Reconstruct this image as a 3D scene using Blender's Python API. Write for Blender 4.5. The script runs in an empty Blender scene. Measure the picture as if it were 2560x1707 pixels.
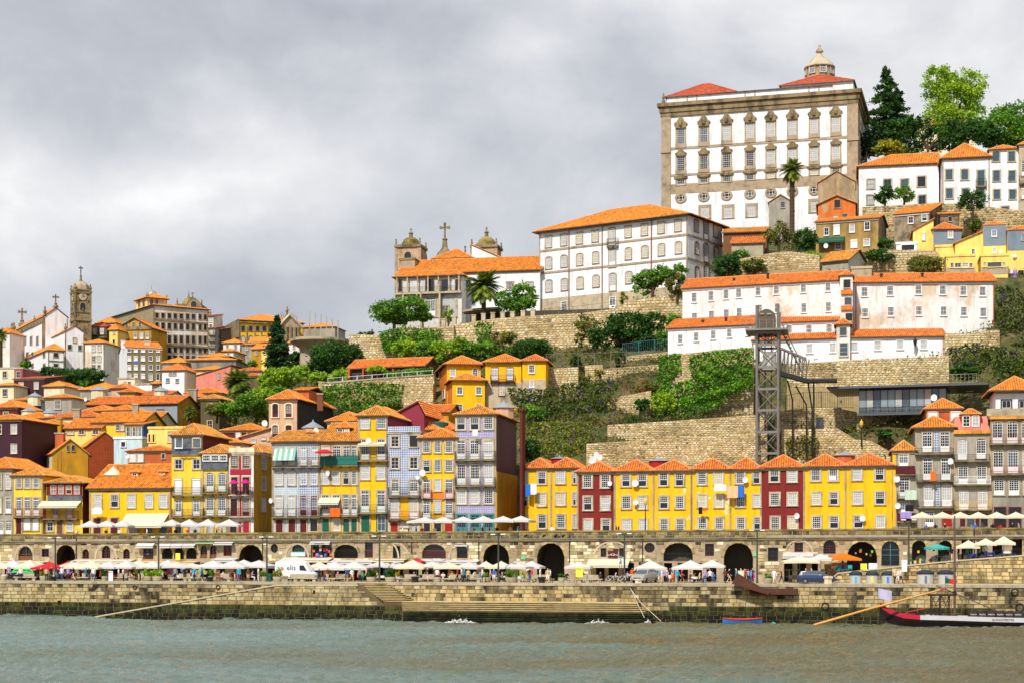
import bpy,math,random
import numpy as np
from mathutils import Matrix,Vector
random.seed(7)
R=math.radians
sc=bpy.context.scene
COL=sc.collection
F,CX,HY,CAMZ=4200.0,1280.0,1370.0,8.6
A=R(11.2)
cam=bpy.data.cameras.new('camera')
cam.sensor_fit='HORIZONTAL';cam.sensor_width=36.0
cam.lens=F/2560*36
cam.shift_y=(HY-1707/2)/2560
cam.clip_start=1;cam.clip_end=6000
camo=bpy.data.objects.new('camera',cam);COL.objects.link(camo)
camo.location=(0,0,CAMZ);camo.rotation_euler=(R(90),0,0)
sc.camera=camo
SUN_EL,SUN_AZ=R(46),R(204)
w=bpy.data.worlds.new('World');sc.world=w;w.use_nodes=True
nt=w.node_tree;nt.nodes.clear()
def N(tree,typ,**kw):
 n=tree.nodes.new(typ)
 for k,v in kw.items():
  if k.startswith('i_'):
   key=k[2:]
   key=int(key)if key.isdigit()else key.replace('_',' ')
   n.inputs[key].default_value=v
  else:setattr(n,k,v)
 return n
def LK(tree,a,b):tree.links.new(a,b)
def ramp(tree,fac,stops,interp='LINEAR'):
 n=tree.nodes.new('ShaderNodeValToRGB');n.color_ramp.interpolation=interp
 e=n.color_ramp.elements
 while len(e)<len(stops):e.new(0.5)
 for el,(p,c)in zip(e,stops):
  el.position=p;el.color=(c[0],c[1],c[2],1)if isinstance(c,(tuple,list))else(c,c,c,1)
 LK(tree,fac,n.inputs[0]);return n.outputs[0]
def mixc(tree,fac,a,b,mode='MIX'):
 n=tree.nodes.new('ShaderNodeMix');n.data_type='RGBA';n.blend_type=mode
 for s,v in((n.inputs[0],fac),(n.inputs[6],a),(n.inputs[7],b)):
  if hasattr(v,'is_output'):LK(tree,v,s)
  else:s.default_value=v if isinstance(v,float)else(v[0],v[1],v[2],1)
 return n.outputs[2]
def noise(tree,vec,scale,detail=4,rough=.55,dist=0):
 n=N(tree,'ShaderNodeTexNoise',i_Scale=scale,i_Detail=detail,i_Roughness=rough,i_Distortion=dist)
 if vec is not None:LK(tree,vec,n.inputs['Vector'])
 return n.outputs['Fac']
def mapping(tree,vec,scale=(1,1,1),loc=(0,0,0),rot=(0,0,0)):
 n=N(tree,'ShaderNodeMapping');n.inputs['Scale'].default_value=scale
 n.inputs['Location'].default_value=loc;n.inputs['Rotation'].default_value=rot
 LK(tree,vec,n.inputs['Vector']);return n.outputs[0]
tc=N(nt,'ShaderNodeTexCoord')
sky=N(nt,'ShaderNodeTexSky',sky_type='NISHITA',sun_disc=False,sun_elevation=SUN_EL,sun_rotation=SUN_AZ)
sky.air_density=1.0;sky.dust_density=1.5
skyc=mixc(nt,1.0,sky.outputs[0],(0.10,0.10,0.10),'MULTIPLY')
D=tc.outputs['Generated']
v1=mapping(nt,D,(1.0,1.0,2.0),(7.7,1.2,0.3))
big=noise(nt,v1,2.6,3,.5,.25)
v2=mapping(nt,D,(1.0,1.0,1.35),(7.0,1.0,2.0))
mid=noise(nt,v2,8.0,6,.55,.3)
fine=noise(nt,v2,26.0,5,.6,.2)
m1=mixc(nt,.30,big,mid);m2=mixc(nt,.06,m1,fine)
cl=ramp(nt,m2,[(.40,(.36,.378,.42)),(.46,(.45,.463,.50)),(.515,(.565,.572,.60)),(.565,(.68,.683,.695)),(.64,(.88,.885,.885))])
cover=ramp(nt,m2,[(.30,.86),(.6,.97)])
skm=mixc(nt,cover,skyc,cl)
bg=N(nt,'ShaderNodeBackground',i_Strength=1.0)
LK(nt,skm,bg.inputs[0])
wo=N(nt,'ShaderNodeOutputWorld');LK(nt,bg.outputs[0],wo.inputs[0])
sun=bpy.data.lights.new('sun','SUN');sun.energy=3.9;sun.angle=R(2.5);sun.color=(1,.95,.86)
suno=bpy.data.objects.new('sun',sun);COL.objects.link(suno)
sdir=Vector((math.sin(SUN_AZ)*math.cos(SUN_EL),math.cos(SUN_AZ)*math.cos(SUN_EL),math.sin(SUN_EL)))
suno.rotation_euler=sdir.to_track_quat('Z','Y').to_euler();suno.location=sdir*300
vs=sc.view_settings
vs.view_transform='Standard';vs.look='None';vs.exposure=0.34;vs.gamma=1;vs.use_curve_mapping=False
def Yat(px,d):return(200*math.cos(A)+d)/(math.cos(A)+(px-CX)/F*math.sin(A))
def P(px,py,d):
 Y=Yat(px,d);return Vector(((px-CX)/F*Y,Y,CAMZ+(HY-py)/F*Y))
def zpx(py,Y):return CAMZ+(HY-py)/F*Y
def street(x,y):
 return CX+F*x/max(y,1),x*math.sin(A)+(y-200)*math.cos(A)
class Zm:
 def __init__(s,x,y,k):s.x,s.y,s.k=x,y,k
 def X(s,x):return s.x+x/s.k
 def Y(s,y):return s.y+y/s.k
N0=Zm(0,0,1)
Z1=Zm(0,640,4.356);Z2=Zm(400,680,4.356);Z3=Zm(0,980,4.3556);Z4=Zm(400,1000,4.611);Z5=Zm(800,860,3.267)
Z6=Zm(1290,1100,4.48);Z7=Zm(1780,1060,4.355);Z8=Zm(2200,900,3.564);Z9=Zm(0,1320,4.704);Z10=Zm(480,1320,4.704)
Z11=Zm(960,1320,4.704);Z12=Zm(1440,1320,4.704);Z13=Zm(1920,1300,3.675);Z14=Zm(1620,80,3.136);Z15=Zm(2040,140,2.8)
Z16=Zm(940,480,4.127);Z17=Zm(1320,480,3.92);Z18=Zm(1640,640,4.523);Z19=Zm(2060,640,3.564);Z20=Zm(1280,820,3.794)
Z21=Zm(1780,740,3.565);Z22=Zm(780,760,3.794);Z23=Zm(1780,480,3.794);Z24=Zm(2240,480,5.6);Z25=Zm(200,860,3.447)
def lin(c):return c/12.92 if c<=.04045 else((c+.055)/1.055)**2.4
def hx(h,k=1.0):
 h=h.lstrip('#');return tuple(lin(int(h[i:i+2],16)/255)*k for i in(0,2,4))
MATS={}
def mat(name,col,rough=.8,var=.12,vs=.6,col2=None,c2s=.35,c2t=(.48,.7),streak=1.0,bump=0.,bs=6.,metal=0.,spec=.3,c2d=5,trans=0.):
 if name in MATS:return MATS[name]
 m=bpy.data.materials.new(name);m.use_nodes=True;t=m.node_tree
 b=t.nodes['Principled BSDF'];b.inputs['Roughness'].default_value=rough;b.inputs['Metallic'].default_value=metal
 b.inputs['Specular IOR Level'].default_value=spec
 if isinstance(col,str):col=hx(col)
 if isinstance(col2,str):col2=hx(col2)
 if var>0 or col2 or bump>0:
  g=N(t,'ShaderNodeNewGeometry').outputs['Position']
  c=(col[0],col[1],col[2])
  if var>0:
   n=noise(t,g,vs,5,.62)
   f=ramp(t,n,[(.25,1-var),(.75,1+var)])
   c=mixc(t,1.0,c,f,'MULTIPLY')
  if col2:
   gg=mapping(t,g,(1,1,1/streak))if streak!=1 else g
   n2=noise(t,gg,c2s,c2d,.62)
   f2=ramp(t,n2,[(c2t[0],0.0),(c2t[1],1.0)])
   c=mixc(t,f2,c,col2)
  if 'plaster' in name or 'render' in name or 'ochre' in name or 'range' in name:
   dr=noise(t,mapping(t,g,(1.6,1.6,.22)),1.0,6,.7)
   c=mixc(t,1.0,c,ramp(t,dr,[(.30,.70),(.50,.97),(.72,1.06)]),'MULTIPLY')
  if hasattr(c,'is_output'):LK(t,c,b.inputs['Base Color'])
  else:b.inputs['Base Color'].default_value=(*c,1)
  if bump>0:
   bn=N(t,'ShaderNodeBump',i_Strength=bump,i_Distance=.1);LK(t,noise(t,g,bs,4),bn.inputs['Height'])
   LK(t,bn.outputs[0],b.inputs['Normal'])
 else:b.inputs['Base Color'].default_value=(*col,1)
 if trans>0:
  b.inputs['Transmission Weight'].default_value=0
  tr=N(t,'ShaderNodeBsdfTranslucent');mx=N(t,'ShaderNodeMixShader',i_0=trans)
  src=b.inputs['Base Color']
  if src.links:LK(t,src.links[0].from_socket,tr.inputs[0])
  else:tr.inputs[0].default_value=src.default_value
  LK(t,b.outputs[0],mx.inputs[1]);LK(t,tr.outputs[0],mx.inputs[2]);LK(t,mx.outputs[0],t.nodes['Material Output'].inputs[0])
 MATS[name]=m;return m
def roofmat(name,c1,c2,c3,stain=.5):
 m=bpy.data.materials.new(name);m.use_nodes=True;t=m.node_tree
 b=t.nodes['Principled BSDF'];b.inputs['Roughness'].default_value=.85;b.inputs['Specular IOR Level'].default_value=.2
 uv=N(t,'ShaderNodeUVMap').outputs[0]
 g=N(t,'ShaderNodeNewGeometry').outputs['Position']
 sn=N(t,'ShaderNodeVectorMath',operation='SNAP');LK(t,uv,sn.inputs[0]);sn.inputs[1].default_value=(.26,.40,1)
 wn=N(t,'ShaderNodeTexWhiteNoise',noise_dimensions='3D');LK(t,sn.outputs[0],wn.inputs[0])
 c=ramp(t,wn.outputs[0],[(0,hx(c1)),(.5,hx(c2)),(.8,hx(c1,1.15)),(.93,hx(c3)),(1,hx(c1))])
 n1=noise(t,g,.45,6,.68,.6)
 f1=ramp(t,n1,[(.46,0.0),(.74,stain)])
 c=mixc(t,f1,c,hx(c3))
 n2=noise(t,g,1.7,4,.6)
 c=mixc(t,1.0,c,ramp(t,n2,[(.3,.62),(.7,1.16)]),'MULTIPLY')
 LK(t,c,b.inputs['Base Color'])
 sp=N(t,'ShaderNodeSeparateXYZ');LK(t,uv,sp.inputs[0])
 md=N(t,'ShaderNodeMath',operation='PINGPONG',i_1=.20);LK(t,sp.outputs[1],md.inputs[0])
 mu=N(t,'ShaderNodeMath',operation='PINGPONG',i_1=.13);LK(t,sp.outputs[0],mu.inputs[0])
 ad=N(t,'ShaderNodeMath',operation='ADD');LK(t,md.outputs[0],ad.inputs[0]);LK(t,mu.outputs[0],ad.inputs[1])
 bn=N(t,'ShaderNodeBump',i_Strength=.9,i_Distance=.5);LK(t,ad.outputs[0],bn.inputs['Height']);LK(t,bn.outputs[0],b.inputs['Normal'])
 MATS[name]=m;return m
ROOF=roofmat('roof_tile_orange','#f09a3c','#e3822c','#a8703a')
ROOFR=roofmat('roof_tile_red','#ec8a3c','#de7430','#a06238')
ROOFD=roofmat('roof_tile_dark','#c0583a','#ae4a30','#7a402a')
PAN=roofmat('roof_tile_pans','#b86a2c','#9c5624','#6a4426')
ROOFO=roofmat('roof_tile_old','#eaa24c','#d88a34','#8a743c',.8)
RIDGE=mat('ridge_mortar','#cf9468',.9,.25,1.5)
STONE=mat('granite','#a5937a',.9,.25,1.6,'#5e5240',.8,(.5,.76),bump=.3,bs=4)
STONEL=mat('granite_pale','#b5a68c',.9,.2,1.0,'#6d5f48',.7,(.5,.75),bump=.2,bs=4)
STONED=mat('granite_dark','#8a795a',.9,.3,1.0,'#443a2a',.6,(.45,.7),streak=3,bump=.3,bs=4)
MORTAR=mat('mortar','#65563a',.95,.3,1.5)
WHITE=mat('white_plaster',(.76,.76,.78),.85,.05,.4,(.52,.50,.47),.35,(.56,.86),streak=4)
WHITEW=mat('weathered_white_plaster',(.72,.69,.65),.85,.06,.4,(.60,.50,.38),.13,(.50,.60))
CREAM=mat('cream_plaster','#dccfae',.85,.1,.6,'#9a8a66',.4,(.55,.8),streak=3)
GREYP=mat('grey_plaster','#9d978a',.88,.14,.5,'#5d564a',.35,(.5,.78),streak=3)
YEL=mat('yellow_plaster',(.84,.47,.004),.8,.05,.5,(.66,.32,.003),.4,(.52,.8),streak=2)
YELP=mat('peeling_yellow_plaster',(.84,.47,.004),.8,.05,.5,(.74,.66,.44),.75,(.60,.63))
YELS=mat('soft_yellow_plaster',(.82,.53,.04),.8,.08,.6,(.62,.36,.03),.4,(.52,.8),streak=3)
YELL=mat('lemon_plaster',(.83,.60,.16),.8,.06,.5,(.68,.46,.12),.4,(.52,.8))
OCHRE=mat('ochre_plaster',(.55,.27,.012),.85,.12,.6,(.30,.16,.02),.4,(.45,.75),streak=3)
CRIM=mat('oxblood_plaster',(.19,.016,.014),.8,.08,.8,(.30,.06,.05),1.6,(.68,.72))
CRIMB=mat('crimson_paint',(.36,.008,.03),.6,.08,.8)
DKRED=mat('dark_red_plaster',(.11,.016,.012),.8,.2,.8)
TERRA=mat('terracotta_plaster',(.50,.12,.035),.8,.12,.6,(.33,.07,.02),.4,(.5,.8))
SALMON=mat('salmon_plaster',(.68,.22,.16),.8,.12,.6,(.50,.16,.12),.5,(.5,.8),streak=2)
ORANGEP=mat('orange_plaster',(.70,.19,.01),.8,.06,.6)
PINKP=mat('beige_pink_plaster','#c9a386',.8,.1,.6)
PURPLE=mat('purple_corrugated_cladding',(.10,.052,.068),.6,.1,.5)
PLUM=mat('plum_cladding',(.04,.008,.018),.6,.15,.5)
CRIMC=mat('crimson_cladding',(.22,.02,.045),.6,.1,.5)
SLATE=mat('slate_cladding','#5b6168',.6,.3,2.5,'#363b42',1.2,(.45,.7))
BLACKC=mat('black_slate_cladding','#2b2a2d',.7,.2,1.0)
ZINC=mat('grey_metal_cladding','#8f98a0',.45,.1,.5,'#6f7880',.6,(.5,.75),streak=5,metal=.2)
BLUEGREY=mat('blue_grey_cladding','#71808f',.55,.12,.6,'#55636f',.7,(.5,.75),streak=6)
WFRAME=mat('white_window_paint',(.78,.78,.78),.5,0)
DARKG=mat('dark_window_glass',(.012,.013,.017),.12,0,spec=.6)
BLUEG=mat('sky_window_glass',(.05,.075,.10),.08,0,spec=.7)
CURT=mat('curtained_window_glass',(.42,.42,.40),.25,.2,3,spec=.5)
WARMG=mat('blind_window_glass',(.50,.44,.28),.3,.15,3,spec=.5)
SHUT=mat('white_roller_shutter',(.70,.70,.68),.55,.06,2)
IRON=mat('dark_iron',(.025,.026,.028),.5,0,metal=.4)
RUST=mat('rusty_red_iron',(.20,.035,.025),.6,.2,2)
GREENP=mat('green_paint',(.01,.09,.055),.5,.1,2)
TEALP=mat('teal_paint',(.05,.20,.22),.5,.1,2)
REDP=mat('red_paint',(.33,.012,.010),.5,.1,2)
WINEP=mat('wine_paint',(.09,.008,.012),.5,.1,2)
WOOD=mat('brown_wood',(.16,.06,.02),.6,.2,2)
WOODD=mat('dark_wood',(.035,.020,.015),.7,.3,2)
EAVE=mat('dark_eave_board',(.11,.085,.06),.9,.2,1)  # dark brown for roof undersides and fascia edges
FABRIC=mat('white_canvas',(.66,.64,.63),.8,.06,1.2,trans=.25)
FABC=mat('cream_canvas',(.74,.66,.50),.8,.06,1.2,trans=.2)
FABR=mat('red_canvas',(.62,.012,.03),.7,.06,1.2,trans=.2)
FABO=mat('orange_canvas',(.80,.19,.008),.7,.06,1.2,trans=.2)
FABM=mat('magenta_canvas',(.60,.005,.20),.7,.06,1.2,trans=.2)
FABT=mat('teal_canvas',(.06,.42,.36),.7,.06,1.2,trans=.2)
STEEL=mat('grey_galvanised_steel',(.23,.215,.19),.45,.12,1.5,metal=.5)
CONC=mat('concrete','#a79c84',.9,.15,.8,'#6f664f',.7,(.5,.75),bump=.15)
MOSS=mat('mossy_coping','#8f7f4e',.95,.3,1.2,'#54491c',.5,(.45,.65),bump=.3)
def azul(name,c1,c2,sc_=2.2):
 m=bpy.data.materials.new(name);m.use_nodes=True;t=m.node_tree
 b=t.nodes['Principled BSDF'];b.inputs['Roughness'].default_value=.35
 g=N(t,'ShaderNodeTexCoord').outputs['Object']
 mp=mapping(t,g,(sc_,0.0001,sc_),rot=(0,R(45),0))
 ck=N(t,'ShaderNodeTexChecker',i_Scale=1.0);LK(t,mp,ck.inputs[0])
 ck.inputs[1].default_value=(*c1,1);ck.inputs[2].default_value=(*c2,1)
 n=noise(t,g,.8,4)
 LK(t,mixc(t,1.0,ck.outputs[0],ramp(t,n,[(.3,.82),(.7,1.1)]),'MULTIPLY'),b.inputs['Base Color'])
 MATS[name]=m;return m
AZ1=azul('pale_blue_glazed_tile',(.36,.44,.55),(.52,.57,.62),5.5)
AZ2=azul('blue_white_glazed_tile',(.16,.22,.42),(.55,.57,.62),4.6)
AZ3=azul('blue_rose_glazed_tile',(.20,.24,.50),(.50,.42,.50),4.6)
class MB:
 def __init__(s):s.v,s.f,s.m,s.uv=[],[],[],[]
 def poly(s,pts,mi=0,uv=None):
  n=len(s.v);s.v+=[tuple(p)for p in pts];s.f.append(tuple(range(n,n+len(pts))));s.m.append(mi)
  s.uv.append(uv)
 def box(s,x0,x1,y0,y1,z0,z1,mi=0):
  n=len(s.v)
  s.v+=[(x0,y0,z0),(x1,y0,z0),(x1,y1,z0),(x0,y1,z0),(x0,y0,z1),(x1,y0,z1),(x1,y1,z1),(x0,y1,z1)]
  for q in((0,1,5,4),(1,2,6,5),(2,3,7,6),(3,0,4,7),(4,5,6,7),(3,2,1,0)):
   s.f.append(tuple(n+i for i in q));s.m.append(mi);s.uv.append(None)
 def tube(s,pts,rad,n=6,mi=0,cap=True):
  pts=[Vector(p)for p in pts];k=len(pts)
  rad=[rad]*k if not isinstance(rad,(list,tuple))else rad
  b=len(s.v)
  for i,p in enumerate(pts):
   d=(pts[min(i+1,k-1)]-pts[max(i-1,0)]).normalized()
   a=d.cross(Vector((0,0,1)))if abs(d.z)<.95 else d.cross(Vector((1,0,0)))
   a.normalize();c=d.cross(a)
   for j in range(n):
    t=2*math.pi*j/n;q=p+(a*math.cos(t)+c*math.sin(t))*rad[i];s.v.append(tuple(q))
  for i in range(k-1):
   for j in range(n):
    s.f.append((b+i*n+j,b+i*n+(j+1)%n,b+(i+1)*n+(j+1)%n,b+(i+1)*n+j));s.m.append(mi);s.uv.append(None)
  if cap:
   s.f.append(tuple(b+j for j in range(n))[::-1]);s.m.append(mi);s.uv.append(None)
   s.f.append(tuple(b+(k-1)*n+j for j in range(n)));s.m.append(mi);s.uv.append(None)
 def bar(s,p,q,w,h=None,mi=0):
  s.tube([p,q],w*.7,4,mi)
 def lathe(s,prof,n=16,c=(0,0),mi=0,sy=1.0,cap=True):
  b=len(s.v);k=len(prof)
  for r,z in prof:
   for j in range(n):
    t=2*math.pi*(j+.5)/n;s.v.append((c[0]+r*math.cos(t),c[1]+r*sy*math.sin(t),z))
  for i in range(k-1):
   for j in range(n):
    s.f.append((b+i*n+j,b+i*n+(j+1)%n,b+(i+1)*n+(j+1)%n,b+(i+1)*n+j));s.m.append(mi);s.uv.append(None)
  if cap:
   s.f.append(tuple(b+j for j in range(n))[::-1]);s.m.append(mi);s.uv.append(None)
   s.f.append(tuple(b+(k-1)*n+j for j in range(n)));s.m.append(mi);s.uv.append(None)
 def prism(s,pts,y0,y1,mi=0):
  n=len(pts);b=len(s.v)
  s.v+=[(x,y0,z)for x,z in pts]+[(x,y1,z)for x,z in pts]
  s.f.append(tuple(range(b,b+n)));s.f.append(tuple(range(b+n,b+2*n))[::-1])
  for i in range(n):s.f.append((b+i,b+n+i,b+n+(i+1)%n,b+(i+1)%n))if False else s.f.append((b+(i+1)%n,b+i,b+n+i,b+n+(i+1)%n))
  s.m+=[mi]*(n+2);s.uv+=[None]*(n+2)
 def mesh(s,name,mats,smooth=False):
  me=bpy.data.meshes.new(name);me.from_pydata(s.v,[],s.f)
  mats=mats if isinstance(mats,(list,tuple))else[mats]
  for m in mats:me.materials.append(m)
  if len(mats)>1:me.polygons.foreach_set('material_index',s.m)
  if any(u is not None for u in s.uv):
   l=me.uv_layers.new(name='UVMap');arr=[]
   for fc,u in zip(s.f,s.uv):arr+=[c for p in(u or[(0,0)]*len(fc))for c in p]
   l.data.foreach_set('uv',arr)
  if smooth:me.polygons.foreach_set('use_smooth',[True]*len(me.polygons))
  me.update();return me
 def build(s,name,mats,parent=None,kind=None,smooth=False,loc=None,rz=0):
  o=bpy.data.objects.new(name,s.mesh(name,mats,smooth));COL.objects.link(o)
  if parent:o.parent=parent
  if kind:o['kind']=kind
  if loc is not None:o.location=loc
  if rz:o.rotation_euler=(0,0,rz)
  return o
def put(name,me,parent=None,loc=(0,0,0),rz=0,scale=None):
 o=bpy.data.objects.new(name,me);COL.objects.link(o)
 if parent:o.parent=parent
 o.location=loc;o.rotation_euler=(0,0,rz)
 if scale:o.scale=scale
 return o
def tag(o,label,cat,group=None,kind=None):
 o['label']=label;o['category']=cat
 if group:o['group']=group
 if kind:o['kind']=kind
 return o
def thing(name,label,cat,loc=(0,0,0),rz=0,group=None):
 o=bpy.data.objects.new(name,None);COL.objects.link(o);o.empty_display_size=.2
 o.location=loc;o.rotation_euler=(0,0,rz)
 return tag(o,label,cat,group)
TXT={}
def text_mesh(s,m,size=1.0,ext=.01,key=None):
 k=(s,m.name,round(size,3))
 if k in TXT:return TXT[k]
 cu=bpy.data.curves.new('lettering','FONT');cu.body=s;cu.size=size;cu.extrude=ext;cu.align_x='CENTER';cu.resolution_u=2
 o=bpy.data.objects.new('lettering_tmp',cu);COL.objects.link(o)
 me=bpy.data.meshes.new_from_object(o.evaluated_get(bpy.context.evaluated_depsgraph_get()))
 bpy.data.objects.remove(o);me.materials.clear();me.materials.append(m)
 me.transform(Matrix.Rotation(R(90),4,'X'));TXT[k]=me;return me
DECK=4.5
TCOL=[(-1500,[(20,9.4),(34,9.6),(45,13),(80,20),(120,28),(160,38),(230,50),(420,56),(900,60)]),(0,[(20,9.4),(34,9.6),(45,13),(80,20),(120,27),(160,36),(184,42),(190,50),(230,54),(420,56),(900,60)]),(400,[(20,9.4),(34,9.8),(45,13),(80,21),(120,28),(150,34),(185,41),(215,48),(260,55),(420,60),(900,62)]),(700,[(20,9.5),(34,10),(44,18),(52,25),(60,29),(80,33),(110,39),(180,47),(230,56),(420,60),(900,62)]),(860,[(20,9.5),(34,10.2),(44,20),(52,26),(60,31),(66,35),(79,37),(110,42),(180,48),(230,57),(420,60),(900,62)]),(1000,[(20,9.5),(34,10.5),(44,22),(52,26.5),(62,32),(66,36),(79,40),(83.2,41),(84.6,46),(110,48),(200,55),(420,58),(900,60)]),(1300,[(20,9.6),(32,11),(38,19),(49,27),(56,31.5),(62,36),(79,41),(83.2,42),(84.6,46.5),(110,48),(200,60),(420,62),(900,62)]),(1480,[(20,9.7),(36,10),(38,22),(43,23),(45,26.3),(55,31),(59,34),(62,37),(79,41),(83.2,42.5),(84.6,47.5),(110,49),(120,62),(200,68),(420,70),(900,70)]),(1650,[(20,9.7),(36.9,10),(37.7,22.5),(43.8,23.3),(44.6,26.4),(55.4,28),(56.6,34),(60,37),(79,42),(84,44),(85.5,50),(105,55),(120,64),(200,70),(420,72),(900,70)]),(1900,[(20,9.7),(36.9,10),(37.7,21.5),(43.8,22.5),(44.6,26.2),(56.2,27.5),(57.2,36),(74,37),(78,50),(90,54),(108,62),(122,67),(200,72),(420,74),(900,70)]),(2250,[(20,9.8),(36,10),(38,18),(40,25.5),(52,26.5),(56.2,27.5),(57.2,36),(74,37),(78,50),(90,54),(108,62),(118,67),(200,74),(420,76),(900,70)]),(2560,[(20,9.8),(34,10),(38,16),(44,22),(52,30),(60,41),(74,45),(78,51),(90,55),(108,63),(118,68),(200,75),(420,76),(900,70)]),(4200,[(20,9.8),(34,10),(38,16),(44,22),(52,30),(60,41),(74,45),(78,51),(108,63),(118,68),(200,75),(420,76),(900,70)]),]
def _prof(p,d):return float(np.interp(d,[a for a,_ in p],[b for _,b in p]))
def ground(px,d):
 px=min(max(px,-1499),4199)
 for(a,pa),(b,pb)in zip(TCOL,TCOL[1:]):
  if a<=px<=b:
   t=(px-a)/(b-a);t=t*t*(3-2*t);return _prof(pa,d)*(1-t)+_prof(pb,d)*t
def ground_at(x,y):return ground(*street(x,y))
GRASS=bpy.data.materials.new('hillside_earth_and_grass');GRASS.use_nodes=True
_t=GRASS.node_tree;_b=_t.nodes['Principled BSDF'];_b.inputs['Roughness'].default_value=.95
_g=N(_t,'ShaderNodeNewGeometry').outputs['Position']
_c=ramp(_t,noise(_t,_g,.5,7,.7),[(.34,hx('#2a3316')),(.46,hx('#454c20')),(.55,hx('#5c5230')),(.68,hx('#7a6a4a'))])
LK(_t,mixc(_t,1.0,_c,ramp(_t,noise(_t,_g,3.,4),[(.3,.7),(.7,1.2)]),'MULTIPLY'),_b.inputs['Base Color'])
_bn=N(_t,'ShaderNodeBump',i_Strength=.6,i_Distance=.4);LK(_t,noise(_t,_g,1.6,6,.7),_bn.inputs['Height']);LK(_t,_bn.outputs[0],_b.inputs['Normal'])
def terrain():
 ds=sorted(set([21,26,30]+[34+.8*i for i in range(72)]+[92+4*i for i in range(40)]+[260,300,350,420,520,650,900]))
 pxs=list(range(-1500,4201,38))
 V=[];Fc=[]
 for d in ds:
  for p in pxs:
   Y=Yat(p,d);x=(p-CX)/F*Y
   amp=.35 if d<300 else 0
   V.append((x,Y,ground(p,d)+amp*(math.sin(x*.7+d*.3)*math.sin(d*.45+x*.21))))
 n=len(pxs)
 for i in range(len(ds)-1):
  for j in range(n-1):Fc.append((i*n+j,i*n+j+1,(i+1)*n+j+1,(i+1)*n+j))
 mb=MB();mb.v=V;mb.f=Fc;mb.m=[0]*len(Fc);mb.uv=[None]*len(Fc)
 mb.build('hillside',GRASS,None,'structure',True)
terrain()
WATER=bpy.data.materials.new('river_water');WATER.use_nodes=True
_t=WATER.node_tree;_b=_t.nodes['Principled BSDF']
_b.inputs['Roughness'].default_value=.04;_b.inputs['IOR'].default_value=1.33;_b.inputs['Specular IOR Level'].default_value=.5
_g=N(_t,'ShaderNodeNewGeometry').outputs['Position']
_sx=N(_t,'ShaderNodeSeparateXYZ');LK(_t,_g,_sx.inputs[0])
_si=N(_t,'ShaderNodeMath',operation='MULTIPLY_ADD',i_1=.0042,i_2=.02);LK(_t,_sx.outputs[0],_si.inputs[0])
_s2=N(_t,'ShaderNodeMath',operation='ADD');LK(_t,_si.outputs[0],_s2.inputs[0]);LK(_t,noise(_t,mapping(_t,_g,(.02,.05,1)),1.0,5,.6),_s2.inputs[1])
_c=ramp(_t,_s2.outputs[0],[(.25,hx('#6c7f7a')),(.48,hx('#5f6e62')),(.66,hx('#5f5d42')),(.85,hx('#5a4e30'))])  # silt tint with reflections painted in, bluish to olive along X
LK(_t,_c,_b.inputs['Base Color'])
_n1=noise(_t,mapping(_t,_g,(.9,1.5,1),rot=(0,0,R(8))),1.0,6,.68,.4)
_n2=noise(_t,mapping(_t,_g,(3.5,5.5,1)),1.0,4,.6)
_ad=N(_t,'ShaderNodeMath',operation='MULTIPLY_ADD',i_1=.35);LK(_t,_n2,_ad.inputs[0]);LK(_t,_n1,_ad.inputs[2])
_bn=N(_t,'ShaderNodeBump',i_Strength=.9,i_Distance=.6);LK(_t,_ad.outputs[0],_bn.inputs['Height']);LK(_t,_bn.outputs[0],_b.inputs['Normal'])
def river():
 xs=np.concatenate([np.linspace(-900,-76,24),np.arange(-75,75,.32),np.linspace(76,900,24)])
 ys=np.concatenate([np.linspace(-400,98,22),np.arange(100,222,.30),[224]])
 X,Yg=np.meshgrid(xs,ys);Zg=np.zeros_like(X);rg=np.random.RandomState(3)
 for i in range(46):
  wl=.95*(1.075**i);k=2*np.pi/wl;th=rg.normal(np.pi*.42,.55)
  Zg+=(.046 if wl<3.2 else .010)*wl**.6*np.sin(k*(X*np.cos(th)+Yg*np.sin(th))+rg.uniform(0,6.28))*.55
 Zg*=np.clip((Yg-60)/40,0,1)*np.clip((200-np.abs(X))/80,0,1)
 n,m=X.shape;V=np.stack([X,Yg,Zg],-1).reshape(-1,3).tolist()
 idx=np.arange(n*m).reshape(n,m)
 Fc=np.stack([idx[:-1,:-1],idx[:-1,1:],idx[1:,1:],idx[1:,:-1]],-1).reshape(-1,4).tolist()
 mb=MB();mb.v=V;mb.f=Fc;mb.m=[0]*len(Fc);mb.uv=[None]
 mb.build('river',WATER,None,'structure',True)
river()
def smat(name,c,c2,t=(.46,.72)):return mat(name,c,.92,.3,2.2,c2,.9,t,streak=2.2,bump=.4,bs=5,c2d=8)
ASH=[smat('ashlar_gold','#b09a6a','#6a5d40'),smat('ashlar_pale','#b8a87e','#75694c'),smat('ashlar_grey','#9c8f6e','#5a503a'),smat('ashlar_brown','#97845c','#50452e'),smat('ashlar_stained','#7c7054','#2e281c',(.4,.6))]
RUB=[smat('rubble_gold','#d8c294','#b09668'),smat('rubble_pale','#e0d4b4','#b8a680'),smat('rubble_grey','#c4b694','#948768'),smat('rubble_tan','#ceb484','#9c8054')]
ALG=[smat('algae_stone','#39401a','#16180a',(.4,.6)),smat('algae_stone_wet','#20240f','#0b0c06',(.4,.6)),smat('algae_stone_olive','#4a4a20','#22230f',(.4,.6))]
DRK=[smat('stained_coping_stone','#74664a','#352c1c',(.4,.66)),smat('stained_coping_gold','#8f7f52','#4a3f22',(.45,.7))]
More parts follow.
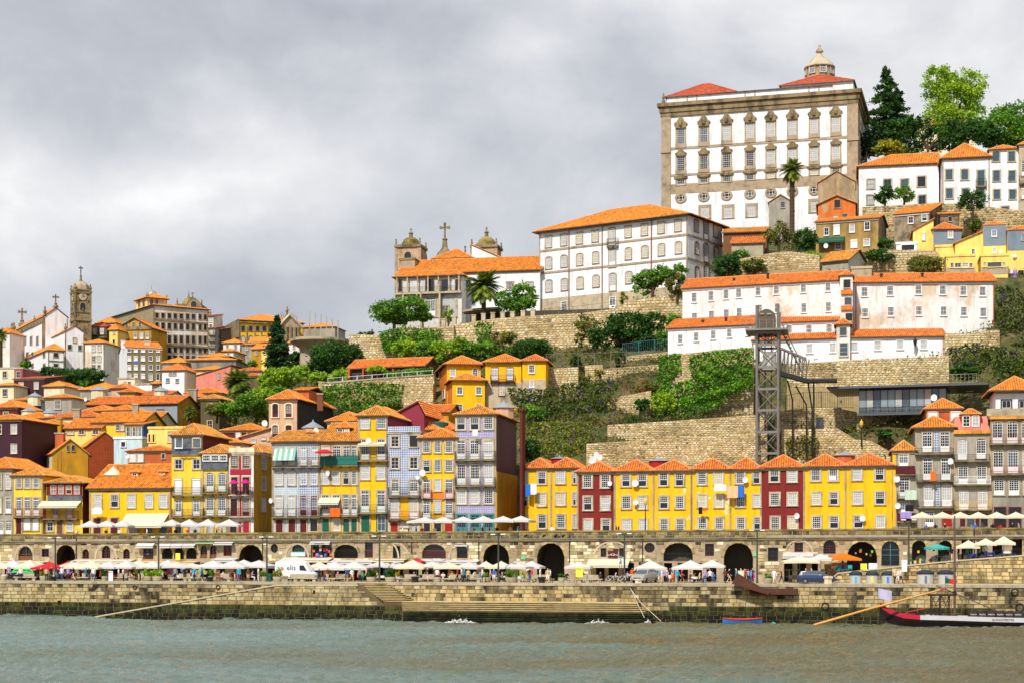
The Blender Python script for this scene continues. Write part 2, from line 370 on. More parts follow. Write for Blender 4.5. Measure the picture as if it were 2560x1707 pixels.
def stone_shape(j,r):
 q=[(0+r.uniform(0,j),0+r.uniform(0,j)),(1-r.uniform(0,j),0+r.uniform(0,j)),(1-r.uniform(0,j),1-r.uniform(0,j)),(0+r.uniform(0,j),1-r.uniform(0,j))]
 return q
SHP={}
def unit_stone(k,j,m):
 key=(k,j,m.name)
 if key not in SHP:
  r=random.Random(k*31+5);q=stone_shape(j,r);mb=MB();c=.07+j*.5
  inn=[(x+(.5-x)*c*2,z+(.5-z)*c*2)for x,z in q];nb=len(mb.v)
  mb.v=[(x,0,z)for x,z in q]+[(x,-1,z)for x,z in inn]
  mb.f=[(4,5,6,7)]+[(i,(i+1)%4,4+(i+1)%4,4+i)for i in range(4)];mb.m=[0]*5;mb.uv=[None]*5
  SHP[key]=mb.mesh('stone',m)
 return SHP[key]
def masonry(parent,x0,x1,z0,top,size,pick,nparts=300,jit=.05,proud=.07,inside=None,y=0,seed=1,name='stone'):
 """courses of separate stones on the plane y of a wall; the largest are objects of their own, the rest one part"""
 r=random.Random(seed);wmin,wmax,hmin,hmax=size;L=[]
 z=z0;tmax=max(top(x0+(x1-x0)*i/40)for i in range(41))
 while z<tmax-.08:
  h=r.uniform(hmin,hmax);x=x0-r.uniform(0,wmax)
  while x<x1:
   wd=r.uniform(wmin,wmax);a,b=max(x,x0),min(x+wd,x1)
   if b-a>.12:
    t=min(top(a),top(b));hh=min(h,t-z)
    if hh>.12 and(inside is None or inside(a,b,z,z+hh)):L.append((a,b,z,z+hh,r.random(),r.randrange(6)))
   x+=wd
  z+=h
 L.sort(key=lambda s:-(s[1]-s[0])*(s[3]-s[2])*(0.6+.8*s[4]))
 g=.012
 for i,(a,b,c,e,rr,k)in enumerate(L[:nparts]):
  m=pick((a+b)/2,(c+e)/2,rr)
  o=put(name,unit_stone(k,jit,m),parent,(a+g,y,c+g),0,(b-a-2*g,proud*(.6+.8*rr),e-c-2*g))
 rest=L[nparts:]
 if rest:
  mats=[];mb=MB();idx={}
  for a,b,c,e,rr,k in rest:
   m=pick((a+b)/2,(c+e)/2,rr)
   if m.name not in idx:idx[m.name]=len(mats);mats.append(m)
   q=stone_shape(jit,r);cc=.07+jit*.5;n=len(mb.v);pr=proud*(.6+.8*rr)
   inn=[(u+(.5-u)*cc*2,v+(.5-v)*cc*2)for u,v in q]
   mb.v+=[(a+g+(b-a-2*g)*u,y,c+g+(e-c-2*g)*v)for u,v in q]+[(a+g+(b-a-2*g)*u,y-pr,c+g+(e-c-2*g)*v)for u,v in inn]
   mb.f+=[(n+4,n+5,n+6,n+7)]+[(n+i,n+(i+1)%4,n+4+(i+1)%4,n+4+i)for i in range(4)]
   mb.m+=[idx[m.name]]*5;mb.uv+=[None]*5
  mb.build('remaining_stones',mats,parent,'stuff')
class Fr:
 def __init__(s,px,d,ang=0,z0=0.0):
  s.th=-A+ang;Y=Yat(px,d);s.o=Vector(((px-CX)/F*Y,Y,z0));s.z0=z0
  s.u=Vector((math.cos(s.th),math.sin(s.th),0));s.n=Vector((math.sin(s.th),-math.cos(s.th),0))
 def hit(s,px,py,y=0.0):
  t=(px-CX)/F;o=s.o-s.n*y
  Y=(o.x*s.n.x+o.y*s.n.y)/(t*s.n.x+s.n.y)
  return(t*Y-o.x)*s.u.x+(Y-o.y)*s.u.y,CAMZ+(HY-py)/F*Y-s.z0
 def hitx(s,px,x):
  t=(px-CX)/F;c=s.o+s.u*x;v=-s.n
  return(t*c.y-c.x)/(v.x-t*v.y)
 def yof(s,x,y):return s.o.y+s.u.y*x-s.n.y*y
 def zat(s,x,y,py):return CAMZ+(HY-py)/F*s.yof(x,y)-s.z0
 def w(s,x,y,z):p=s.o+s.u*x-s.n*y;return Vector((p.x,p.y,s.z0+z))
def pickq(mats,wts=None):
 def f(x,z,r):
  if mats is RUB and r*1.6<math.sin(x*.43+z*.2)*math.sin(z*.8+x*.11)+.12:return[ASH[2],ASH[3],ASH[0]][int(r*77)%3]
  return mats[int(r*len(mats))%len(mats)]
 return f
MORT2=mat('pale_mortar','#a08c64',.95,.3,1.5)
def stone_wall(name,label,Z,top,zbot,d,size=(.5,1.0,.28,.5),mats=RUB,nparts=160,ang=0,thick=.8,yvis=None,jit=.20,proud=.07,seed=3,inside=None,cat='stone wall',coping=None,base=MORT2):
 p0=Z.X(top[0][0]);fr=Fr(p0,d,ang,zbot)
 pts=[fr.hit(Z.X(x),Z.Y(y))for x,y in top];xs=[p[0]for p in pts];zs=[p[1]for p in pts]
 tf=lambda x:float(np.interp(x,xs,zs))
 t=thing(name,label,cat,fr.o,fr.th)
 mb=MB();mb.prism([(xs[0],0)]+[(xs[-1],0)]+list(zip(xs,zs))[::-1],0,thick)
 mb.build('core',base,t)
 size=tuple(v*.72 for v in size)
 zv=0 if yvis is None else max(0,fr.hit(p0,Z.Y(yvis))[1])
 masonry(t,xs[0],xs[-1],zv,tf,size,pickq(mats),nparts,jit,proud,inside,0,seed)
 if coping:
  mb=MB()
  for(a,za),(b,zb)in zip(pts,pts[1:]):
   mb.prism([(a,za+.003),(b,zb+.003),(b,zb+.2),(a,za+.2)],-.15,thick+.05)
  mb.build('coping',coping,t)
 return t,fr,tf
def quay():
 fr=Fr(-420,0,0,-1.2)
 W=fr.hit(3000,1455)[0]
 t=thing('quay_wall','long granite quay wall with algae along the waterline','quay wall',fr.o,fr.th)
 mb=MB();mb.box(0,W,0,1.2,0,DECK+1.2-.02);mb.build('core',MORTAR,t)
 xa,xb=fr.hit(-20,1455)[0],fr.hit(2580,1455)[0]
 rr=random.Random(5);ph=[rr.uniform(0,6.28)for _ in range(6)]
 def pick(x,z,r):
  za=z-1.2
  e=1.75+.25*math.sin(x*.13+ph[0])
  if za<e-.9:return ALG[1]if r<.8 else ALG[0]
  if za<e:return ALG[0]if r<.6 else ALG[2]
  s=.5+.5*math.sin(x*.21+ph[1])*math.sin(x*.083+ph[2])+.25*math.sin(x*.9+ph[3])+(za-3.0)*.22
  if r<s*.55:return ASH[4]
  if r<s*.85:return ASH[2+int(r*50)%2]
  return ASH[int(r*100)%2]
 masonry(t,xa,xb,1.1,lambda x:DECK+1.2-.32,(.65,1.25,.42,.54),pick,300,.035,.06,None,0,11)
 mb=MB();x=0.0;r=random.Random(4)
 while x<W:
  l=r.uniform(1.4,2.0);mb.box(x+.01,min(x+l,W)-.01,-.12,.9,DECK+1.2-.32,DECK+1.2+.005+r.uniform(0,.012));x+=l
 mb.build('coping',CONC,t)
 for Z,x,y,s in((Z9,1118,685,.22),(Z9,1590,690,.22),(Z10,310,690,.25),(Z13,525,785,.38),(Z13,2265,655,.36),(Z13,2310,795,.42)):
  lx,lz=fr.hit(Z.X(x),Z.Y(y));mb=MB()
  mb.tube([(s*math.cos(a),-.14+.02*math.sin(a),s*math.sin(a))for a in[i*math.pi/8 for i in range(17)]],.07,6)
  mb.build('mooring_ring',IRON,t,loc=(lx,0,lz))
 for Z,x0,x1,y0,y1 in((Z9,680,718,845,895),):
  (a,zt),(b,zb)=fr.hit(Z.X(x0),Z.Y(y0)),fr.hit(Z.X(x1),Z.Y(y1))
  mb=MB();mb.box(a,b,-.1,.02,zb,zt);mb.build('drain_hole',mat('black_hole',(.004,.004,.004),.9,0),t)
 mb=MB();mb.prism([(0,DECK+1.2-.3),(W,DECK+1.2-.3),(W,DECK+1.2),(0,DECK+1.2)],.85,14.2)
 PAV=mat('promenade_paving','#b3a485',.9,.14,.5,'#8d7f62',.9,(.5,.7),bump=.1)
 mb.build('promenade',PAV,None,'structure',loc=fr.o,rz=fr.th)
 fr2=Fr(200,-3.2,0,-1.2)
 h=lambda px,py:fr2.hit(px,py)
 tp=[h(236,1543),h(690,1463.5),h(895,1464),h(962,1511)]
 xs=[p[0]for p in tp];zs=[p[1]for p in tp]
 t2=thing('ramp_wall','granite ramp wall with sloping pale coping before the quay','quay ramp',fr2.o,fr2.th)
 mb=MB();mb.prism([(xs[0],0),(h(1012,1545)[0],0),(h(1012,1545)[0],zs[3]-.02),(xs[3],zs[3]),(xs[2],zs[2]),(xs[1],zs[1]),(xs[0],zs[0])],0,3.15)
 mb.build('core',MORTAR,t2)
 xe=h(1012,1545)[0]
 tf=lambda x:float(np.interp(x,xs+[xe],zs+[zs[3]-.02]))
 def pick2(x,z,r):
  za=z-1.2
  if za<1.0:return ALG[1]if r<.75 else ALG[0]
  if za<1.85:return ALG[0]if r<.6 else ALG[2]
  return ASH[[0,1,0,1,2,3][int(r*6)]]
 masonry(t2,xs[0],xe,1.1,tf,(.7,1.3,.42,.52),pick2,160,.035,.06,None,0,21)
 mb=MB()
 for(a,za),(b,zb)in(((xs[0],zs[0]),(xs[1],zs[1])),((xs[1],zs[1]),(xs[2],zs[2]))):
  mb.prism([(a,za+.003),(b,zb+.003),(b,zb+.17),(a,za+.17)],-.08,.5)
 mb.build('coping',mat('pale_coping','#b5a888',.9,.2,1),t2)
 (a,zt),(b,zb)=h(Z10.X(1425),Z10.Y(725)),h(Z10.X(1448),Z10.Y(768))
 mb=MB();mb.box(a,b,-.1,.02,zb,zt);mb.build('drain_hole',MATS['black_hole'],t2)
 frs=Fr(880,0,0,-.9)
 t3=thing('quay_stairs','diagonal flight of granite steps down from the promenade','stairs',frs.o,frs.th)
 STEP=mat('worn_step_stone','#bda97a',.9,.2,1.2,'#7d6c44',.8,(.5,.75));RISER=mat('shaded_riser_stone','#5f5236',.95,.3,1.2);n=12  # riser colour darkened to draw the shadow beneath each nosing
 for k in range(n):
  yf=-.35-k*.27
  xa_,xb_=frs.hit(892+6.0*k,1470,yf)[0],frs.hit(966+5.2*k,1470,yf)[0]
  z1=DECK+.9-.06-k*.19
  mb=MB();mb.box(xa_,xb_,yf,-.002,z1-.06,z1);mb.box(xa_+.02,xb_-.02,yf+.07,-.003,z1-.19 if k<n-1 else z1-.5,z1-.06,1);mb.build('step',[STEP,RISER],t3)
 frl=Fr(1000,0,0,-.9)
 t4=thing('landing_steps','broad granite landing steps running down into the river','stairs',frl.o,frl.th);m=11
 z=2.32+.9
 for k in range(m):
  yf=-3.6-k*.34
  xa_=frl.hit(1004+0.6*k,1510,yf)[0];xb_=frl.hit(1592+5.2*k,1510,yf)[0]
  z1=z-k*.225
  mb=MB();mb.box(xa_,xb_,yf,-.003 if k==0 else yf+.345,z1-.07,z1);mb.box(xa_,xb_,yf+.07,-.004 if k==0 else yf+.34,0,z1-.07,1)
  mb.build('step',[STEP if k<5 else(ALG[2]if k<6 else ALG[k%2]),RISER if k<5 else ALG[1]],t4)
 mb=MB()
 return fr
QF=quay()
def zpar(px):return zpx(1334-16*px/2560,Yat(px,13))
def zstreet(px):return zpar(px)-1.05
AR=Fr(-160,13,0,DECK-.1)
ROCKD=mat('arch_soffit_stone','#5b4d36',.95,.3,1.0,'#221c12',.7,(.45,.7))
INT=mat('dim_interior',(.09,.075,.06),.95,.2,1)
OPEN=[]
def op(Z,*a):OPEN.extend([(Z,*q)for q in a])
op(Z9,(215,382,212,372,'A','wood'),(490,575,240,332,'R','dark'),(665,885,192,620,'A','deep'),(968,1046,243,352,'A','win'),(1196,1298,203,348,'A','win'),(1448,1526,238,352,'A','win'),(1683,1802,232,362,'R','wood'),(1908,2030,225,357,'A','deep2'),(2052,2162,225,357,'A','deep2'),(2192,2312,225,357,'A','deep2'))
op(Z10,(97,178,200,350,'A','wood'),(208,288,197,350,'A','wood'),(370,466,190,322,'R','redgrille'),(555,830,190,620,'A','deep'),(922,1012,182,287,'C','dark'),(1178,1322,188,272,'A','green'),(1418,1640,192,335,'R','shop'),(1672,1950,188,347,'A','deep2'),(2033,2127,163,342,'R','redrail'))
op(Z11,(105,192,205,347,'R','rail'),(448,727,183,350,'A','redrail'),(858,982,203,347,'R','rail'),(1168,1472,183,620,'A','deep'),(1800,2122,170,625,'A','passage'))
op(Z12,(290,357,230,332,'R','dark'),(508,572,230,332,'R','dark'),(803,927,168,283,'C','dark'),(1032,1372,168,382,'A','deep2'),(1518,1622,178,322,'R','win'),(1738,2082,168,622,'A','deep'))
op(Z13,(0,92,248,372,'R','dark'),(243,322,203,288,'R','win'),(508,622,180,305,'A','win'),(726,1002,193,480,'A','deep'),(1042,1207,188,415,'A','green2'),(1322,1452,183,400,'A','deep2'),(1562,1692,183,390,'A','deep2'),(1778,1882,180,372,'R','deep2'),(1920,2012,185,362,'R','deep2'),(2062,2152,185,352,'R','deep2'),(2243,2335,160,335,'R','deep2'))
_gr=random.Random(12)
for a,b in((12,120),(200,395),(398,590),(668,760),(772,902),(908,1010),(1022,1120),(1128,1200),(1490,1585),(1660,1800),(1960,2045)):
 x=a
 while x<b-14:
  wd=_gr.uniform(20,32);op(N0,(x,min(x+wd,b),1406,1458,'R','shopdark'));x+=wd+_gr.uniform(8,16)
def arcade():
 W=AR.hit(2720,1330)[0];zt=lambda x:float(np.interp(x,[0,W],[zpar(-160)-AR.z0,zpar(2720)-AR.z0]))
 t=thing('arcade_wall','long granite arcade wall with arches under the upper street','arcade wall',AR.o,AR.th)
 ops=[]
 for Z,x0,x1,y0,y1,sh,fill in OPEN:
  (a,ztp),(b,zb)=AR.hit(Z.X(x0),Z.Y(y0)),AR.hit(Z.X(x1),Z.Y(y1));zb=max(zb,.1)
  rise=min((b-a)/2,(ztp-zb)*.6)if sh=='A' else((ztp-zb)/2 if sh=='C' else 0)
  ops.append((a,b,zb,ztp,rise,sh,fill))
 def topz(o,x):
  a,b,zb,zt_,rise,sh,_=o
  if sh=='R':return zt_
  u=min(1,abs((x-(a+b)/2)/((b-a)/2)));return zt_-rise+rise*math.sqrt(max(0,1-u*u))
 def botz(o,x):
  a,b,zb,zt_,rise,sh,_=o
  if sh!='C':return zb
  u=min(1,abs((x-(a+b)/2)/((b-a)/2)));return zb+rise-rise*math.sqrt(max(0,1-u*u))
 xs={0.0,W}
 for o in ops:
  n=1 if o[5]=='R' else 12
  for i in range(n+1):xs.add(round(o[0]+(o[1]-o[0])*i/n,4))
 xs=sorted(xs);mb=MB()
 for a,b in zip(xs,xs[1:]):
  if b-a<1e-4:continue
  mid=(a+b)/2;sp=sorted([o for o in ops if o[0]<mid<o[1]],key=lambda o:o[2])
  la=lb=0.0
  for o in sp:
   za,zb_=botz(o,max(a,o[0])),botz(o,min(b,o[1]))
   if za>la or zb_>lb:mb.poly([(a,0,la),(b,0,lb),(b,0,max(zb_,lb)),(a,0,max(za,la))])
   la,lb=topz(o,a),topz(o,b)
  mb.poly([(a,0,la),(b,0,lb),(b,0,zt(b)),(a,0,zt(a))])
 mb.poly([(0,0,zt(0)),(W,0,zt(W)),(W,.6,zt(W)),(0,.6,zt(0))]);mb.poly([(0,.6,zt(0)-1.1),(W,.6,zt(W)-1.1),(W,.6,zt(W)),(0,.6,zt(0))])
 mb.build('core',STONE,t)
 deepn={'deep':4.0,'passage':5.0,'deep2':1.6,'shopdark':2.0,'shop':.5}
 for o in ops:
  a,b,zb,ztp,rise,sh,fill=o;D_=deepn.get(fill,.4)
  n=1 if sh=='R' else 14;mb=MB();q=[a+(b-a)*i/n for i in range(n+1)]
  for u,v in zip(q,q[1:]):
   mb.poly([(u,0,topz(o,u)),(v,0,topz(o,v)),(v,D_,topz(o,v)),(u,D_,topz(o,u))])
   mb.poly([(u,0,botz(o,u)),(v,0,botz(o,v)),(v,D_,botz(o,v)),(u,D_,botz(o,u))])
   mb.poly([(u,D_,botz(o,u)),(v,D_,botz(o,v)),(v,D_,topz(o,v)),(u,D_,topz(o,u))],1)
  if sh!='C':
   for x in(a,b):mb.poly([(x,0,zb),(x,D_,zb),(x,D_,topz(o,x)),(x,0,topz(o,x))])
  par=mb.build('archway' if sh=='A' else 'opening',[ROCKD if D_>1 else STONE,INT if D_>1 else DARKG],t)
  w_,h_=b-a,ztp-zb
  fm={'wood':WOOD,'win':WINEP,'green':GREENP,'green2':TEALP,'dark':WOODD,'redgrille':RUST}.get(fill)
  if fm:
   mb=MB()
   for k in range(3):x=a+w_*k/2;mb.box(x-.04 if k else x,x+.04 if k<2 else x,.25,.32,zb,topz(o,min(max(x,a+.12),b-.12)))
   nb=4 if fill!='redgrille' else 7
   for k in range(nb):z=zb+(h_-rise)*k/(nb-1);mb.box(a,b,.26,.31,z-.025,z+.025)
   if fill=='redgrille':
    for k in range(8):x=a+w_*k/7;mb.box(x-.015,x+.015,.2,.23,zb,ztp)
   if fill=='wood':mb.box(a,b,.24,.3,zb,zb+h_*.3)
   mb.build('frame',fm,par)
  if fill in('redrail','rail','deep2','green2')and zb>2:
   mb=MB();rm=RUST if fill=='redrail' else IRON;mb.box(a,b,-.06,-.02,zb+.95,zb+1.0)
   for k in range(int(w_/.14)+1):x=a+k*.14;mb.box(x-.012,x+.012,-.05,-.03,zb,zb+.95)
   mb.build('railing',rm,par)
  if sh=='A':
   r0=b-a;cx=(a+b)/2;nv=max(7,int(r0*2.2));rx,rz=r0/2,rise;zc=ztp-rise
   for k in range(nv):
    t0,t1=math.pi*k/nv+.015,math.pi*(k+1)/nv-.015;mb=MB();e=.38
    p=[(cx+(rx)*math.cos(t0),zc+rz*math.sin(t0)),(cx+(rx+e)*math.cos(t0),zc+(rz+e)*math.sin(t0)),(cx+(rx+e)*math.cos(t1),zc+(rz+e)*math.sin(t1)),(cx+rx*math.cos(t1),zc+rz*math.sin(t1))]
    mb.prism(p,-.06,-.002);mb.build('voussoir',ASH[(k*7)%3],par)
 def inside(x0,x1,z0,z1):
  for o in ops:
   e=.36 if o[5]=='A' else .02
   if x1>o[0]-e and x0<o[1]+e and z1>o[2]-.02:
    if o[5]!='A':
     if z0<o[3]+.05:return False
    else:
     cx,rx,rz,zc=(o[0]+o[1])/2,(o[1]-o[0])/2+e,o[4]+e,o[3]-o[4]
     if z0<zc:return False
     xx=min(max(cx,x0),x1)
     if((xx-cx)/rx)**2+((z0-zc)/rz)**2<1:return False
  return True
 xa,xb=AR.hit(-10,1400)[0],AR.hit(2575,1400)[0];r=random.Random(9)
 ph=[r.uniform(0,6)for _ in range(5)]
 def pick(x,z,q):
  s=.35+.35*math.sin(x*.31+ph[0])*math.sin(x*.12+ph[1])+(.25 if z>zt(x)-2.0 else-.1)+(x/W-.55)*.5
  if q<s*.5:return ASH[4]
  if q<s:return ASH[2+int(q*60)%2]
  return[ASH[0],ASH[1],RUB[1]][int(q*90)%3]
 masonry(t,xa,xb,1.0,lambda x:zt(x)-1.32,(.5,1.05,.34,.5),pick,300,.05,.05,inside,0,31)
 masonry(t,xa,xb,zt(0)-1.05,lambda x:zt(x)-.18,(.6,1.4,.40,.5),lambda x,z,q:DRK[int(q*9)%2],0,.04,.05,lambda a,b,c,e:c>zt(a)-1.1,0,32)
 mb=MB();mb.prism([(0,zt(0)-1.3),(W,zt(W)-1.3),(W,zt(W)-1.1),(0,zt(0)-1.1)],-.22,-.002)
 mb.build('string_course',STONED,t)
 mb=MB();mb.prism([(0,zt(0)-.18),(W,zt(W)-.18),(W,zt(W)+.02),(0,zt(0)+.02)],-.1,.7);mb.build('coping',MOSS,t)
 mb=MB()
 mb.tube([(0,-.3,zt(0)-1.02),(W,-.3,zt(W)-1.02)],.055,6);mb.build('pipe',mat('verdigris_pipe',(.16,.20,.17),.6,.2,1),t)
 for Z,x,y0,y1 in((Z9,900,120,360),(Z10,832,110,370),(Z10,1408,115,370),(Z11,328,95,290),(Z11,1115,95,360),(Z11,2182,85,400),(Z12,783,80,390),(Z13,1893,70,360)):
  lx,z1=AR.hit(Z.X(x),Z.Y(y0));_,z0=AR.hit(Z.X(x),Z.Y(y1));mb=MB();mb.tube([(lx,-.12,max(z0,.2)),(lx,-.12,z1)],.06,6);mb.build('downpipe',IRON,t)
 for Z,x0,x1,yt,yb in((Z9,1130,1362,195,362),(Z9,185,395,198,372),(Z10,1108,1362,188,345),(Z10,2248,2420,188,350),(Z11,-20,282,180,352),(Z11,775,1010,183,352),(Z12,215,640,165,352),(Z13,170,402,190,300)):
  (a,ztp),(b,zb)=AR.hit(Z.X(x0),Z.Y(yt)),AR.hit(Z.X(x1),Z.Y(yb));cx=(a+b)/2;rx=(b-a)/2;rz=ztp-zb;mb=MB()
  for k in range(14):
   t0,t1=math.pi*k/14,math.pi*(k+1)/14
   mb.prism([(cx+rx*math.cos(t0),zb+rz*math.sin(t0)),(cx+(rx+.22)*math.cos(t0),zb+(rz+.22)*math.sin(t0)),(cx+(rx+.22)*math.cos(t1),zb+(rz+.22)*math.sin(t1)),(cx+rx*math.cos(t1),zb+rz*math.sin(t1))],-.075,-.002)
  mb.build('blind_arch',STONEL,t)
 mb=MB();mb.prism([(0,zt(0)-1.45),(W,zt(W)-1.45),(W,zt(W)-1.05),(0,zt(0)-1.05)],.61,24)
 mb.build('upper_street',mat('cobbled_street','#8d8066',.95,.25,2.0,bump=.3),None,'structure',loc=AR.o,rz=AR.th)
arcade()
def ramp_right():
 fr=Fr(2068,7.6,0,DECK-.1);h=fr.hit
 tp=[h(Z13.X(640),Z13.Y(492)),h(Z13.X(1300),Z13.Y(418)),h(Z13.X(1700),Z13.Y(378)),h(Z13.X(2352),Z13.Y(328)),h(2700,1380)]
 xs=[0]+[p[0]for p in tp];zs=[.12]+[p[1]for p in tp]
 t=thing('ramp_retaining_wall','granite retaining wall under the rising street behind the bins','stone wall',fr.o,fr.th)
 mb=MB();mb.prism([(xs[0],0),(xs[-1],0)]+list(zip(xs,zs))[::-1],0,.6);mb.build('core',MORTAR,t)
 tf=lambda x:float(np.interp(x,xs,zs))-.02
 masonry(t,xs[0],h(2575,1400)[0],.1,tf,(.5,1.1,.38,.5),pickq([ASH[0],ASH[1],ASH[2],ASH[3],RUB[3]]),200,.05,.06,None,0,41)
 mb=MB()
 for i in range(len(xs)-1):mb.prism([(xs[i],zs[i]-.003),(xs[i+1],zs[i+1]-.003),(xs[i+1],zs[i+1]+.16),(xs[i],zs[i]+.16)],-.1,.45)
 mb.build('coping',MATS['pale_coping'],t)
 mb=MB()
 for i in range(len(xs)-1):mb.prism([(xs[i],zs[i]-.4),(xs[i+1],zs[i+1]-.4),(xs[i+1],zs[i+1]),(xs[i],zs[i])],.45,5.38)
 mb.build('rising_street',MATS['promenade_paving'],None,'structure',loc=fr.o,rz=fr.th)
 return lambda x,y:(lambda lx:fr.z0+float(np.interp(lx,xs,zs)))((x-fr.o.x)*fr.u.x+(y-fr.o.y)*fr.u.y)
RAMPZ=ramp_right()
# ================================================================ windows, roofs, houses
WC={}
rw=random.Random(77)
def outline(w_,h_,arch,e=0.0):
 if arch<=0:return[(-w_/2-e,-0 if e==0 else 0),(w_/2+e,0),(w_/2+e,h_+e),(-w_/2-e,h_+e)]
 n=8;p=[(-w_/2-e,0),(w_/2+e,0)];zc=h_-arch
 for i in range(n+1):
  a=math.pi*i/n;p.append(((w_/2+e)*math.cos(a),zc+(arch+e)*math.sin(a)))
 return p
def ring(mb,w_,h_,arch,e,y0,y1,mi=0):
 a,b=outline(w_,h_,arch),outline(w_,h_,arch,e);n=len(a)
 for i in range(1,n):
  j=(i+1)%n
  p,q,r_,s_=a[i],a[j],b[j],b[i]
  mb.poly([(p[0],y0,p[1]),(q[0],y0,q[1]),(r_[0],y0,r_[1]),(s_[0],y0,s_[1])],mi)
  mb.poly([(p[0],y0,p[1]),(q[0],y0,q[1]),(q[0],y1,q[1]),(p[0],y1,p[1])],mi)
  mb.poly([(s_[0],y0,s_[1]),(r_[0],y0,r_[1]),(r_[0],y1,r_[1]),(s_[0],y1,s_[1])],mi)
def win_meshes(kind,w_,h_,sw,smat_,fmat,arch,nx,ny,lowp):
 key=(kind,w_,h_,sw,smat_.name,fmat.name,arch,nx,ny,lowp)
 if key in WC:return WC[key]
 ar={0:0,1:w_*.18,2:w_*.5}[arch]
 mb=MB()
 ring(mb,w_,h_,ar,max(sw,.05),-.13 if sw>0 else-.06,-.002)
 if sw>0:mb.box(-w_/2-sw-.04,w_/2+sw+.04,-.17,-.002,-.13,-.005)
 else:mb.box(-w_/2-.06,w_/2+.06,-.08,-.002,-.06,-.004)
 sur=mb.mesh('window',smat_)
 fr_=None;b=.055 if w_>.8 else .045;m_=.028
 def tz(x):
  if ar<=0:return h_
  u=min(1,abs(x)/(w_/2));return h_-ar+ar*math.sqrt(max(0,1-u*u))
 mb=MB()
 if kind=='r':
  n=max(4,int(h_/.18))
  for i in range(n):mb.box(-w_/2+.01,w_/2-.01,-.07,-.045,h_*i/n+.012,h_*(i+1)/n-.004)
  mb.box(-w_/2,w_/2,-.16,-.03,h_-.16,h_-.002)
 elif kind=='D':
  mb.box(-w_/2+.01,w_/2-.01,-.05,-.02,.01,h_-.01)
  for sx in(-1,1):
   for za,zb in((.08,.42),(.48,.9)):mb.box(sx*w_/4-w_*.17,sx*w_/4+w_*.17,-.075,-.052,h_*za,h_*zb)
 elif kind!='d':
  z0=0.0 if kind!='o' else h_*.48
  zz=z0+(h_-z0)*lowp
  for x in(-w_/2+b/2,w_/2-b/2):mb.box(x-b/2,x+b/2,-.09,-.03,0 if kind!='o' else 0,tz(abs(x)-b)if ar else h_)
  mb.box(-w_/2,w_/2,-.09,-.03,z0,z0+b*1.2)
  if kind=='o':mb.box(-w_/2,w_/2,-.09,-.03,0,b)
  if ar<=0:mb.box(-w_/2,w_/2,-.09,-.03,h_-b,h_-.002)
  if lowp>0:mb.box(-w_/2+b,w_/2-b,-.075,-.04,z0,zz)
  for i in range(1,nx):
   x=-w_/2+w_*i/nx;mm=m_ if not(nx%2==0 and i==nx//2 and kind=='f')else b*.9
   mb.box(x-mm/2,x+mm/2,-.075,-.04,zz,tz(x)-.005)
  top=h_-ar
  for i in range(1,ny):
   z=zz+(top-zz)*i/ny;mm=m_ if not(kind in 's' and i==ny//2)else b
   mb.box(-w_/2+b,w_/2-b,-.073,-.042,z-mm/2,z+mm/2)
  if ar>0:mb.box(-w_/2+b,w_/2-b,-.08,-.04,top-.03,top+.03)
  if kind=='f' and ar<=0 and ny>3:
   z=h_*.84;mb.box(-w_/2+b,w_/2-b,-.085,-.04,z-.035,z+.035)
 if mb.v:fr_=mb.mesh('frame',fmat)
 panes={}
 for pm in(DARKG,BLUEG,CURT,WARMG):
  mb=MB();p=outline(w_,h_,ar);mb.poly([(x,-.025,z)for x,z in p]);panes[pm.name]=mb.mesh('pane',pm)
 WC[key]=(sur,fr_,panes);return WC[key]
def window(parent,kind,x,z,w_,h_,y=0.0,rz=0.0,sw=.16,sm=None,fm=None,arch=0,pane=None,nx=None,ny=None,lowp=None,name=None):
 sm=sm or STONEL;fm=fm or WFRAME
 q=lambda v:max(.1,round(v*10)/10);w2,h2=q(w_),q(h_)
 if nx is None:nx={'s':4,'o':4,'f':4,'w':2,'g':2}.get(kind,2)
 if ny is None:ny={'s':6,'o':3,'f':5,'w':2,'g':1}.get(kind,2)
 if lowp is None:lowp=.28 if kind=='f' else 0
 sur,fr_,panes=win_meshes(kind,w2,h2,sw,sm,fm,arch,nx,ny,lowp)
 nm=name or('door' if kind=='D' else 'window')
 o=put(nm,sur,parent,(x,y,z),rz,(w_/w2,1,h_/h2))
 if kind!='D':
  if pane is None:pane=rw.choices([DARKG,BLUEG,CURT,WARMG],[6,2,2,1])[0]
  if kind=='o' or kind=='d':pane=pane if kind=='d' else DARKG
  put('pane',panes[pane.name],o)
 if fr_:put('shutter' if kind=='r' else('leaf' if kind=='D' else 'frame'),fr_,o)
 return o
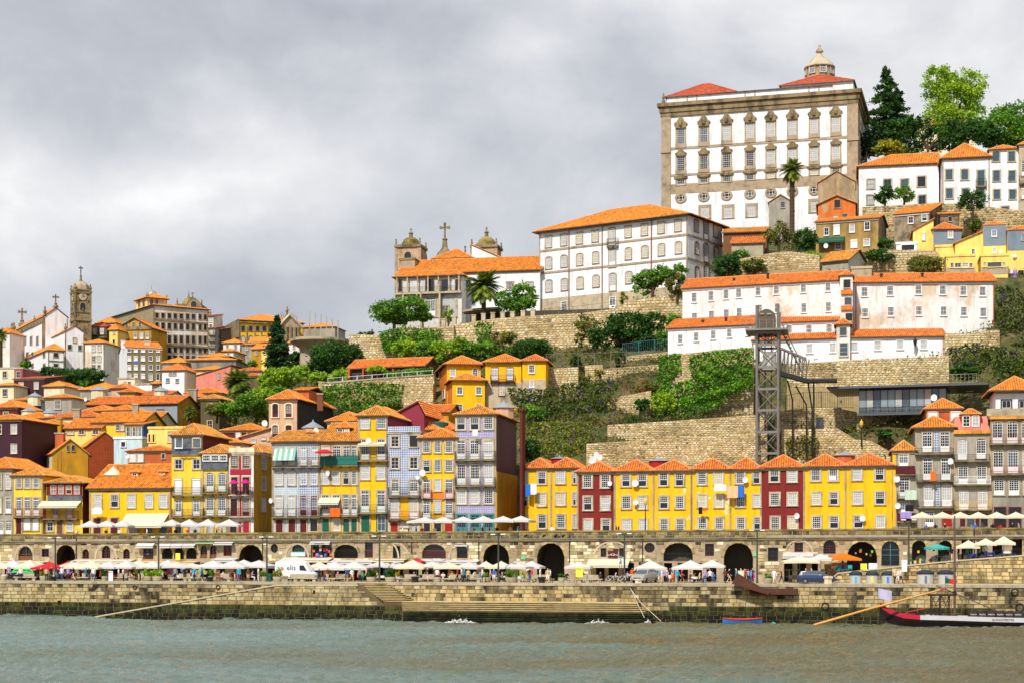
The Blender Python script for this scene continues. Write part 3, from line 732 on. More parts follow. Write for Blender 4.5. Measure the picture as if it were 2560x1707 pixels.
def tile_strips(mb,poly,step=.30,rad=.10):
 """cover tiles: one rib for each column of tiles, clipped to the convex slope polygon (first edge is the eave)"""
 P_=[Vector(p)for p in poly];o=P_[0];u=(P_[1]-o).normalized();n=None
 for k in range(2,len(P_)):
  n=(P_[1]-o).cross(P_[k]-o)
  if n.length>1e-6:break
 n.normalize()
 if n.z<0:n=-n
 v=n.cross(u).normalized()
 if v.z<0:v=-v
 q=[((p-o).dot(u),(p-o).dot(v))for p in P_]
 umin,umax=min(a for a,_ in q),max(a for a,_ in q)
 k=umin+step/2
 while k<umax:
  vs_=[]
  for(a,b),(c,d)in zip(q,q[1:]+q[:1]):
   if(a-k)*(c-k)<=0 and abs(a-c)>1e-6:vs_.append(b+(d-b)*(k-a)/(c-a))
  if len(vs_)>=2:
   lo,hi=min(vs_),max(vs_)
   if hi-lo>.25:
    r_=step*.36
    def pt(a,b,e):return o+u*a+v*b+n*e
    lo2=lo-.06
    ring_=[(-r_,.0),(-r_*.55,rad),(r_*.55,rad),(r_,.0)]
    for(a,e),(c,f)in zip(ring_,ring_[1:]):
     mb.poly([pt(k+a,lo2,e),pt(k+c,lo2,f),pt(k+c,hi,f),pt(k+a,hi,e)],0,[(k,lo2),(k+.01,lo2),(k+.01,hi),(k,hi)])
    mb.poly([pt(k+a,lo2,e)for a,e in ring_],0,[(k,lo2)]*4)
  k+=step
def slope(mb,poly):
 P_=[Vector(p)for p in poly];o=P_[0];u=(P_[1]-o).normalized();n=(P_[1]-o).cross(P_[2]-o)
 if n.length<1e-6:n=(P_[1]-o).cross(P_[-1]-o)
 n.normalize();v=n.cross(u);v=-v if v.z<0 else v
 mb.poly(poly,0,[((p-o).dot(u),(p-o).dot(v))for p in P_])
def roof(parent,kind,W,L,z,zp,ov=.4,mat_=None,thick=.14,tiles=True,hipL=True,hipR=True,rid=None,x0=0.0,y0=0.0,name='roof',back=True,ovb=None):
 """tiled roof over [x0,x0+W]x[y0,y0+L]: eave at z, ridge at zp"""
 mat_=mat_ or ROOF
 ovb=ov if ovb is None else ovb
 a,b,c,d=x0-ov,x0+W+ov,y0-ov,y0+L+ovb
 S=[];ridges=[]
 if kind=='hip':
  w2,l2=(b-a)/2,(d-c)/2
  if w2>=l2:
   r_=l2 if rid is None else rid
   p,q=(a+r_,c+l2,zp),(b-r_,c+l2,zp)
   if not hipL:p=(a,c+l2,zp)
   if not hipR:q=(b,c+l2,zp)
  else:
   r_=w2 if rid is None else rid
   p,q=(a+w2,c+r_,zp),(a+w2,d-r_,zp)
  A_,B_,C_,D_=(a,c,z),(b,c,z),(b,d,z),(a,d,z)
  if w2>=l2:S=[[A_,B_,q,p],[C_,D_,p,q],[B_,C_,q],[D_,A_,p]]
  else:S=[[A_,B_,p],[B_,C_,q,p],[C_,D_,q],[D_,A_,p,q]]
  ridges=[(p,q),(A_,p),(B_,q if w2>=l2 else p),(C_,q),(D_,p if w2>=l2 else q)]
 elif kind=='gx':
  yr=c+(d-c)*(.5 if rid is None else rid)
  p,q=(a,yr,zp),(b,yr,zp);S=[[(a,c,z),(b,c,z),q,p],[(b,d,z),(a,d,z),p,q]];ridges=[(p,q)]
 elif kind=='gy':
  xr=a+(b-a)*(.5 if rid is None else rid)
  p,q=(xr,c,zp),(xr,d,zp);S=[[(b,c,z),(b,d,z),q,p],[(a,d,z),(a,c,z),p,q]];ridges=[(p,q)]
 elif kind=='shed':S=[[(a,c,z),(b,c,z),(b,d,zp),(a,d,zp)]]
 elif kind=='shedx':S=[[(a,d,z),(a,c,z),(b,c,zp),(b,d,zp)]]
 elif kind=='shedxr':S=[[(b,c,z),(b,d,z),(a,d,zp),(a,c,zp)]]
 mb=MB()
 for s in S:slope(mb,s)
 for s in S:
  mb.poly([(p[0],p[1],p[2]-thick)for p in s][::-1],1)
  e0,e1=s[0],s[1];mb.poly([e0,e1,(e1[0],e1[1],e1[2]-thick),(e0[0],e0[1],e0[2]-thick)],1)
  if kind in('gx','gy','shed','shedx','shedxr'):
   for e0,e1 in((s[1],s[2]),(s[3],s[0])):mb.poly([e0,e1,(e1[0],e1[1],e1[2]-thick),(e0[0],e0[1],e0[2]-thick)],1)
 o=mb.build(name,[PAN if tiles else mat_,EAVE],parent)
 if tiles:
  mb=MB()
  for s in S:
   if not(s[0][1]>c+.1 and s[1][1]>c+.1):tile_strips(mb,s)
  if mb.v:mb.build('tile_rows',mat_,o,'stuff')
 if ridges:
  mb=MB()
  for p,q in ridges:
   if(Vector(p)-Vector(q)).length>.2:mb.tube([p,q],.10,5)
  mb.build('ridge_tiles',RIDGE if tiles else mat_,o)
 return o
def railing(mb,x0,x1,y0,z0,h,gap=.13,t=.011):
 mb.box(x0,x1,y0-.02,y0+.02,z0+h-.04,z0+h);mb.box(x0,x1,y0-.012,y0+.012,z0+.06,z0+.09)
 n=max(2,int((x1-x0)/gap))
 for i in range(n+1):
  x=x0+(x1-x0)*i/n;mb.box(x-t,x+t,y0-t,y0+t,z0,z0+h)
 for i in range(1,n):
  x=x0+(x1-x0)*(i+.5)/n
  mb.box(x-gap*.5,x+gap*.1,y0-.006,y0+.006,z0+h*.55+(i%2)*.08,z0+h*.58+(i%2)*.08)
class House:
 def __init__(s,name,label,Z,x0,x1,ye,yb,d,L,wall,rf=None,ang=0.0,cat='house',ov=.35,W=(),bal=(),strips=(),quoin=None,cornice=True,sm=None,fm=None,sw=.16,rmat=None,zbase=None,group=None,tiles=None,wy=None,smooth=False,sides=None,Lpx=None,hip=(True,True),rid=None,extra=None,ovb=None,sidel=None):
  s.Z=Z;pl,pr=Z.X(x0),Z.X(x1);s.d=d;s.sm,s.fm,s.sw=sm,fm,sw
  fr=Fr(pl,d,ang);W_=fr.hit(pr,1000)[0]
  if Lpx is not None:
   L=fr.hitx(Z.X(Lpx),0.0 if Z.X(Lpx)<pl else W_)
   if not 2.5<L<60:print('BAD L',label,L);L=10.0
  zg=min(ground_at(*fr.w(x,y,0)[:2])for x in(0,W_)for y in(0,L))if d>36 else(zstreet(pl)if d>12 else DECK)
  zv=fr.hit((pl+pr)/2,Z.Y(yb))[1]
  zb=zbase if zbase is not None else(min(zg-.3,zv)if d>36 else zg-.02)
  fr=Fr(pl,d,ang,zb);s.fr=fr;s.W=W_;s.L=L
  s.H=fr.hit((pl+pr)/2,Z.Y(ye))[1]
  s.t=thing(name,label,cat,fr.o,fr.th,group)
  s.wall=wall;rmat=rmat or ROOF
  tiles=(Yat(pl,d)<330)if tiles is None else tiles
  mb=MB();Ws,H=s.W,s.H
  fw=[wall]*4
  if sides:fw[1]=sides
  gy=rf and rf[0]=='gy'
  s.zp=None
  if rf and rf[0]!='flat':
   k=rf[0];ry={'hip':min(Ws,L)/2+.01,'gx':L*.5 if rid is None else L*rid,'gy':0.0,'shed':L,'shedx':L/2,'shedxr':L/2}[k]
   s.zp=fr.zat(Ws/2,ry if(k!='hip' or Ws>=L or rid is None)else rid,Z.Y(rf[1]))
   s.zp=max(s.zp,H+.25)
  top=[(0,H),(Ws,H)]
  pts=[(0,0),(Ws,0),(Ws,H),(0,H)]
  if gy:pts=[(0,0),(Ws,0),(Ws,H),(Ws*(.5 if rid is None else rid),s.zp-.16),(0,H)]
  mb.poly([(x,0,z)for x,z in pts],0);mb.poly([(x,L,z)for x,z in pts][::-1],0)
  k=rf[0]if rf else None
  if k=='gx':
   yr=L*(.5 if rid is None else rid)
   for x,mi in((Ws,1),(0,2)):mb.poly([(x,0,0),(x,L,0),(x,L,H),(x,yr,s.zp-.16),(x,0,H)],mi)
  elif k=='shed':
   for x,mi in((Ws,1),(0,2)):mb.poly([(x,0,0),(x,L,0),(x,L,s.zp-.16),(x,0,H)],mi)
   mb.poly([(0,L,H),(Ws,L,H),(Ws,L,s.zp-.16),(0,L,s.zp-.16)])
  elif k=='shedx':
   for x,mi,hh in((Ws,1,s.zp-.16),(0,2,H)):mb.poly([(x,0,0),(x,L,0),(x,L,hh),(x,0,hh)],mi)
   mb.poly([(0,0,H),(Ws,0,H),(Ws,0,s.zp-.16)])
  elif k=='shedxr':
   for x,mi,hh in((Ws,1,H),(0,2,s.zp-.16)):mb.poly([(x,0,0),(x,L,0),(x,L,hh),(x,0,hh)],mi)
   mb.poly([(0,0,H),(Ws,0,H),(0,0,s.zp-.16)])
  else:
   for x,mi in((Ws,1),(0,2)):mb.poly([(x,0,0),(x,L,0),(x,L,H),(x,0,H)],mi)
  if k in(None,'flat'):mb.poly([(0,0,H-.02),(Ws,0,H-.02),(Ws,L,H-.02),(0,L,H-.02)])
  mb.build('wall',[wall,sides or wall,sidel or wall],s.t)
  if k=='flat':
   mb=MB();mb.box(-.12,Ws+.12,-.12,.3,H-.25,H+.12);mb.box(-.12,.25,.3,L,H-.25,H+.12);mb.box(Ws-.25,Ws+.12,.3,L,H-.25,H+.12);mb.build('parapet',sm or STONEL,s.t)
  elif k:
   roof(s.t,k,Ws,L,H+.02,s.zp,ov,rmat,tiles=tiles,hipL=hip[0],hipR=hip[1],rid=rid,ovb=ovb)
   if cornice and k in('hip','gx','shed'):
    mb=MB();mb.box(-.1,Ws+.1,-.16,-.003,H-.34,H-.13);mb.build('cornice',sm or STONE,s.t)
  if quoin:
   for x in(0,Ws):
    mb=MB();q=.2;mb.box(max(x-q,-.03),min(x+q,Ws+.03),-.06,-.003,0,H-.36 if cornice else H-.1);mb.build('quoin',quoin,s.t)
  for r in W:s.row(*r[:4],**(r[4]if len(r)>4 else{}))
  for b in bal:s.balcony(*b)
  for q in strips:s.strip(*q)
 def lx(s,x,y,dep=0.0):return s.fr.hit(s.Z.X(x),s.Z.Y(y),dep)
 def row(s,y0,y1,kind,xs,**kw):
  k=kind[0];opt={}
  if 'a' in kind[1:]:opt['arch']=1
  if 'A' in kind[1:]:opt['arch']=2
  opt.update(dict(sw=s.sw,sm=s.sm,fm=s.fm));opt.update(kw)
  for x0,x1 in xs:
   (a,zt),(b,zb)=s.lx(x0,y0),s.lx(x1,y1)
   window(s.t,k,(a+b)/2,zb,b-a,zt-zb,**opt)
 def side(s,y0,y1,kind,xs,right=True,**kw):
  X=s.W if right else 0
  for x0,x1 in xs:
   ya,yb=s.fr.hitx(s.Z.X(x0),X),s.fr.hitx(s.Z.X(x1),X);ym=(ya+yb)/2
   zt,zb=s.fr.zat(X,ym,s.Z.Y(y0)),s.fr.zat(X,ym,s.Z.Y(y1))
   o=dict(sw=s.sw,sm=s.sm,fm=s.fm);o.update(kw)
   window(s.t,kind[0],X,zb,abs(yb-ya),zt-zb,y=ym,rz=R(90)if right else R(-90),arch=1 if 'a' in kind[1:]else 0,**o)
 def balcony(s,x0,x1,yt,yb,m=None,dep=.75,solid=None,slab=None):
  m=m or IRON;a,zt=s.lx(x0,yt,-dep);b,zb=s.lx(x1,yb,-dep)
  mb=MB();mb.box(a,b,-dep,-.14,zb-.14,zb)
  for i in range(max(2,int((b-a)/1.2))+1):
   x=a+.1+(b-a-.2)*i/max(2,int((b-a)/1.2));mb.box(x-.06,x+.06,-dep*.7,-.02,zb-.36,zb-.145)
  o=mb.build('balcony',slab or STONED,s.t)
  mb=MB();h=zt-zb;railing(mb,a+.03,b-.03,-dep+.04,zb,h)
  for x in(a+.03,b-.03):
   mb.box(x-.02,x+.02,-dep+.04,-.14,zb+h-.04,zb+h)
   for j in range(1,5):mb.box(x-.01,x+.01,-dep+.04+j*.13,-dep+.06+j*.13,zb,zb+h)
  mb.build('railing',m,o)
  if solid:
   mb=MB();mb.box(a+.03,b-.03,-dep+.07,-dep+.09,zb+.03,zb+h-.06);mb.build('screen',solid,o)
 def strip(s,x0,x1,y0,y1,m,pr=.05,name='panel'):
  (a,zt),(b,zb)=s.lx(x0,y0),s.lx(x1,y1);mb=MB();mb.box(a,b,-pr,-.003,zb,zt);mb.build(name,m,s.t)
 def band(s,x,y,th,m,pr=.08,name='string_course',a=0.0,b=None,side=False):
  z=s.lx(x,y)[1];mb=MB();mb.box(a,s.W if b is None else b,-pr,-.003,z-th/2,z+th/2)
  if side:mb.box(s.W+.003,s.W+pr,-pr,s.L,z-th/2,z+th/2)
  return mb.build(name,m,s.t)
 def auto(s,rows=2,gap=2.5,kind='w',**kw):
  n=max(1,int(s.W/gap));kw.setdefault('sw',.1)
  for r in range(rows):
   for i in range(n):
    if rw.random()<.85:window(s.t,kind,s.W*(i+.5)/n,s.H-2.2-r*3.0,.95,1.4,sm=kw.get('sm',STONEL),sw=kw['sw'])
 def w1(s,x,y,w_,h_,kind,**kw):
  s.row(y-h_/2,y+h_/2,kind,[(x-w_/2,x+w_/2)],**kw)
 def awning(s,x0,x1,yt,yb,m=None,dep=1.3,label=None,stripes=None,name='awning',val=.22):
  a,zt=s.lx(x0,yt);b,_=s.lx(x1,yt);_,zb=s.lx((x0+x1)/2,yb,-dep)
  return awning_at(s.fr,s.fr.w(a,-.02,0),a,b,zt,zb,dep,m or FABC,label,stripes,val)
 def dormer(s,x0,x1,y0,y1,ypk,yin,m,nx=2,kind='s',rmat=None,Lr=1.8,ov=.18):
  (a,zt),(b,zb)=s.lx(x0,y0,yin),s.lx(x1,y1,yin);o=None
  mb=MB();mb.box(a,b,yin,yin+Lr,zb-.6,zt);o=mb.build('dormer',m,s.t)
  zp=s.fr.zat((a+b)/2,yin+.5,s.Z.Y(ypk));w_=(b-a)
  r=roof(o,'hip',w_,Lr,zt+.01,max(zp,zt+.2),ov,rmat or ROOF,.08,True,rid=None,x0=a,y0=yin,name='dormer_roof')
  n=nx
  for i in range(n):
   ww=w_/n;window(o,kind,a+ww*(i+.5),zb+.05,ww*.72,(zt-zb)*.86,y=yin,sw=0,sm=WFRAME,fm=WFRAME,nx=2,ny=3)
 def chimney(s,x,y0,y1,yin,w_=.7,m=None):
  a,zt=s.lx(x,y0,yin);_,zb=s.lx(x,y1,yin);mb=MB();mb.box(a-w_/2,a+w_/2,yin,yin+w_*.8,zb-.5,zt);mb.box(a-w_*.62,a+w_*.62,yin-w_*.1,yin+w_*.9,zt,zt+.15)
  o=mb.build('chimney',m or CREAM,s.t);return o
 def lantern(s,x,y0,y1,yin,r_=.9,m=None,base=None):
  a,zt=s.lx(x,y0,yin);_,zb=s.lx(x,y1,yin);mb=MB();zm=zb+(zt-zb)*.42
  mb.lathe([(r_*1.0,zb-.8),(r_*.95,zm)],10,(a,yin));o=mb.build('roof_lantern',base or TERRA,s.t)
  mb=MB();mb.lathe([(r_*1.12,zm),(r_*.95,zm+.08),(.12,zt),(.05,zt+.25)],10,(a,yin));mb.build('lantern_glazing',m or ZINC,o)
 def skylight(s,x0,x1,y0,y1,yin):
  pass
def awning_at(fr,org,a,b,zt,zb,dep,m,label,stripes=None,val=.22,text=None):
 t=thing('awning',label,'awning',(org.x,org.y,fr.z0),fr.th)
 w_=b-a;mb=MB();n=8 if stripes else 1
 for i in range(n):
  x0,x1=w_*i/n,w_*(i+1)/n
  mb.poly([(x0,-dep,zb),(x1,-dep,zb),(x1,0,zt),(x0,0,zt)],i%2);mb.poly([(x0,-dep,zb),(x1,-dep,zb),(x1,-dep-.01,zb-val),(x0,-dep-.01,zb-val)],i%2)
  mb.poly([(x0,-dep,zb-.02),(x1,-dep,zb-.02),(x1,0,zt-.02),(x0,0,zt-.02)][::-1],i%2)
 mb.build('canopy',[m,stripes or m],t)
 mb=MB()
 for x in(.03,w_-.03):mb.tube([(x,-.01,zt-.35),(x,-dep,zb-.03)],.025,5)
 mb.tube([(0,-dep,zb-.03),(w_,-dep,zb-.03)],.03,5);mb.build('arms',IRON,t)
 if text:put('lettering',text_mesh(text,IRON,val*.85,.004),t,(w_/2,-dep-.03,zb-val*.82))
 return t
def pair(*c,w_):return[(x-w_/2,x+w_/2)for x in c]
YB1=1545
GR1='houses facing the upper street'
h=House('townhouse','pale grey townhouse with tall white windows beside the yellow three-bay house',Z3,-180,130,830,YB1,20,11,GREYP,('hip',705),hip=(False,True),W=[(890,1050,'s',[(65,120),(-40,15)]),(1145,1310,'f',[(65,120),(-40,15)]),(1395,1540,'f',[(0,40),(65,125)])])
h=House('townhouse','yellow townhouse with three bays, a long balcony and a wine-red door',Z3,135,465,905,YB1,20,9,YELS,('hip',815),quoin=STONE,rmat=ROOFO,W=[(935,1040,'s',[(180,235),(272,330),(365,427)],dict(pane=DARKG)),(1145,1335,'f',[(180,235),(272,330),(365,427)],dict(pane=DARKG)),(1370,1540,'D',[(180,235)],dict(fm=WINEP)),(1375,1500,'r',[(262,330),(357,420)])],bal=[(140,440,1262,1350,RUST)])
h=House('townhouse','narrow dark red townhouse with slate band and a beige awning over its balcony',Z3,505,900,985,YB1,20,8,YELS,('hip',905),ov=.45,rmat=ROOFO,sides=DKRED,W=[(1010,1105,'s',[(555,615),(640,697),(810,870)],dict(sw=.09,sm=TERRA)),(1010,1105,'o',[(722,783)],dict(sw=.09,sm=TERRA)),(1245,1365,'f',[(580,635),(730,790)]),(1410,1510,'w',[(515,580),(730,795)]),(1400,1535,'D',[(625,685)],dict(fm=WOOD))],bal=[(462,840,1292,1372,RUST)],strips=[(508,898,990,1118,DKRED,.03),(520,898,1120,1182,SLATE,.1,'slate_band')],cornice=False)
h.awning(460,890,1180,1240,FABC,1.5,'beige awning over the potted balcony of the dark red townhouse')
h=House('townhouse','wide yellow house with long tiled roof, two dormers and a pale roof lantern',Z3,975,1855,1042,YB1,20,14,YEL,('gx',782),ov=.45,quoin=STONE,rmat=ROOF,sides=YEL,W=[(1115,1255,'s',[(1025,1105),(1395,1475),(1585,1665),(1740,1820)],dict(pane=CURT)),(1115,1250,'o',[(1210,1290)]),(1368,1535,'D',[(1022,1100),(1210,1285)],dict(fm=WINEP)),(1360,1535,'d',[(1392,1500)]),(1450,1535,'d',[(1580,1660),(1740,1820)])],strips=[(978,1852,1045,1082,STONED,.04,'cornice_band')])
h.awning(1380,1840,1318,1455,FABC,2.6,'large cream awning on the wide yellow house by the white parasols')
h.dormer(1432,1502,870,962,832,3.3,CREAM,1);h.dormer(1736,1802,865,940,828,3.6,CREAM,1);h.lantern(1235,815,970,4.5,1.5,CREAM,CREAM)
h=House('townhouse','tall yellow townhouse with slate-hung top storey and drying washing',Z4,135,490,400,1532,20,10,YELS,('hip',265),ov=.4,rmat=ROOFO,sides=DKRED,W=[(430,545,'f',[(180,260)],dict(sw=.07,sm=WFRAME,lowp=.45)),(425,540,'r',[(385,465)]),(680,790,'w',[(175,258),(383,463)]),(905,1085,'r',[(175,252),(375,465)]),(1155,1325,'f',[(180,250),(385,460)]),(1400,1525,'d',[(180,250),(330,460)])],bal=[(128,488,1002,1090),(128,488,1255,1338)],strips=[(137,488,408,622,SLATE,.09,'slate_cladding'),(137,488,622,634,STONED,.16,'ledge')])
h=House('townhouse','townhouse with green glazed gallery over arched white balcony doors',Z4,492,790,612,1532,20,9,YELS,('hip',505),ov=.45,rmat=ROOFO,quoin=STONE,W=[(840,1042,'fa',[(538,622),(673,757)],dict(pane=BLUEG)),(1110,1322,'fa',[(536,622),(670,757)],dict(pane=BLUEG)),(1390,1525,'dA',[(675,755),(545,615)])],bal=[(490,785,970,1062),(490,785,1240,1332)],strips=[(490,782,615,705,GREENP,.35,'gallery_frame'),(486,785,706,795,SLATE,.28,'slate_apron')])
for x0,x1 in((495,580),(592,678),(692,772)):
 (a,zt),(b,zb)=h.lx(x0,628,-.36),h.lx(x1,698,-.36);window(h.t,'s',(a+b)/2,zb,b-a,zt-zb,y=-.36,sw=0,sm=WFRAME,nx=4,ny=2,pane=DARKG)
h=House('townhouse','slim white townhouse with crimson bands, balusters and parapet',Z4,797,1080,602,1532,20,9,mat('white_painted_stone',(.70,.66,.62),.8,.08,.8),('flat',0),sides=OCHRE,sm=STONEL,W=[(640,775,'f',[(825,900),(960,1036)],dict(fm=WINEP,lowp=.15)),(885,1075,'f',[(825,897),(955,1032)],dict(fm=WINEP,lowp=.2)),(1135,1330,'f',[(820,892),(955,1030)],dict(fm=WINEP,lowp=.25)),(1430,1520,'w',[(810,886)],dict(fm=WINEP)),(1395,1525,'D',[(965,1030)],dict(fm=CRIMB))],bal=[(785,1060,997,1085,WINEP,.7,None,STONEL),(780,1060,1242,1335,WINEP,.7,None,STONEL)],strips=[(916,937,638,1335,CRIMB,.035),(808,1052,800,857,CRIMB,.05),(905,940,1395,1520,CRIMB,.04),(798,1090,545,604,CREAM,.1,'parapet_wall')])
h.side(655,790,'s',[(1172,1215)]);h.side(885,1035,'s',[(1168,1215)]);h.side(1130,1280,'s',[(1165,1215)])
h=House('rear_house','ochre rear house with tiled roof behind the white and crimson townhouse',Z4,1000,1165,600,1532,26,9,OCHRE,('hip',505),ov=.4,rmat=ROOFO,sides=OCHRE)
h=House('townhouse','double townhouse faced in pale blue glazed tiles under a broad roof',Z4,1292,1845,472,1532,20,13,AZ1,('gx',345),ov=.5,rmat=ROOFO,quoin=STONE,hip=(True,False),W=[(545,742,'f',[(1330,1410),(1480,1560),(1625,1690),(1752,1818)]),(825,975,'s',[(1335,1415),(1480,1560)],dict(pane=CURT)),(825,970,'oa',[(1620,1692),(1740,1816)]),(1100,1325,'f',[(1335,1415),(1480,1560)],dict(pane=CURT)),(1100,1325,'f',[(1620,1690),(1744,1814)],dict(pane=DARKG,fm=WINEP)),(1370,1525,'D',[(1340,1416),(1485,1560),(1620,1690)],dict(fm=WINEP)),(1370,1505,'w',[(1738,1816)],dict(fm=WINEP,pane=DARKG))],bal=[(1285,1840,662,762),(1285,1840,1242,1342)],strips=[(1592,1840,500,1345,AZ2,.03,'patterned_tile_panel'),(1300,1590,1345,1375,STONE,.05,'stone_band')])
h.awning(1322,1575,545,690,FABRIC,.9,'green and white striped awning on the pale blue tiled house',mat('green_stripe_canvas',(.22,.50,.42),.8,.05,1,trans=.2),val=.05)
h.dormer(1700,1765,372,430,340,4.0,ZINC,1,'d')
h=House('townhouse','broad yellow townhouse with red dormer and green-screened balcony',Z5,8,308,792,1530,20,12,YEL,('gx',640),ov=.45,rmat=ROOFO,quoin=STONE,W=[(830,975,'f',[(18,80),(105,170),(190,247),(258,304)]),(1035,1142,'s',[(15,75),(100,162),(258,302)]),(1035,1142,'o',[(190,237)]),(1230,1392,'f',[(15,75),(105,162),(190,237),(258,302)]),(1422,1528,'D',[(15,75),(193,240),(258,304)],dict(fm=GREENP)),(1422,1520,'w',[(104,166)])],bal=[(2,306,910,985,IRON,.8,mat('green_balcony_mesh',(.02,.22,.17),.7,.1,2)),(2,306,1335,1398)])
h.dormer(138,245,682,757,622,2.6,DKRED,2)
h.awning(0,170,1250,1296,FABC,1.1,'beige awning above orange washing on the broad yellow townhouse')
h=House('townhouse','tall bright yellow townhouse with green doors and plant-filled balcony',Z5,312,550,582,1530,20,12,YEL,('hip',500),ov=.4,rmat=ROOFO,sides=CRIMC,quoin=STONE,W=[(605,686,'s',[(336,406),(466,536)]),(775,938,'f',[(340,402),(470,532)],dict(pane=DARKG)),(988,1102,'s',[(335,405),(465,532)],dict(pane=CURT)),(1195,1368,'f',[(338,402),(468,532)]),(1395,1528,'D',[(340,406)],dict(fm=GREENP)),(1395,1525,'w',[(470,536)],dict(sm=GREENP))],bal=[(308,548,872,945),(308,548,1307,1375,GREENP)])
h.awning(320,542,803,818,FABC,1.0,'thin cream awning over the plant balcony of the tall yellow townhouse')
h=House('rear_house','crimson clad rear wing with broken tiled roof behind the tall yellow townhouse',Z5,600,850,580,1530,31,11,CRIMC,('gy',462),ov=.3,rmat=ROOFR,rid=.78)
h=House('townhouse','narrow townhouse in blue and white patterned tiles with tiled parapet',Z5,556,820,712,1530,20,11,AZ2,('flat',0),sm=STONEL,sw=.2,W=[(750,836,'w',[(582,645)],dict(ny=3)),(745,835,'d',[(735,798)],dict(pane=DARKG)),(922,1014,'w',[(582,645),(735,798)],dict(ny=3,pane=DARKG)),(1105,1228,'f',[(585,645),(735,800)]),(1272,1418,'f',[(582,645),(735,800)]),(1450,1528,'D',[(580,636)],dict(fm=REDP)),(1455,1492,'s',[(665,720)]),(1455,1528,'d',[(750,805)])],bal=[(552,812,1166,1238),(552,812,1360,1428,RUST)],strips=[(557,820,672,714,AZ2,.2,'parapet_tiles'),(650,732,1245,1432,YEL,.03),(557,820,1435,1530,CREAM,.02)],cornice=False)
h=House('rear_house','orange tiled rear house behind the blue and white townhouse',Z5,640,985,700,1530,31.5,8,DKRED,('hip',618),ov=.4,rmat=ROOF)
h=House('townhouse','yellow townhouse of three narrow bays with red balcony rails',Z5,822,1105,762,1530,20,10,YEL,('hip',685),ov=.45,rmat=ROOF,quoin=STONE,W=[(790,882,'s',[(842,900),(938,986),(1025,1082)],dict(pane=DARKG)),(948,1040,'o',[(843,900)]),(945,1036,'s',[(938,986),(1025,1084)]),(1105,1252,'f',[(843,900),(1025,1083)],dict(pane=DARKG)),(1103,1196,'s',[(938,986)]),(1285,1412,'f',[(843,900),(1025,1083)],dict(fm=WFRAME,pane=DARKG)),(1280,1372,'s',[(938,986)]),(1455,1528,'d',[(850,900),(935,990)]),(1455,1528,'D',[(1022,1085)],dict(fm=REDP))],bal=[(836,908,1188,1252,REDP,.5),(1018,1092,1188,1252,REDP,.5),(830,1095,1365,1420,IRON,.45)],strips=[(905,1018,1200,1260,ORANGEP,.02),(824,1105,1262,1280,STONED,.06,'string_course')])
h=House('townhouse','tall townhouse in blue and rose tiles with two iron balconies',Z5,1110,1438,572,1530,20,14,AZ3,('hip',498),ov=.4,rmat=ROOFO,sides=PURPLE,quoin=STONE,sw=.2,W=[(600,696,'o',[(1118,1186),(1230,1298)]),(596,692,'s',[(1340,1410)]),(785,932,'f',[(1120,1186),(1230,1298),(1340,1412)]),(968,1142,'fa',[(1122,1188),(1232,1302),(1343,1413)]),(1183,1302,'sa',[(1123,1192),(1233,1302)],dict(pane=CURT)),(1183,1300,'sa',[(1343,1413)],dict(pane=DARKG)),(1392,1528,'f',[(1122,1192),(1235,1302),(1345,1413)],dict(fm=TEALP,sm=TEALP))],bal=[(1098,1428,872,938),(1098,1428,1087,1150)],strips=[(1112,1436,1302,1314,STONE,.05,'string_course'),(1112,1436,1376,1392,STONE,.05,'string_course'),(1112,1436,762,772,STONE,.05,'string_course')])
_o=h.fr;mb=MB();zs_=_o.zat(h.W,7,Z5.Y(1055));mb.box(h.W+.004,h.W+.12,-.02,14,0,zs_);mb.build('ochre_side_wall',OCHRE,h.t)
h.lantern(1500,470,560,9.0,1.5,ZINC,PINKP)
mb=MB();mb.lathe([(1.3,0),(1.35,2.2),(1.2,2.3),(.1,2.5)],14)
p_=P(Z5.X(975),Z5.Y(690),34);wt=mb.build('water_tank',GREENP,None,smooth=False,loc=(p_.x,p_.y,p_.z-1.4));tag(wt,'green cylindrical water tank on the roofs behind the yellow townhouse','water tank')
House('fin_wall','thin oxblood party wall standing up beside the purple clad wall',Z5,1632,1652,530,1530,22,2.2,DKRED,('flat',0),cat='party wall',cornice=False,sm=DKRED)
W3=lambda*r:list(r)
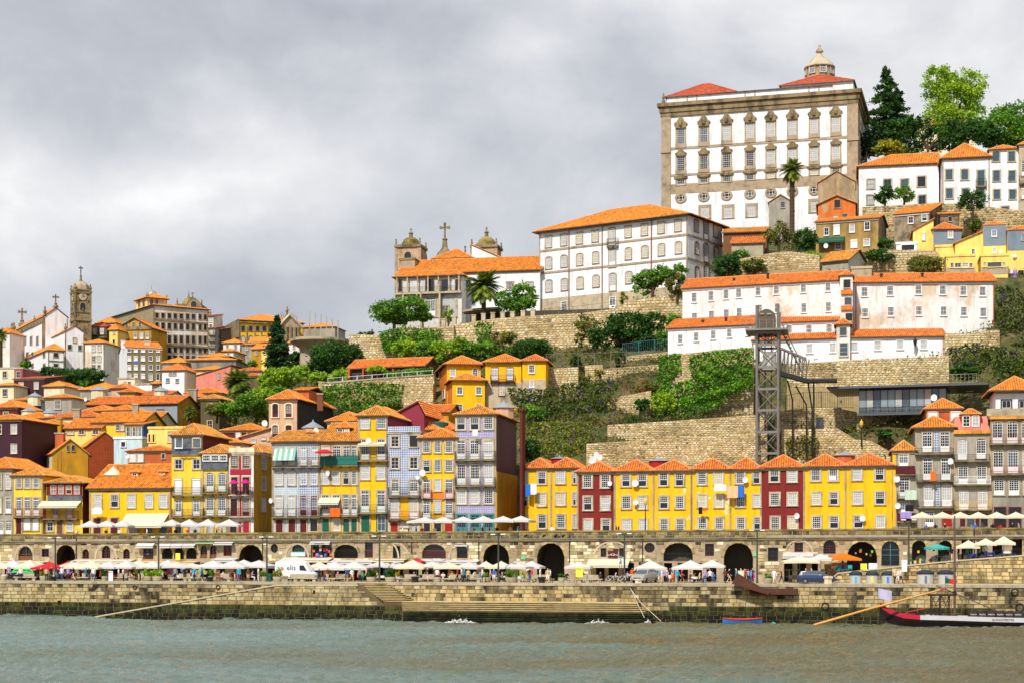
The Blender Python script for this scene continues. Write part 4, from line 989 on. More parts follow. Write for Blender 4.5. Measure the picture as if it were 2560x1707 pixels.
TERR=[('two-window yellow end house of the terrace with blue washing on a line',Z6,88,395,312,195,YEL,24,[(355,488,[(95,125),(247,333)]),(595,735,[(95,125),(247,335)]),(838,985,[(95,125),(250,338)])]),('yellow terrace house between the end house and the first oxblood house',Z6,395,692,308,190,YEL,24,[(345,482,[(455,545),(640,672)]),(590,725,[(455,548),(640,672)]),(835,980,[(460,548),(642,672)])]),('oxblood red terrace house with a person leaning at an upper window',Z6,690,1105,352,235,CRIM,20,[(388,530,[(758,848),(955,1047)]),(632,780,[(760,850),(957,1048)]),(885,1010,[(765,852),(965,1052)])]),('yellow terrace house with two satellite dishes beside the oxblood one',Z6,1105,1540,345,213,YELP,20,[(383,515,[(1188,1277),(1370,1462)]),(628,765,[(1190,1282),(1373,1463)]),(885,1005,[(1195,1287),(1383,1467)])]),('peeling yellow terrace house with washed-out plaster patches',Z6,1540,1962,340,213,YELP,20,[(370,507,[(1610,1698),(1788,1877)]),(628,762,[(1612,1702),(1790,1878)]),(880,1005,[(1617,1704),(1795,1882)])]),('yellow terrace house with white and yellow washing under its top windows',Z7,-222,200,490,365,YELP,20,[(522,652,[(-152,-64),(28,117)]),(768,902,[(-150,-62),(33,120)]),(1018,1140,[(-148,-60),(37,122)])]),('yellow terrace house with a peach blanket and blue towel drying',Z7,200,530,488,355,YEL,20,[(518,642,[(263,352),(448,520)]),(768,898,[(266,352),(453,522)]),(1015,1140,[(270,357),(458,525)])]),('oxblood red terrace house next to the lift tower',Z7,530,1003,470,330,CRIM,20,[(495,625,[(633,726),(826,919)]),(750,880,[(638,731),(830,921)]),(1008,1140,[(643,734),(836,926)])]),('yellow terrace house with a poster in its top window',Z7,1003,1455,458,318,YEL,20,[(485,615,[(1083,1176),(1276,1367)]),(742,872,[(1088,1181),(1283,1371)]),(1003,1130,[(1093,1186),(1283,1376)])]),('wide yellow terrace house with four well spaced windows above the parapet',Z7,1455,1968,450,313,YEL,20,[(475,606,[(1533,1627),(1778,1871)]),(735,868,[(1538,1634),(1780,1878)]),(998,1125,[(1545,1641),(1788,1882)])]),]
TH=[]
for lab,Z,x0,x1,ye,ypk,wm,d,rows in TERR:
 hh=House('terrace_house',lab,Z,x0,x1,ye,1330 if Z is Z6 else 1145,d,11,wm,('hip',ypk),ov=.42,rmat=ROOFR,sw=.2,sm=STONEL,group=None,rid=None)
 for y0,y1,xs in rows:
  for q in xs:hh.row(y0,y1,rw.choice(['s','s','s','o']),[q],pane=rw.choice([DARKG,DARKG,CURT,CURT,WARMG]))
 for x in(x0,x1):hh.strip(x-(10 if x==x1 else 0),x+(10 if x==x0 else 0),ye+28,1330 if Z is Z6 else 1145,STONE,.07,'pilaster')
 hh.strip(x0,x1,ye+10,ye+32,STONE,.09,'frieze');TH.append(hh)
TH[0].lantern(490,178,225,6,1.2,ZINC,REDP);TH[3].lantern(1600,190,262,7,1.4,ZINC,REDP);TH[8].lantern(1440,298,372,7,1.5,ZINC,TERRA)
h=House('townhouse','narrow weathered house with dark red wooden balconies and washing',Z8,112,315,805,1480,20,9,GREYP,('hip',712),ov=.3,rmat=ROOFO,fm=WFRAME,W=[(838,938,'f',[(170,250)]),(1045,1222,'f',[(175,260)]),(1258,1355,'f',[(178,262)]),(1440,1480,'d',[(180,260)])],bal=[(138,312,938,1012,WINEP,.7,WINEP),(150,318,1160,1222,IRON),(150,325,1358,1432,WINEP,.7,WINEP)],strips=[(112,140,830,1480,YEL,.02)])
h=House('townhouse','stone townhouse of two bays with white balcony doors and hipped roof',Z8,315,655,598,1480,20,10,GREYP,('hip',495),ov=.5,rmat=ROOF,quoin=STONE,sm=STONE,sw=.14,W=[(638,812,'f',[(378,462),(538,617)],dict(pane=DARKG)),(873,1062,'f',[(384,466),(546,627)],dict(pane=DARKG)),(1103,1298,'fa',[(391,477),(552,638)],dict(pane=CURT)),(1340,1478,'f',[(400,480)]),(1338,1480,'D',[(558,642)],dict(fm=REDP))],bal=[(312,655,780,825),(325,655,1018,1068),(340,662,1258,1305)],strips=[(480,528,630,815,AZ2,.03,'tile_panel'),(492,535,1100,1298,AZ2,.03,'tile_panel')])
h=House('attic_house','red attic house with white blinds under an orange hipped roof',Z8,410,720,432,700,30,9,TERRA,('hip',338),ov=.35,rmat=ROOF,W=[(452,540,'r',[(430,510),(632,716)])],zbase=9.0)
h=House('townhouse','stone townhouse with salmon mansard, arched doors and a yellow balcony',Z8,655,985,648,1480,20,10,GREYP,('flat',0),sm=STONE,quoin=STONE,sw=.14,W=[(703,882,'fa',[(692,774)],dict(pane=CURT)),(700,872,'fa',[(859,940)],dict(pane=DARKG)),(938,1098,'fa',[(699,782),(864,947)],dict(pane=DARKG)),(1163,1327,'fa',[(704,787),(872,955)],dict(pane=CURT)),(1360,1480,'d',[(770,840),(895,960)]),(1390,1480,'D',[(712,765),(850,888)],dict(fm=WINEP))],bal=[(662,980,838,888),(660,990,1030,1100,WFRAME),(668,998,1255,1328,mat('yellow_iron',(.55,.30,.03),.6,.2,2))])
(a_,z1_),(b_,_q)=h.lx(655,645),h.lx(985,645);z2_=h.fr.zat(2,1.6,Z8.Y(498));mb=MB()
mb.poly([(a_,.1,z1_),(b_,.1,z1_),(b_-.3,1.8,z2_),(a_+.3,1.8,z2_)]);mb.poly([(b_,.1,z1_),(b_,9,z1_),(b_-.3,9,z2_),(b_-.3,1.8,z2_)]);mb.poly([(a_,.1,z1_),(a_+.3,1.8,z2_),(a_+.3,9,z2_),(a_,9,z1_)]);mb.poly([(a_+.3,1.8,z2_),(b_-.3,1.8,z2_),(b_-.3,9,z2_),(a_+.3,9,z2_)])
mb.build('mansard',SALMON,h.t);h.strip(658,985,622,650,ROOFO,.35,'mansard_eave');h.dormer(728,892,482,590,430,.3,SALMON,2)
h=House('townhouse','tall stone townhouse with rusty red balconies and white attic storey',Z8,985,1330,498,1480,20,10,GREYP,('flat',0),sm=STONE,quoin=STONE,sw=.16,W=[(550,738,'fa',[(1002,1090),(1132,1224),(1262,1340)]),(803,1002,'fa',[(1009,1097),(1139,1230),(1270,1345)]),(1053,1198,'fa',[(1016,1105),(1149,1237),(1280,1350)],dict(pane=DARKG)),(1315,1480,'d',[(1025,1112),(1157,1247)],dict(sm=WINEP))],bal=[(978,1330,662,738,RUST),(985,1330,937,1010,RUST)],strips=[(975,1330,500,520,ROOFO,.4,'eave_tiles'),(950,1330,432,492,CONC,.25,'roof_parapet')])
h=House('attic_house','white attic house with orange hipped roof above the stone townhouse',Z8,1030,1400,270,600,24,9,WHITE,('hip',140),ov=.9,rmat=ROOF,W=[(358,425,'w',[(1086,1166),(1242,1320)],dict(sm=WOODD,fm=WFRAME,ny=1))],zbase=9.0)
# ================================================================ the old town on the left hill
GH='houses crowding the left hill'
def hs(lab,Z,x0,x1,ye,yb,d,L,wall,rf,**kw):
 kw.setdefault('tiles',Yat(Z.X(x0),d)<330)
 return House(kw.pop('name','hill_house'),lab,Z,x0,x1,ye,yb,d,L,wall,rf,**kw)
def finial(parent,x,y,z,h_,m=STONED,n=8):
 mb=MB();r_=h_*.16
 mb.lathe([(r_*1.3,z),(r_*1.3,z+h_*.12),(r_*.5,z+h_*.2),(r_*1.1,z+h_*.42),(r_*.9,z+h_*.55),(r_*.35,z+h_*.68),(r_*.6,z+h_*.8),(.02,z+h_)],n,(x,y));return mb.build('finial',m,parent)
def cross(parent,x,y,z,h_,m=STONED,base=True):
 mb=MB();t=h_*.045
 if base:mb.lathe([(h_*.22,z),(h_*.2,z+h_*.12),(h_*.09,z+h_*.22),(h_*.12,z+h_*.3),(h_*.05,z+h_*.36)],8,(x,y))
 zb=z+h_*.34 if base else z
 mb.box(x-t,x+t,y-t,y+t,zb,z+h_);mb.box(x-h_*.19,x+h_*.19,y-t,y+t,z+h_*.74,z+h_*.74+2*t)
 for dx in(-1,1):mb.lathe([(t*1.5,z+h_*.74-t*.6),(t*1.5,z+h_*.74+2.6*t)],6,(x+dx*h_*.19,y))
 return mb.build('cross',m,parent)
a35=R(40)
c=House('church','white church nave with granite pilasters, pinnacles and roof cross',Z1,482,735,665,1220,205,14,WHITE,('gy',560),ang=a35,cat='church',ov=.3,Lpx=105,quoin=STONED,rmat=ROOF,sw=.2,tiles=False)
c.side(880,962,'d',[(398,422),(330,355),(260,287),(195,218)],right=False,pane=DARKG)
cross(c.t,c.W/2,.3,c.zp,3.4);cross(c.t,c.W/2,c.L-2,c.zp-.3,4.9);finial(c.t,.3,.5,c.H,2.8);finial(c.t,.3,c.L*.3,c.H,1.8)
for k in range(3):finial(c.t,.4,c.L-.5-k*1.6,c.H,3.0)
mb=MB();mb.box(-.25,-.003,0,c.L,c.H-1.4,c.H-.4);mb.box(-.2,-.003,0,1.6,0,c.H-1.4);mb.box(-.2,-.003,c.L-2.4,c.L,0,c.H-1.4);mb.build('cornice',STONED,c.t)
c2=House('chapel','white side chapel with gabled front and lunette beside the bell tower',Z1,708,915,830,1225,196,10,WHITE,('gy',757),ang=a35,cat='church',ov=.25,Lpx=512,quoin=STONED,sw=.15,tiles=False,W=[(890,942,'d',[(797,832)]),(965,1018,'d',[(740,778)]),(972,1026,'d',[(853,887)])])
finial(c2.t,c2.W/2,.2,c2.zp,1.4);finial(c2.t,.2,.4,c2.H,2.2);finial(c2.t,c2.W-.2,.4,c2.H,2.0)
c3=House('sacristy','low white sacristy with tiled roof and granite corners below the church',Z1,525,700,1025,1225,190,8,WHITE,('hip',952),ang=a35,cat='church',ov=.35,Lpx=155,quoin=STONED,tiles=False,W=[(1050,1100,'d',[(585,632)]),(1172,1208,'d',[(585,632)])])
c3.side(1050,1098,'d',[(472,495),(345,368),(290,312),(168,190)],right=False);c3.side(1172,1208,'d',[(472,495),(345,368)],right=False);c3.band(600,1145,.4,STONED)
def bell_tower():
 fr=Fr(Z1.X(818),206,a35,0);zb=ground_at(fr.o.x,fr.o.y)-1;fr=Fr(Z1.X(818),206,a35,zb)
 t=thing('bell_tower','dark granite bell tower with clock faces, belfry arches and dome','bell tower',fr.o,fr.th)
 s=fr.hit(Z1.X(985),Z1.Y(700))[0];zz=lambda y:fr.hit(Z1.X(830),Z1.Y(y))[1]
 mb=MB();mb.box(0,s,0,s,0,zz(365));mb.build('shaft',mat('tower_granite','#8a7a58',.9,.3,1.5,'#3a3224',1.2,(.45,.65)),t)
 for x,y in((0,0),(s,0),(0,s)):mb=MB();mb.box(x-.22,x+.22,y-.22,y+.22,0,zz(400));mb.build('buttress',STONED,t)
 for y0,e,hh in((690,.35,.6),(605,.2,.35),(395,.32,.4),(365,.2,.3)):
  mb=MB();mb.box(-e,s+e,-e,s+e,zz(y0)-hh/2,zz(y0)+hh/2);mb.build('cornice',STONED,t)
 for rz,x,y in((0,s/2,0),(-R(90),0,s/2)):
  window(t,'d',x,zz(590),s*.36,zz(505)-zz(590),y=y,rz=rz,arch=2,sw=.2,sm=STONE,pane=DARKG,name='belfry_arch')
  mb=MB();mb.lathe([(s*.25,-.08),(s*.25,.08),(s*.2,.1)],18);o=mb.build('clock_face',STONEL,t);o.location=(x+(-.12 if rz else 0),y+(0 if rz else-.12),zz(440));o.rotation_euler=(R(90),0,rz)
  mb=MB();mb.box(-.05,.05,-.05,.05,0,s*.17);mb.box(0,s*.12,-.05,.05,-.04,.04);q=mb.build('hands',IRON,o);q.rotation_euler=(R(-90),0,0);q.location=(0,0,.12)
  mb=MB();mb.lathe([(.3,0),(.25,.2),(.18,.5),(.06,.62)],10);o=mb.build('bell',mat('bronze_bell',(.06,.16,.12),.4,0,metal=.7),t);o.location=(x+(-.2 if rz else 0),y+(0 if rz else-.2),zz(588))
 z0=zz(360);r_=s*.58;hd=zz(262)-z0
 mb=MB();mb.lathe([(r_*1.02,z0),(r_*1.0,z0+hd*.2),(r_*.92,z0+hd*.5),(r_*.72,z0+hd*.75),(r_*.4,z0+hd*.95),(.7,z0+hd)],8,(s/2,s/2));mb.build('dome',STONE,t)
 zt=zz(262);mb=MB();mb.lathe([(.5,zt),(.3,zt+.5),(.2,zt+1.0),(.26,zt+1.2),(.3,zt+1.4),(.2,zt+1.65),(.05,zt+1.75)],10,(s/2,s/2));mb.build('lantern',STONED,t)
 cross(t,s/2,s/2,zz(190),zz(95)-zz(190),IRON,False)
 for x in(0,s):
  for y in(0,s):finial(t,x,y,zz(395)+.2,2.2)
bell_tower()
hs('slim white house with two columns of tall windows beside the church',Z1,918,1135,945,1235,195,9,WHITEW,('hip',905),quoin=STONED,sw=.12,W=[(975,1040,'w',[(1002,1040),(1066,1104)]),(1090,1150,'w',[(1002,1040),(1064,1102)]),(1185,1225,'w',[(1002,1038),(1062,1098)])])
hs('dark fronted house with upper balcony next to the bell tower',Z1,962,1165,770,1240,212,8,mat('dark_render','#5d5138',.9,.2,.8),('hip',722),rmat=ROOFD,W=[(785,855,'f',[(1015,1052),(1092,1130)]),(885,925,'w',[(1085,1130)])],bal=[(970,1165,832,882)])
hs('tall thin yellow house with tiny windows between the dark fronted and ochre houses',Z1,1190,1280,805,1150,208,9,YELL,('hip',742),W=[(820,850,'d',[(1232,1252)]),(912,942,'d',[(1230,1250)]),(988,1030,'w',[(1228,1250)]),(1075,1130,'d',[(1228,1258)])],sw=.05)
g_=hs('weathered ochre house with pedimented attic and iron balcony',Z1,1282,1652,790,1150,214,10,OCHRE,('gy',672),rmat=ROOF,ov=.5,quoin=STONED,W=[(835,905,'f',[(1290,1325),(1365,1400),(1460,1492),(1525,1560),(1590,1622)]),(725,775,'w',[(1365,1395),(1440,1470),(1510,1540)])],bal=[(1285,1640,905,940)],strips=[(1285,1650,775,800,STONED,.3,'cornice_band')])
hs('orange roofed house tucked between bell tower and ochre house',Z1,1050,1260,730,1100,222,8,CREAM,('hip',672))
hs('orange roofed house beside the pinnacled end of the church',Z1,-60,105,840,1200,200,8,WHITEW,('hip',782),W=[(930,980,'w',[(20,50)])])
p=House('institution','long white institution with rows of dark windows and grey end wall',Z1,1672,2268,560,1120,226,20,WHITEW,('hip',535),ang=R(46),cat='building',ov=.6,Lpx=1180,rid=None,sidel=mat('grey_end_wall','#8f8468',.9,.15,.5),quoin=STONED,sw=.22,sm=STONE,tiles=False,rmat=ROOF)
cx_=[1708,1775,1843,1908,1973,2042,2105,2178,2234]
for i,x in enumerate(cx_):
 k=(x-1708)*.032;xw=35 if i<7 else 30
 for yc,hh in((650,56),(760,70),(903,82),(1020,58),(1098,40)):p.w1(x,yc+k*(1 if yc<800 else .5),xw,hh,'w',fm=WOODD,pane=DARKG)
p.band(1900,708,.5,STONED,.2);p.band(1900,968,.5,STONED,.5,'balcony_band')
tb=House('turret','yellow square turret with arched windows and small dome on the institution',Z1,1608,1815,462,600,232,9,YELL,('hip',405),ang=R(46),cat='turret',ov=.7,Lpx=1482,quoin=STONED,tiles=False,zbase=ground(400,230)+5,W=[(468,540,'dA',[(1632,1668),(1688,1722),(1742,1776)])],sw=.15)
tb.side(478,552,'d',[(1508,1530),(1556,1580)],right=False)
mb=MB();mb.lathe([(1.6,tb.zp-.5),(1.4,tb.zp+.3),(.8,tb.zp+.9),(.15,tb.zp+1.1),(.05,tb.zp+2.4)],12,(tb.W/2,tb.L/2));mb.build('dome',ZINC,tb.t);finial(tb.t,0,0,tb.H,1.3);finial(tb.t,tb.W,0,tb.H,1.3)
def crossing():
 fr=Fr(Z2.X(165),250,R(10),ground(480,250)-1);h=lambda x,y:fr.hit(Z2.X(x),Z2.Y(y))
 t=thing('domed_church','dark granite church crossing with dome, curved gable and cross','church',fr.o,fr.th)
 a,b=0,h(450,400)[0];mb=MB();mb.box(a,b,0,9,0,h(250,350)[1]);mb.build('wall',STONED,t)
 cx,z0=h(280,345);zt=h(280,250)[1];r_=h(350,345)[0]-cx;mb=MB()
 mb.lathe([(r_,z0-.5),(r_,z0+.3),(r_*.9,z0+(zt-z0)*.45),(r_*.6,z0+(zt-z0)*.8),(.3,zt),(.2,zt+.5),(.05,h(295,190)[1])],14,(cx,4));mb.build('dome',MATS['mossy_coping'],t,smooth=False)
 xl,xr=h(300,400)[0],h(465,400)[0];zb,ztp=h(380,430)[1],h(380,290)[1];n=12
 pts=[(xl,0)]+[(xl,zb)]+[(xl+(xr-xl)*i/n,zb+(ztp-zb)*(.35+.65*math.sin(math.pi*i/n)))for i in range(n+1)]+[(xr,zb),(xr,0)]
 mb=MB();mb.prism(pts,-1.2,-.02);mb.build('curved_gable',STONED,t)
 window(t,'d',h(378,400)[0],h(378,425)[1],1.6,2.6,y=-1.2,arch=2,sm=STONE);cross(t,h(360,290)[0],-.6,h(360,290)[1],h(360,225)[1]-h(360,290)[1]);finial(t,h(183,350)[0],.5,h(183,350)[1],1.8);finial(t,b,.5,h(183,350)[1],1.4)
 for x in(508,522,545):finial(t,h(x,470)[0],.5,h(x,470)[1],1.8)
 mb=MB();mb.box(h(498,470)[0],h(556,470)[0],0,4,0,h(520,468)[1]);mb.build('tower_stump',STONED,t)
crossing()
for i,(x0,x1,ye,d,wm,lab)in enumerate(((528,600,610,215,GREYP,'narrow dark tenement with stacked balconies beside the long institution'),(600,668,625,218,mat('dark_render','#5d5138'),'narrow tenement with green awning next to the yellow palace'),(528,580,480,236,WHITEW,'thin pale house squeezed behind the narrow dark tenements'))):
 q=hs(lab,Z2,x0,x1,ye,900,d,7,wm,('shed',ye-22),rmat=ROOFD)
 for y in range(ye+25,880,68):q.row(y,y+42,'w',[((x0+x1)/2-14,(x0+x1)/2+14)],sw=.08)
 if i<2:
  for y in range(ye+68,880,68):q.balcony(x0,x1,y-14,y+4,IRON,.6)
y_=House('palace','yellow palace with dark granite pilasters and orange hipped roof',Z2,860,1560,540,770,240,26,YEL,('hip',462),ang=R(34),cat='palace',ov=.5,Lpx=602,sidel=YEL,quoin=STONED,tiles=False,sw=.25,sm=STONED)
for x in(904,988,1062,1135,1215):y_.w1(x,618,36,56,'w',pane=DARKG,fm=WOODD);y_.w1(x,728,34,62,'wA',pane=CURT)
for x in(860,940,1025,1098,1172,1250):y_.strip(x,x+16,590,770,STONED,.1,'pilaster')
y_.strip(860,1545,540,588,STONED,.5,'entablature');mb=MB();z1,z0=y_.H,y_.H-4.8;mb.box(-.5,-.003,-.4,y_.L,z0,z1);mb.box(-.25,-.003,0,9,0,z0);mb.box(-.25,-.003,y_.L-4,y_.L,0,z0);mb.build('side_entablature',STONED,y_.t)
def pediment():
 (xl,z0),(xr,_),(xc,zt)=y_.lx(1305,600,-3),y_.lx(1530,600,-3),y_.lx(1405,478,-3);mb=MB();mb.box(xl,xr,-3,-.01,0,z0);o=mb.build('portico',STONED,y_.t)
 mb=MB();mb.prism([(xl-.4,z0),(xr+.4,z0),(xc,zt)],-3.3,4);mb.build('pediment',STONE,o)
 mb=MB();mb.tube([(xl-.5,-3.4,z0),(xc,-3.4,zt+.2),(xr+.5,-3.4,z0)],.5,4);mb.build('raking_cornice',STONEL,o)
 for k in range(5):x=xl+(xr-xl)*(k+.5)/5;mb=MB();mb.lathe([(.6,0),(.5,z0)],8,(x,-3.1));mb.build('column',STONED,o)
 mb=MB();mb.lathe([(.7,zt-.5),(.55,zt+.4),(.38,zt+.5),(.3,zt+1.0),(.38,zt+1.6),(.24,zt+2.1),(.14,zt+2.3),(.2,zt+2.5),(.12,zt+2.8)],9,(xc,-1));mb.tube([(xc+.25,-1,zt+1.9),(xc+.75,-1.1,zt+2.0)],.09,5);mb.tube([(xc-.2,-1,zt+1.9),(xc-.5,-1.1,zt+1.3)],.09,5)
 mb.build('roof_statue',STONED,o)
 for sx in(-1,1):
  for k in range(4):mb=MB();x=xc+sx*(.7+k*.6);mb.tube([(x,-1,zt-.5-k*.35),(x+sx*(.7-.1*k),-1,zt+1.3-k*.3)],[.18,.05],5);mb.build('trophy',STONED,o)
pediment()
hs('far orange roofed wing with rooftop lamps beyond the palace pediment',Z2,1520,1905,600,760,262,10,GREYP,('hip',560))
for lab,x0,x1,ye,yp,yb,d,wm,rk in(('white house with orange hipped roof below the yellow palace',690,870,770,728,920,200,WHITEW,'hip'),('ruinous grey house with turquoise awning below the yellow palace',890,1000,790,768,960,196,GREYP,'shed'),('long white house with red roof under the palace windows',970,1215,765,708,850,214,WHITEW,'gx'),('small yellow house with orange roof beside the dark cypress',1000,1105,838,785,950,188,OCHRE,'gx'),('yellow gabled house half hidden by the dark cypress',1105,1260,832,785,960,186,YELL,'gx'),('white house between the dark cypress and the concrete lookout',1400,1520,770,712,900,190,WHITEW,'hip'),('red walled house behind the concrete lookout',1480,1590,735,705,860,204,TERRA,'gx'),('small white house with lean-to roof over the long grey warehouse',686,800,860,832,960,184,WHITEW,'hip'),('flat brown house behind the long grey warehouse',440,755,918,880,1000,165,mat('dark_render','#5d5138'),'hip')):
 q=hs(lab,Z2,x0,x1,ye,yb,d,8,wm,(rk,yp),sw=.08)
 n=max(1,int((x1-x0)/62))
 for i in range(n):xx=x0+(x1-x0)*(i+.5)/n;q.row(ye+22,ye+62,'w',[(xx-11,xx+11)])
w_=hs('long grey warehouse with orange roof and stained wall',Z2,272,825,955,1060,152,14,mat('stained_grey_wall','#8c877b',.9,.15,.5,'#55504a',.3,(.45,.7),streak=3),('hip',922),ang=R(6),ov=.4)
hs('low roof stepping down beside the long grey warehouse',Z2,25,280,985,1060,150,10,GREYP,('hip',928))
hs('white house with small blue windows and red hipped roof',Z1,1765,2008,1240,1430,132,9,WHITE,('hip',1168),ov=.35,rmat=ROOFR,sw=.08,sm=GREYP,W=[(1255,1292,'w',[(1842,1876),(1884,1918)],dict(pane=BLUEG)),(1330,1372,'w',[(1810,1845)],dict(pane=BLUEG)),(1335,1372,'w',[(1915,1948)],dict(pane=BLUEG))])
hs('peeling red house with sloping gable and tiny window',Z2,392,770,1120,1255,122,12,SALMON,('shedx',1045),ov=.2,rmat=ROOFR,W=[(1090,1160,'w',[(632,655)])],sw=.05)
hs('pale yellow house with flat red coping behind the peeling red house',Z2,395,690,1060,1200,134,8,YELL,('hip',1018))
hs('orange roofs stepping below the dark cypress',Z2,790,1110,1075,1150,112,8,CREAM,('hip',1035),rmat=ROOFR);hs('brown shed with orange roof above the palm',Z2,900,1090,1130,1200,104,7,mat('dark_render','#5d5138'),('hip',1100),rmat=ROOFR)
ap=hs('grey rendered apartment house with white blinds and a white gable wall',Z1,1382,1762,1000,1400,150,12,mat('brown_grey_render','#7d7152',.9,.12,.6),('gx',935),ang=R(32),Lpx=1298,sidel=WHITE,ov=.25,sw=.06,sm=WFRAME,rmat=ROOFR)
for i,(x0,x1)in enumerate(((1388,1426),(1460,1497),(1537,1577),(1622,1658),(1703,1738))):
 for y0,y1 in((1005,1045),(1090,1140),(1187,1237),(1280,1328)):ap.row(y0,y1+(20 if i>2 and y0==1280 else 0),'r' if i<3 and rw.random()<.8 else 'w',[(x0,x1)])
ap.chimney(1605,935,975,3,1.2);ap.chimney(1340,925,980,4,.8,WHITE)
hs('cream lean-to block with two small windows below the grey apartments',Z1,1285,1470,1325,1465,140,9,CREAM,('flat',0),W=[(1365,1415,'w',[(1348,1378),(1395,1422)])],sw=.05)
hs('low white courtyard house with pink washing below the grey apartments',Z1,1470,1700,1385,1470,138,6,WHITE,('flat',0));hs('tiny brown tower house with orange cap roof',Z1,1655,1735,1385,1440,135,5,WOOD,('hip',1352),sw=.05)
RS=[('pale house with low orange roof beside the plum clad house',Z1,-40,150,1405,1375,1560,118,9,CREAM,'hip',{}),('long plum clad house with white dormer windows',Z1,150,480,1330,1300,1540,124,9,PLUM,'shed',dict(rmat=ROOFD)),('tan house with twin windows beside the plum clad house',Z1,478,700,1415,1358,1520,116,9,CREAM,'hip',{}),('pale cream terrace house below the church sacristy',Z1,-50,155,1215,1190,1330,150,8,CREAM,'flat',{}),('small red gable wall house next to the cream terrace house',Z1,155,245,1215,1188,1330,148,8,mat('faded_red_plaster','#a0525a',.85,.15,.6),'flat',{}),('wide orange hipped roof below the green hedge',Z25,0,300,388,330,440,112,10,GREYP,'hip',{}),('pink house with low gable among the roofs',Z25,270,410,378,338,440,106,8,PINKP,'hip',dict(rmat=ROOFR)),('olive walled house with worn roof in the roofscape',Z25,340,475,412,378,480,98,8,OCHRE,'hip',dict(rmat=ROOFR)),('long rusty roof under the white house',Z25,470,760,440,402,480,100,8,WHITEW,'gx',dict(rmat=ROOFR)),('orange roof with dark chimney under the peeling red house',Z25,800,1060,478,408,560,90,9,GREYP,'hip',dict(rmat=ROOFR)),('orange roof stepping to the palm tree',Z25,910,1210,420,372,500,104,9,WHITEW,'hip',{}),('tiny dormered house with dark gable over the grey clad wall',Z25,745,905,478,438,540,84,8,DKRED,'gy',dict(rmat=ROOFR)),('dark eaved houses stepping down beside the palm',Z25,1040,1200,470,430,620,84,8,mat('dark_render','#5d5138'),'hip',dict(rmat=ROOFO)),('long grey metal clad house with one open window',Z25,60,838,515,447,700,78,10,ZINC,'gx',dict(rmat=ROOFR,sides=OCHRE,W=[(562,632,'o',[(667,720)])],sw=.1,sm=WOODD)),('flat orange roof with skylight in the roofscape',Z25,28,262,574,525,620,70,8,CREAM,'hip',{}),('orange roof with small black dormers',Z25,232,460,570,520,650,68,8,GREYP,'hip',{}),('bright orange roof behind the slate dormers',Z25,520,660,660,582,720,66,8,CREAM,'gx',{}),('broad low orange roof over mottled yellow house',Z25,105,540,672,582,810,58,9,YELS,'gx',dict(W=[(690,740,'w',[(312,340),(352,380)]),(715,790,'w',[(402,432),(455,480),(503,528)])],sw=.1)),('grey house with lilac roof lantern and tall window',Z3,490,778,58,18,230,84,9,GREYP,'hip',dict(W=[(85,180,'s',[(600,660)])],sides=CREAM)),('blue slate house with two arched windows and glass lantern',Z3,118,492,85,38,190,92,9,mat('blue_slate','#3d4a5c',.7,.2,1),'hip',dict(W=[(95,150,'wA',[(172,212),(250,280)])])),('dark red house below the blue slate house',Z3,-60,192,165,85,260,76,9,WINEP,'hip',{}),('low orange roof over brown loggia',Z3,130,520,285,215,370,70,9,WOODD,'hip',{}),('orange roof with stout chimney in the lower town',Z3,500,1100,272,200,320,66,8,CREAM,'hip',dict(rmat=ROOFR)),('tall plum clad building behind the pale grey townhouse',Z3,-260,238,298,235,800,44,12,PLUM,'hip',dict(rmat=ROOF)),('black slate house with framed red window',Z3,240,706,378,292,560,60,9,BLACKC,'hip',dict(W=[(412,492,'w',[(345,405)])],fm=WINEP,sw=.15,sm=CREAM)),('yellow house with long clean orange roof',Z3,708,1102,392,285,500,57,9,YELL,'gx',dict(W=[(405,455,'w',[(735,800),(860,920),(1010,1075)])])),('pale blue flat box house under the blue fronted house',Z25,292,535,800,790,896,50,8,mat('pale_blue_plaster','#b9cfd6',.85,.05,.6),'flat',dict(W=[(840,880,'d',[(358,392)])],sm=WHITE)),('modern lemon yellow flat-roofed house',Z25,590,930,712,700,880,46,10,YELL,'flat',dict(W=[(775,840,'d',[(592,608),(628,644)]),(750,840,'d',[(758,818)])],sm=YELL)),('terracotta red house with white blinds and round lantern',Z3,1390,1870,638,578,790,42,9,TERRA,'hip',dict(W=[(650,755,'r',[(1415,1480),(1500,1562)]),(668,718,'d',[(1768,1795)])],fm=SHUT,rmat=ROOFR)),('dark red house with orange hipped roof below the green slope',Z4,715,1190,345,265,470,40,8,DKRED,'hip',dict(W=[(370,430,'r',[(880,930)]),(370,410,'d',[(1010,1050)])])),('pale pink house with sloping orange roof below the green slope',Z4,935,1260,425,340,560,38,8,PINKP,'shedx',dict(W=[(450,490,'w',[(1055,1108)]),(418,450,'w',[(1172,1222)])],sw=.05)),('orange roofed shed behind the slate-topped townhouse',Z4,600,925,490,435,600,34,6,CREAM,'hip',{}),('orange roof edging the crimson clad wing',Z5,830,1050,556,492,640,42,8,OCHRE,'gx',dict(rmat=ROOFR)),('worn roof peak behind the pale blue tiled house',Z5,60,330,628,550,700,36,8,CREAM,'hip',{}),('orange roofed rear house beside the tall yellow townhouse',Z5,300,660,590,510,700,40,8,CREAM,'hip',dict(rmat=ROOFO)),('orange roof behind the three-bay yellow townhouse',Z5,850,1100,700,615,760,33,8,OCHRE,'hip',dict(rmat=ROOFR)),('blue fronted house with tall windows under a dark eave',Z25,388,545,690,660,810,55.5,5,mat('blue_painted_boards','#33507e',.7,.15,1.5),'shed',dict(W=[(712,792,'w',[(402,432),(455,481),(503,529)])])),]
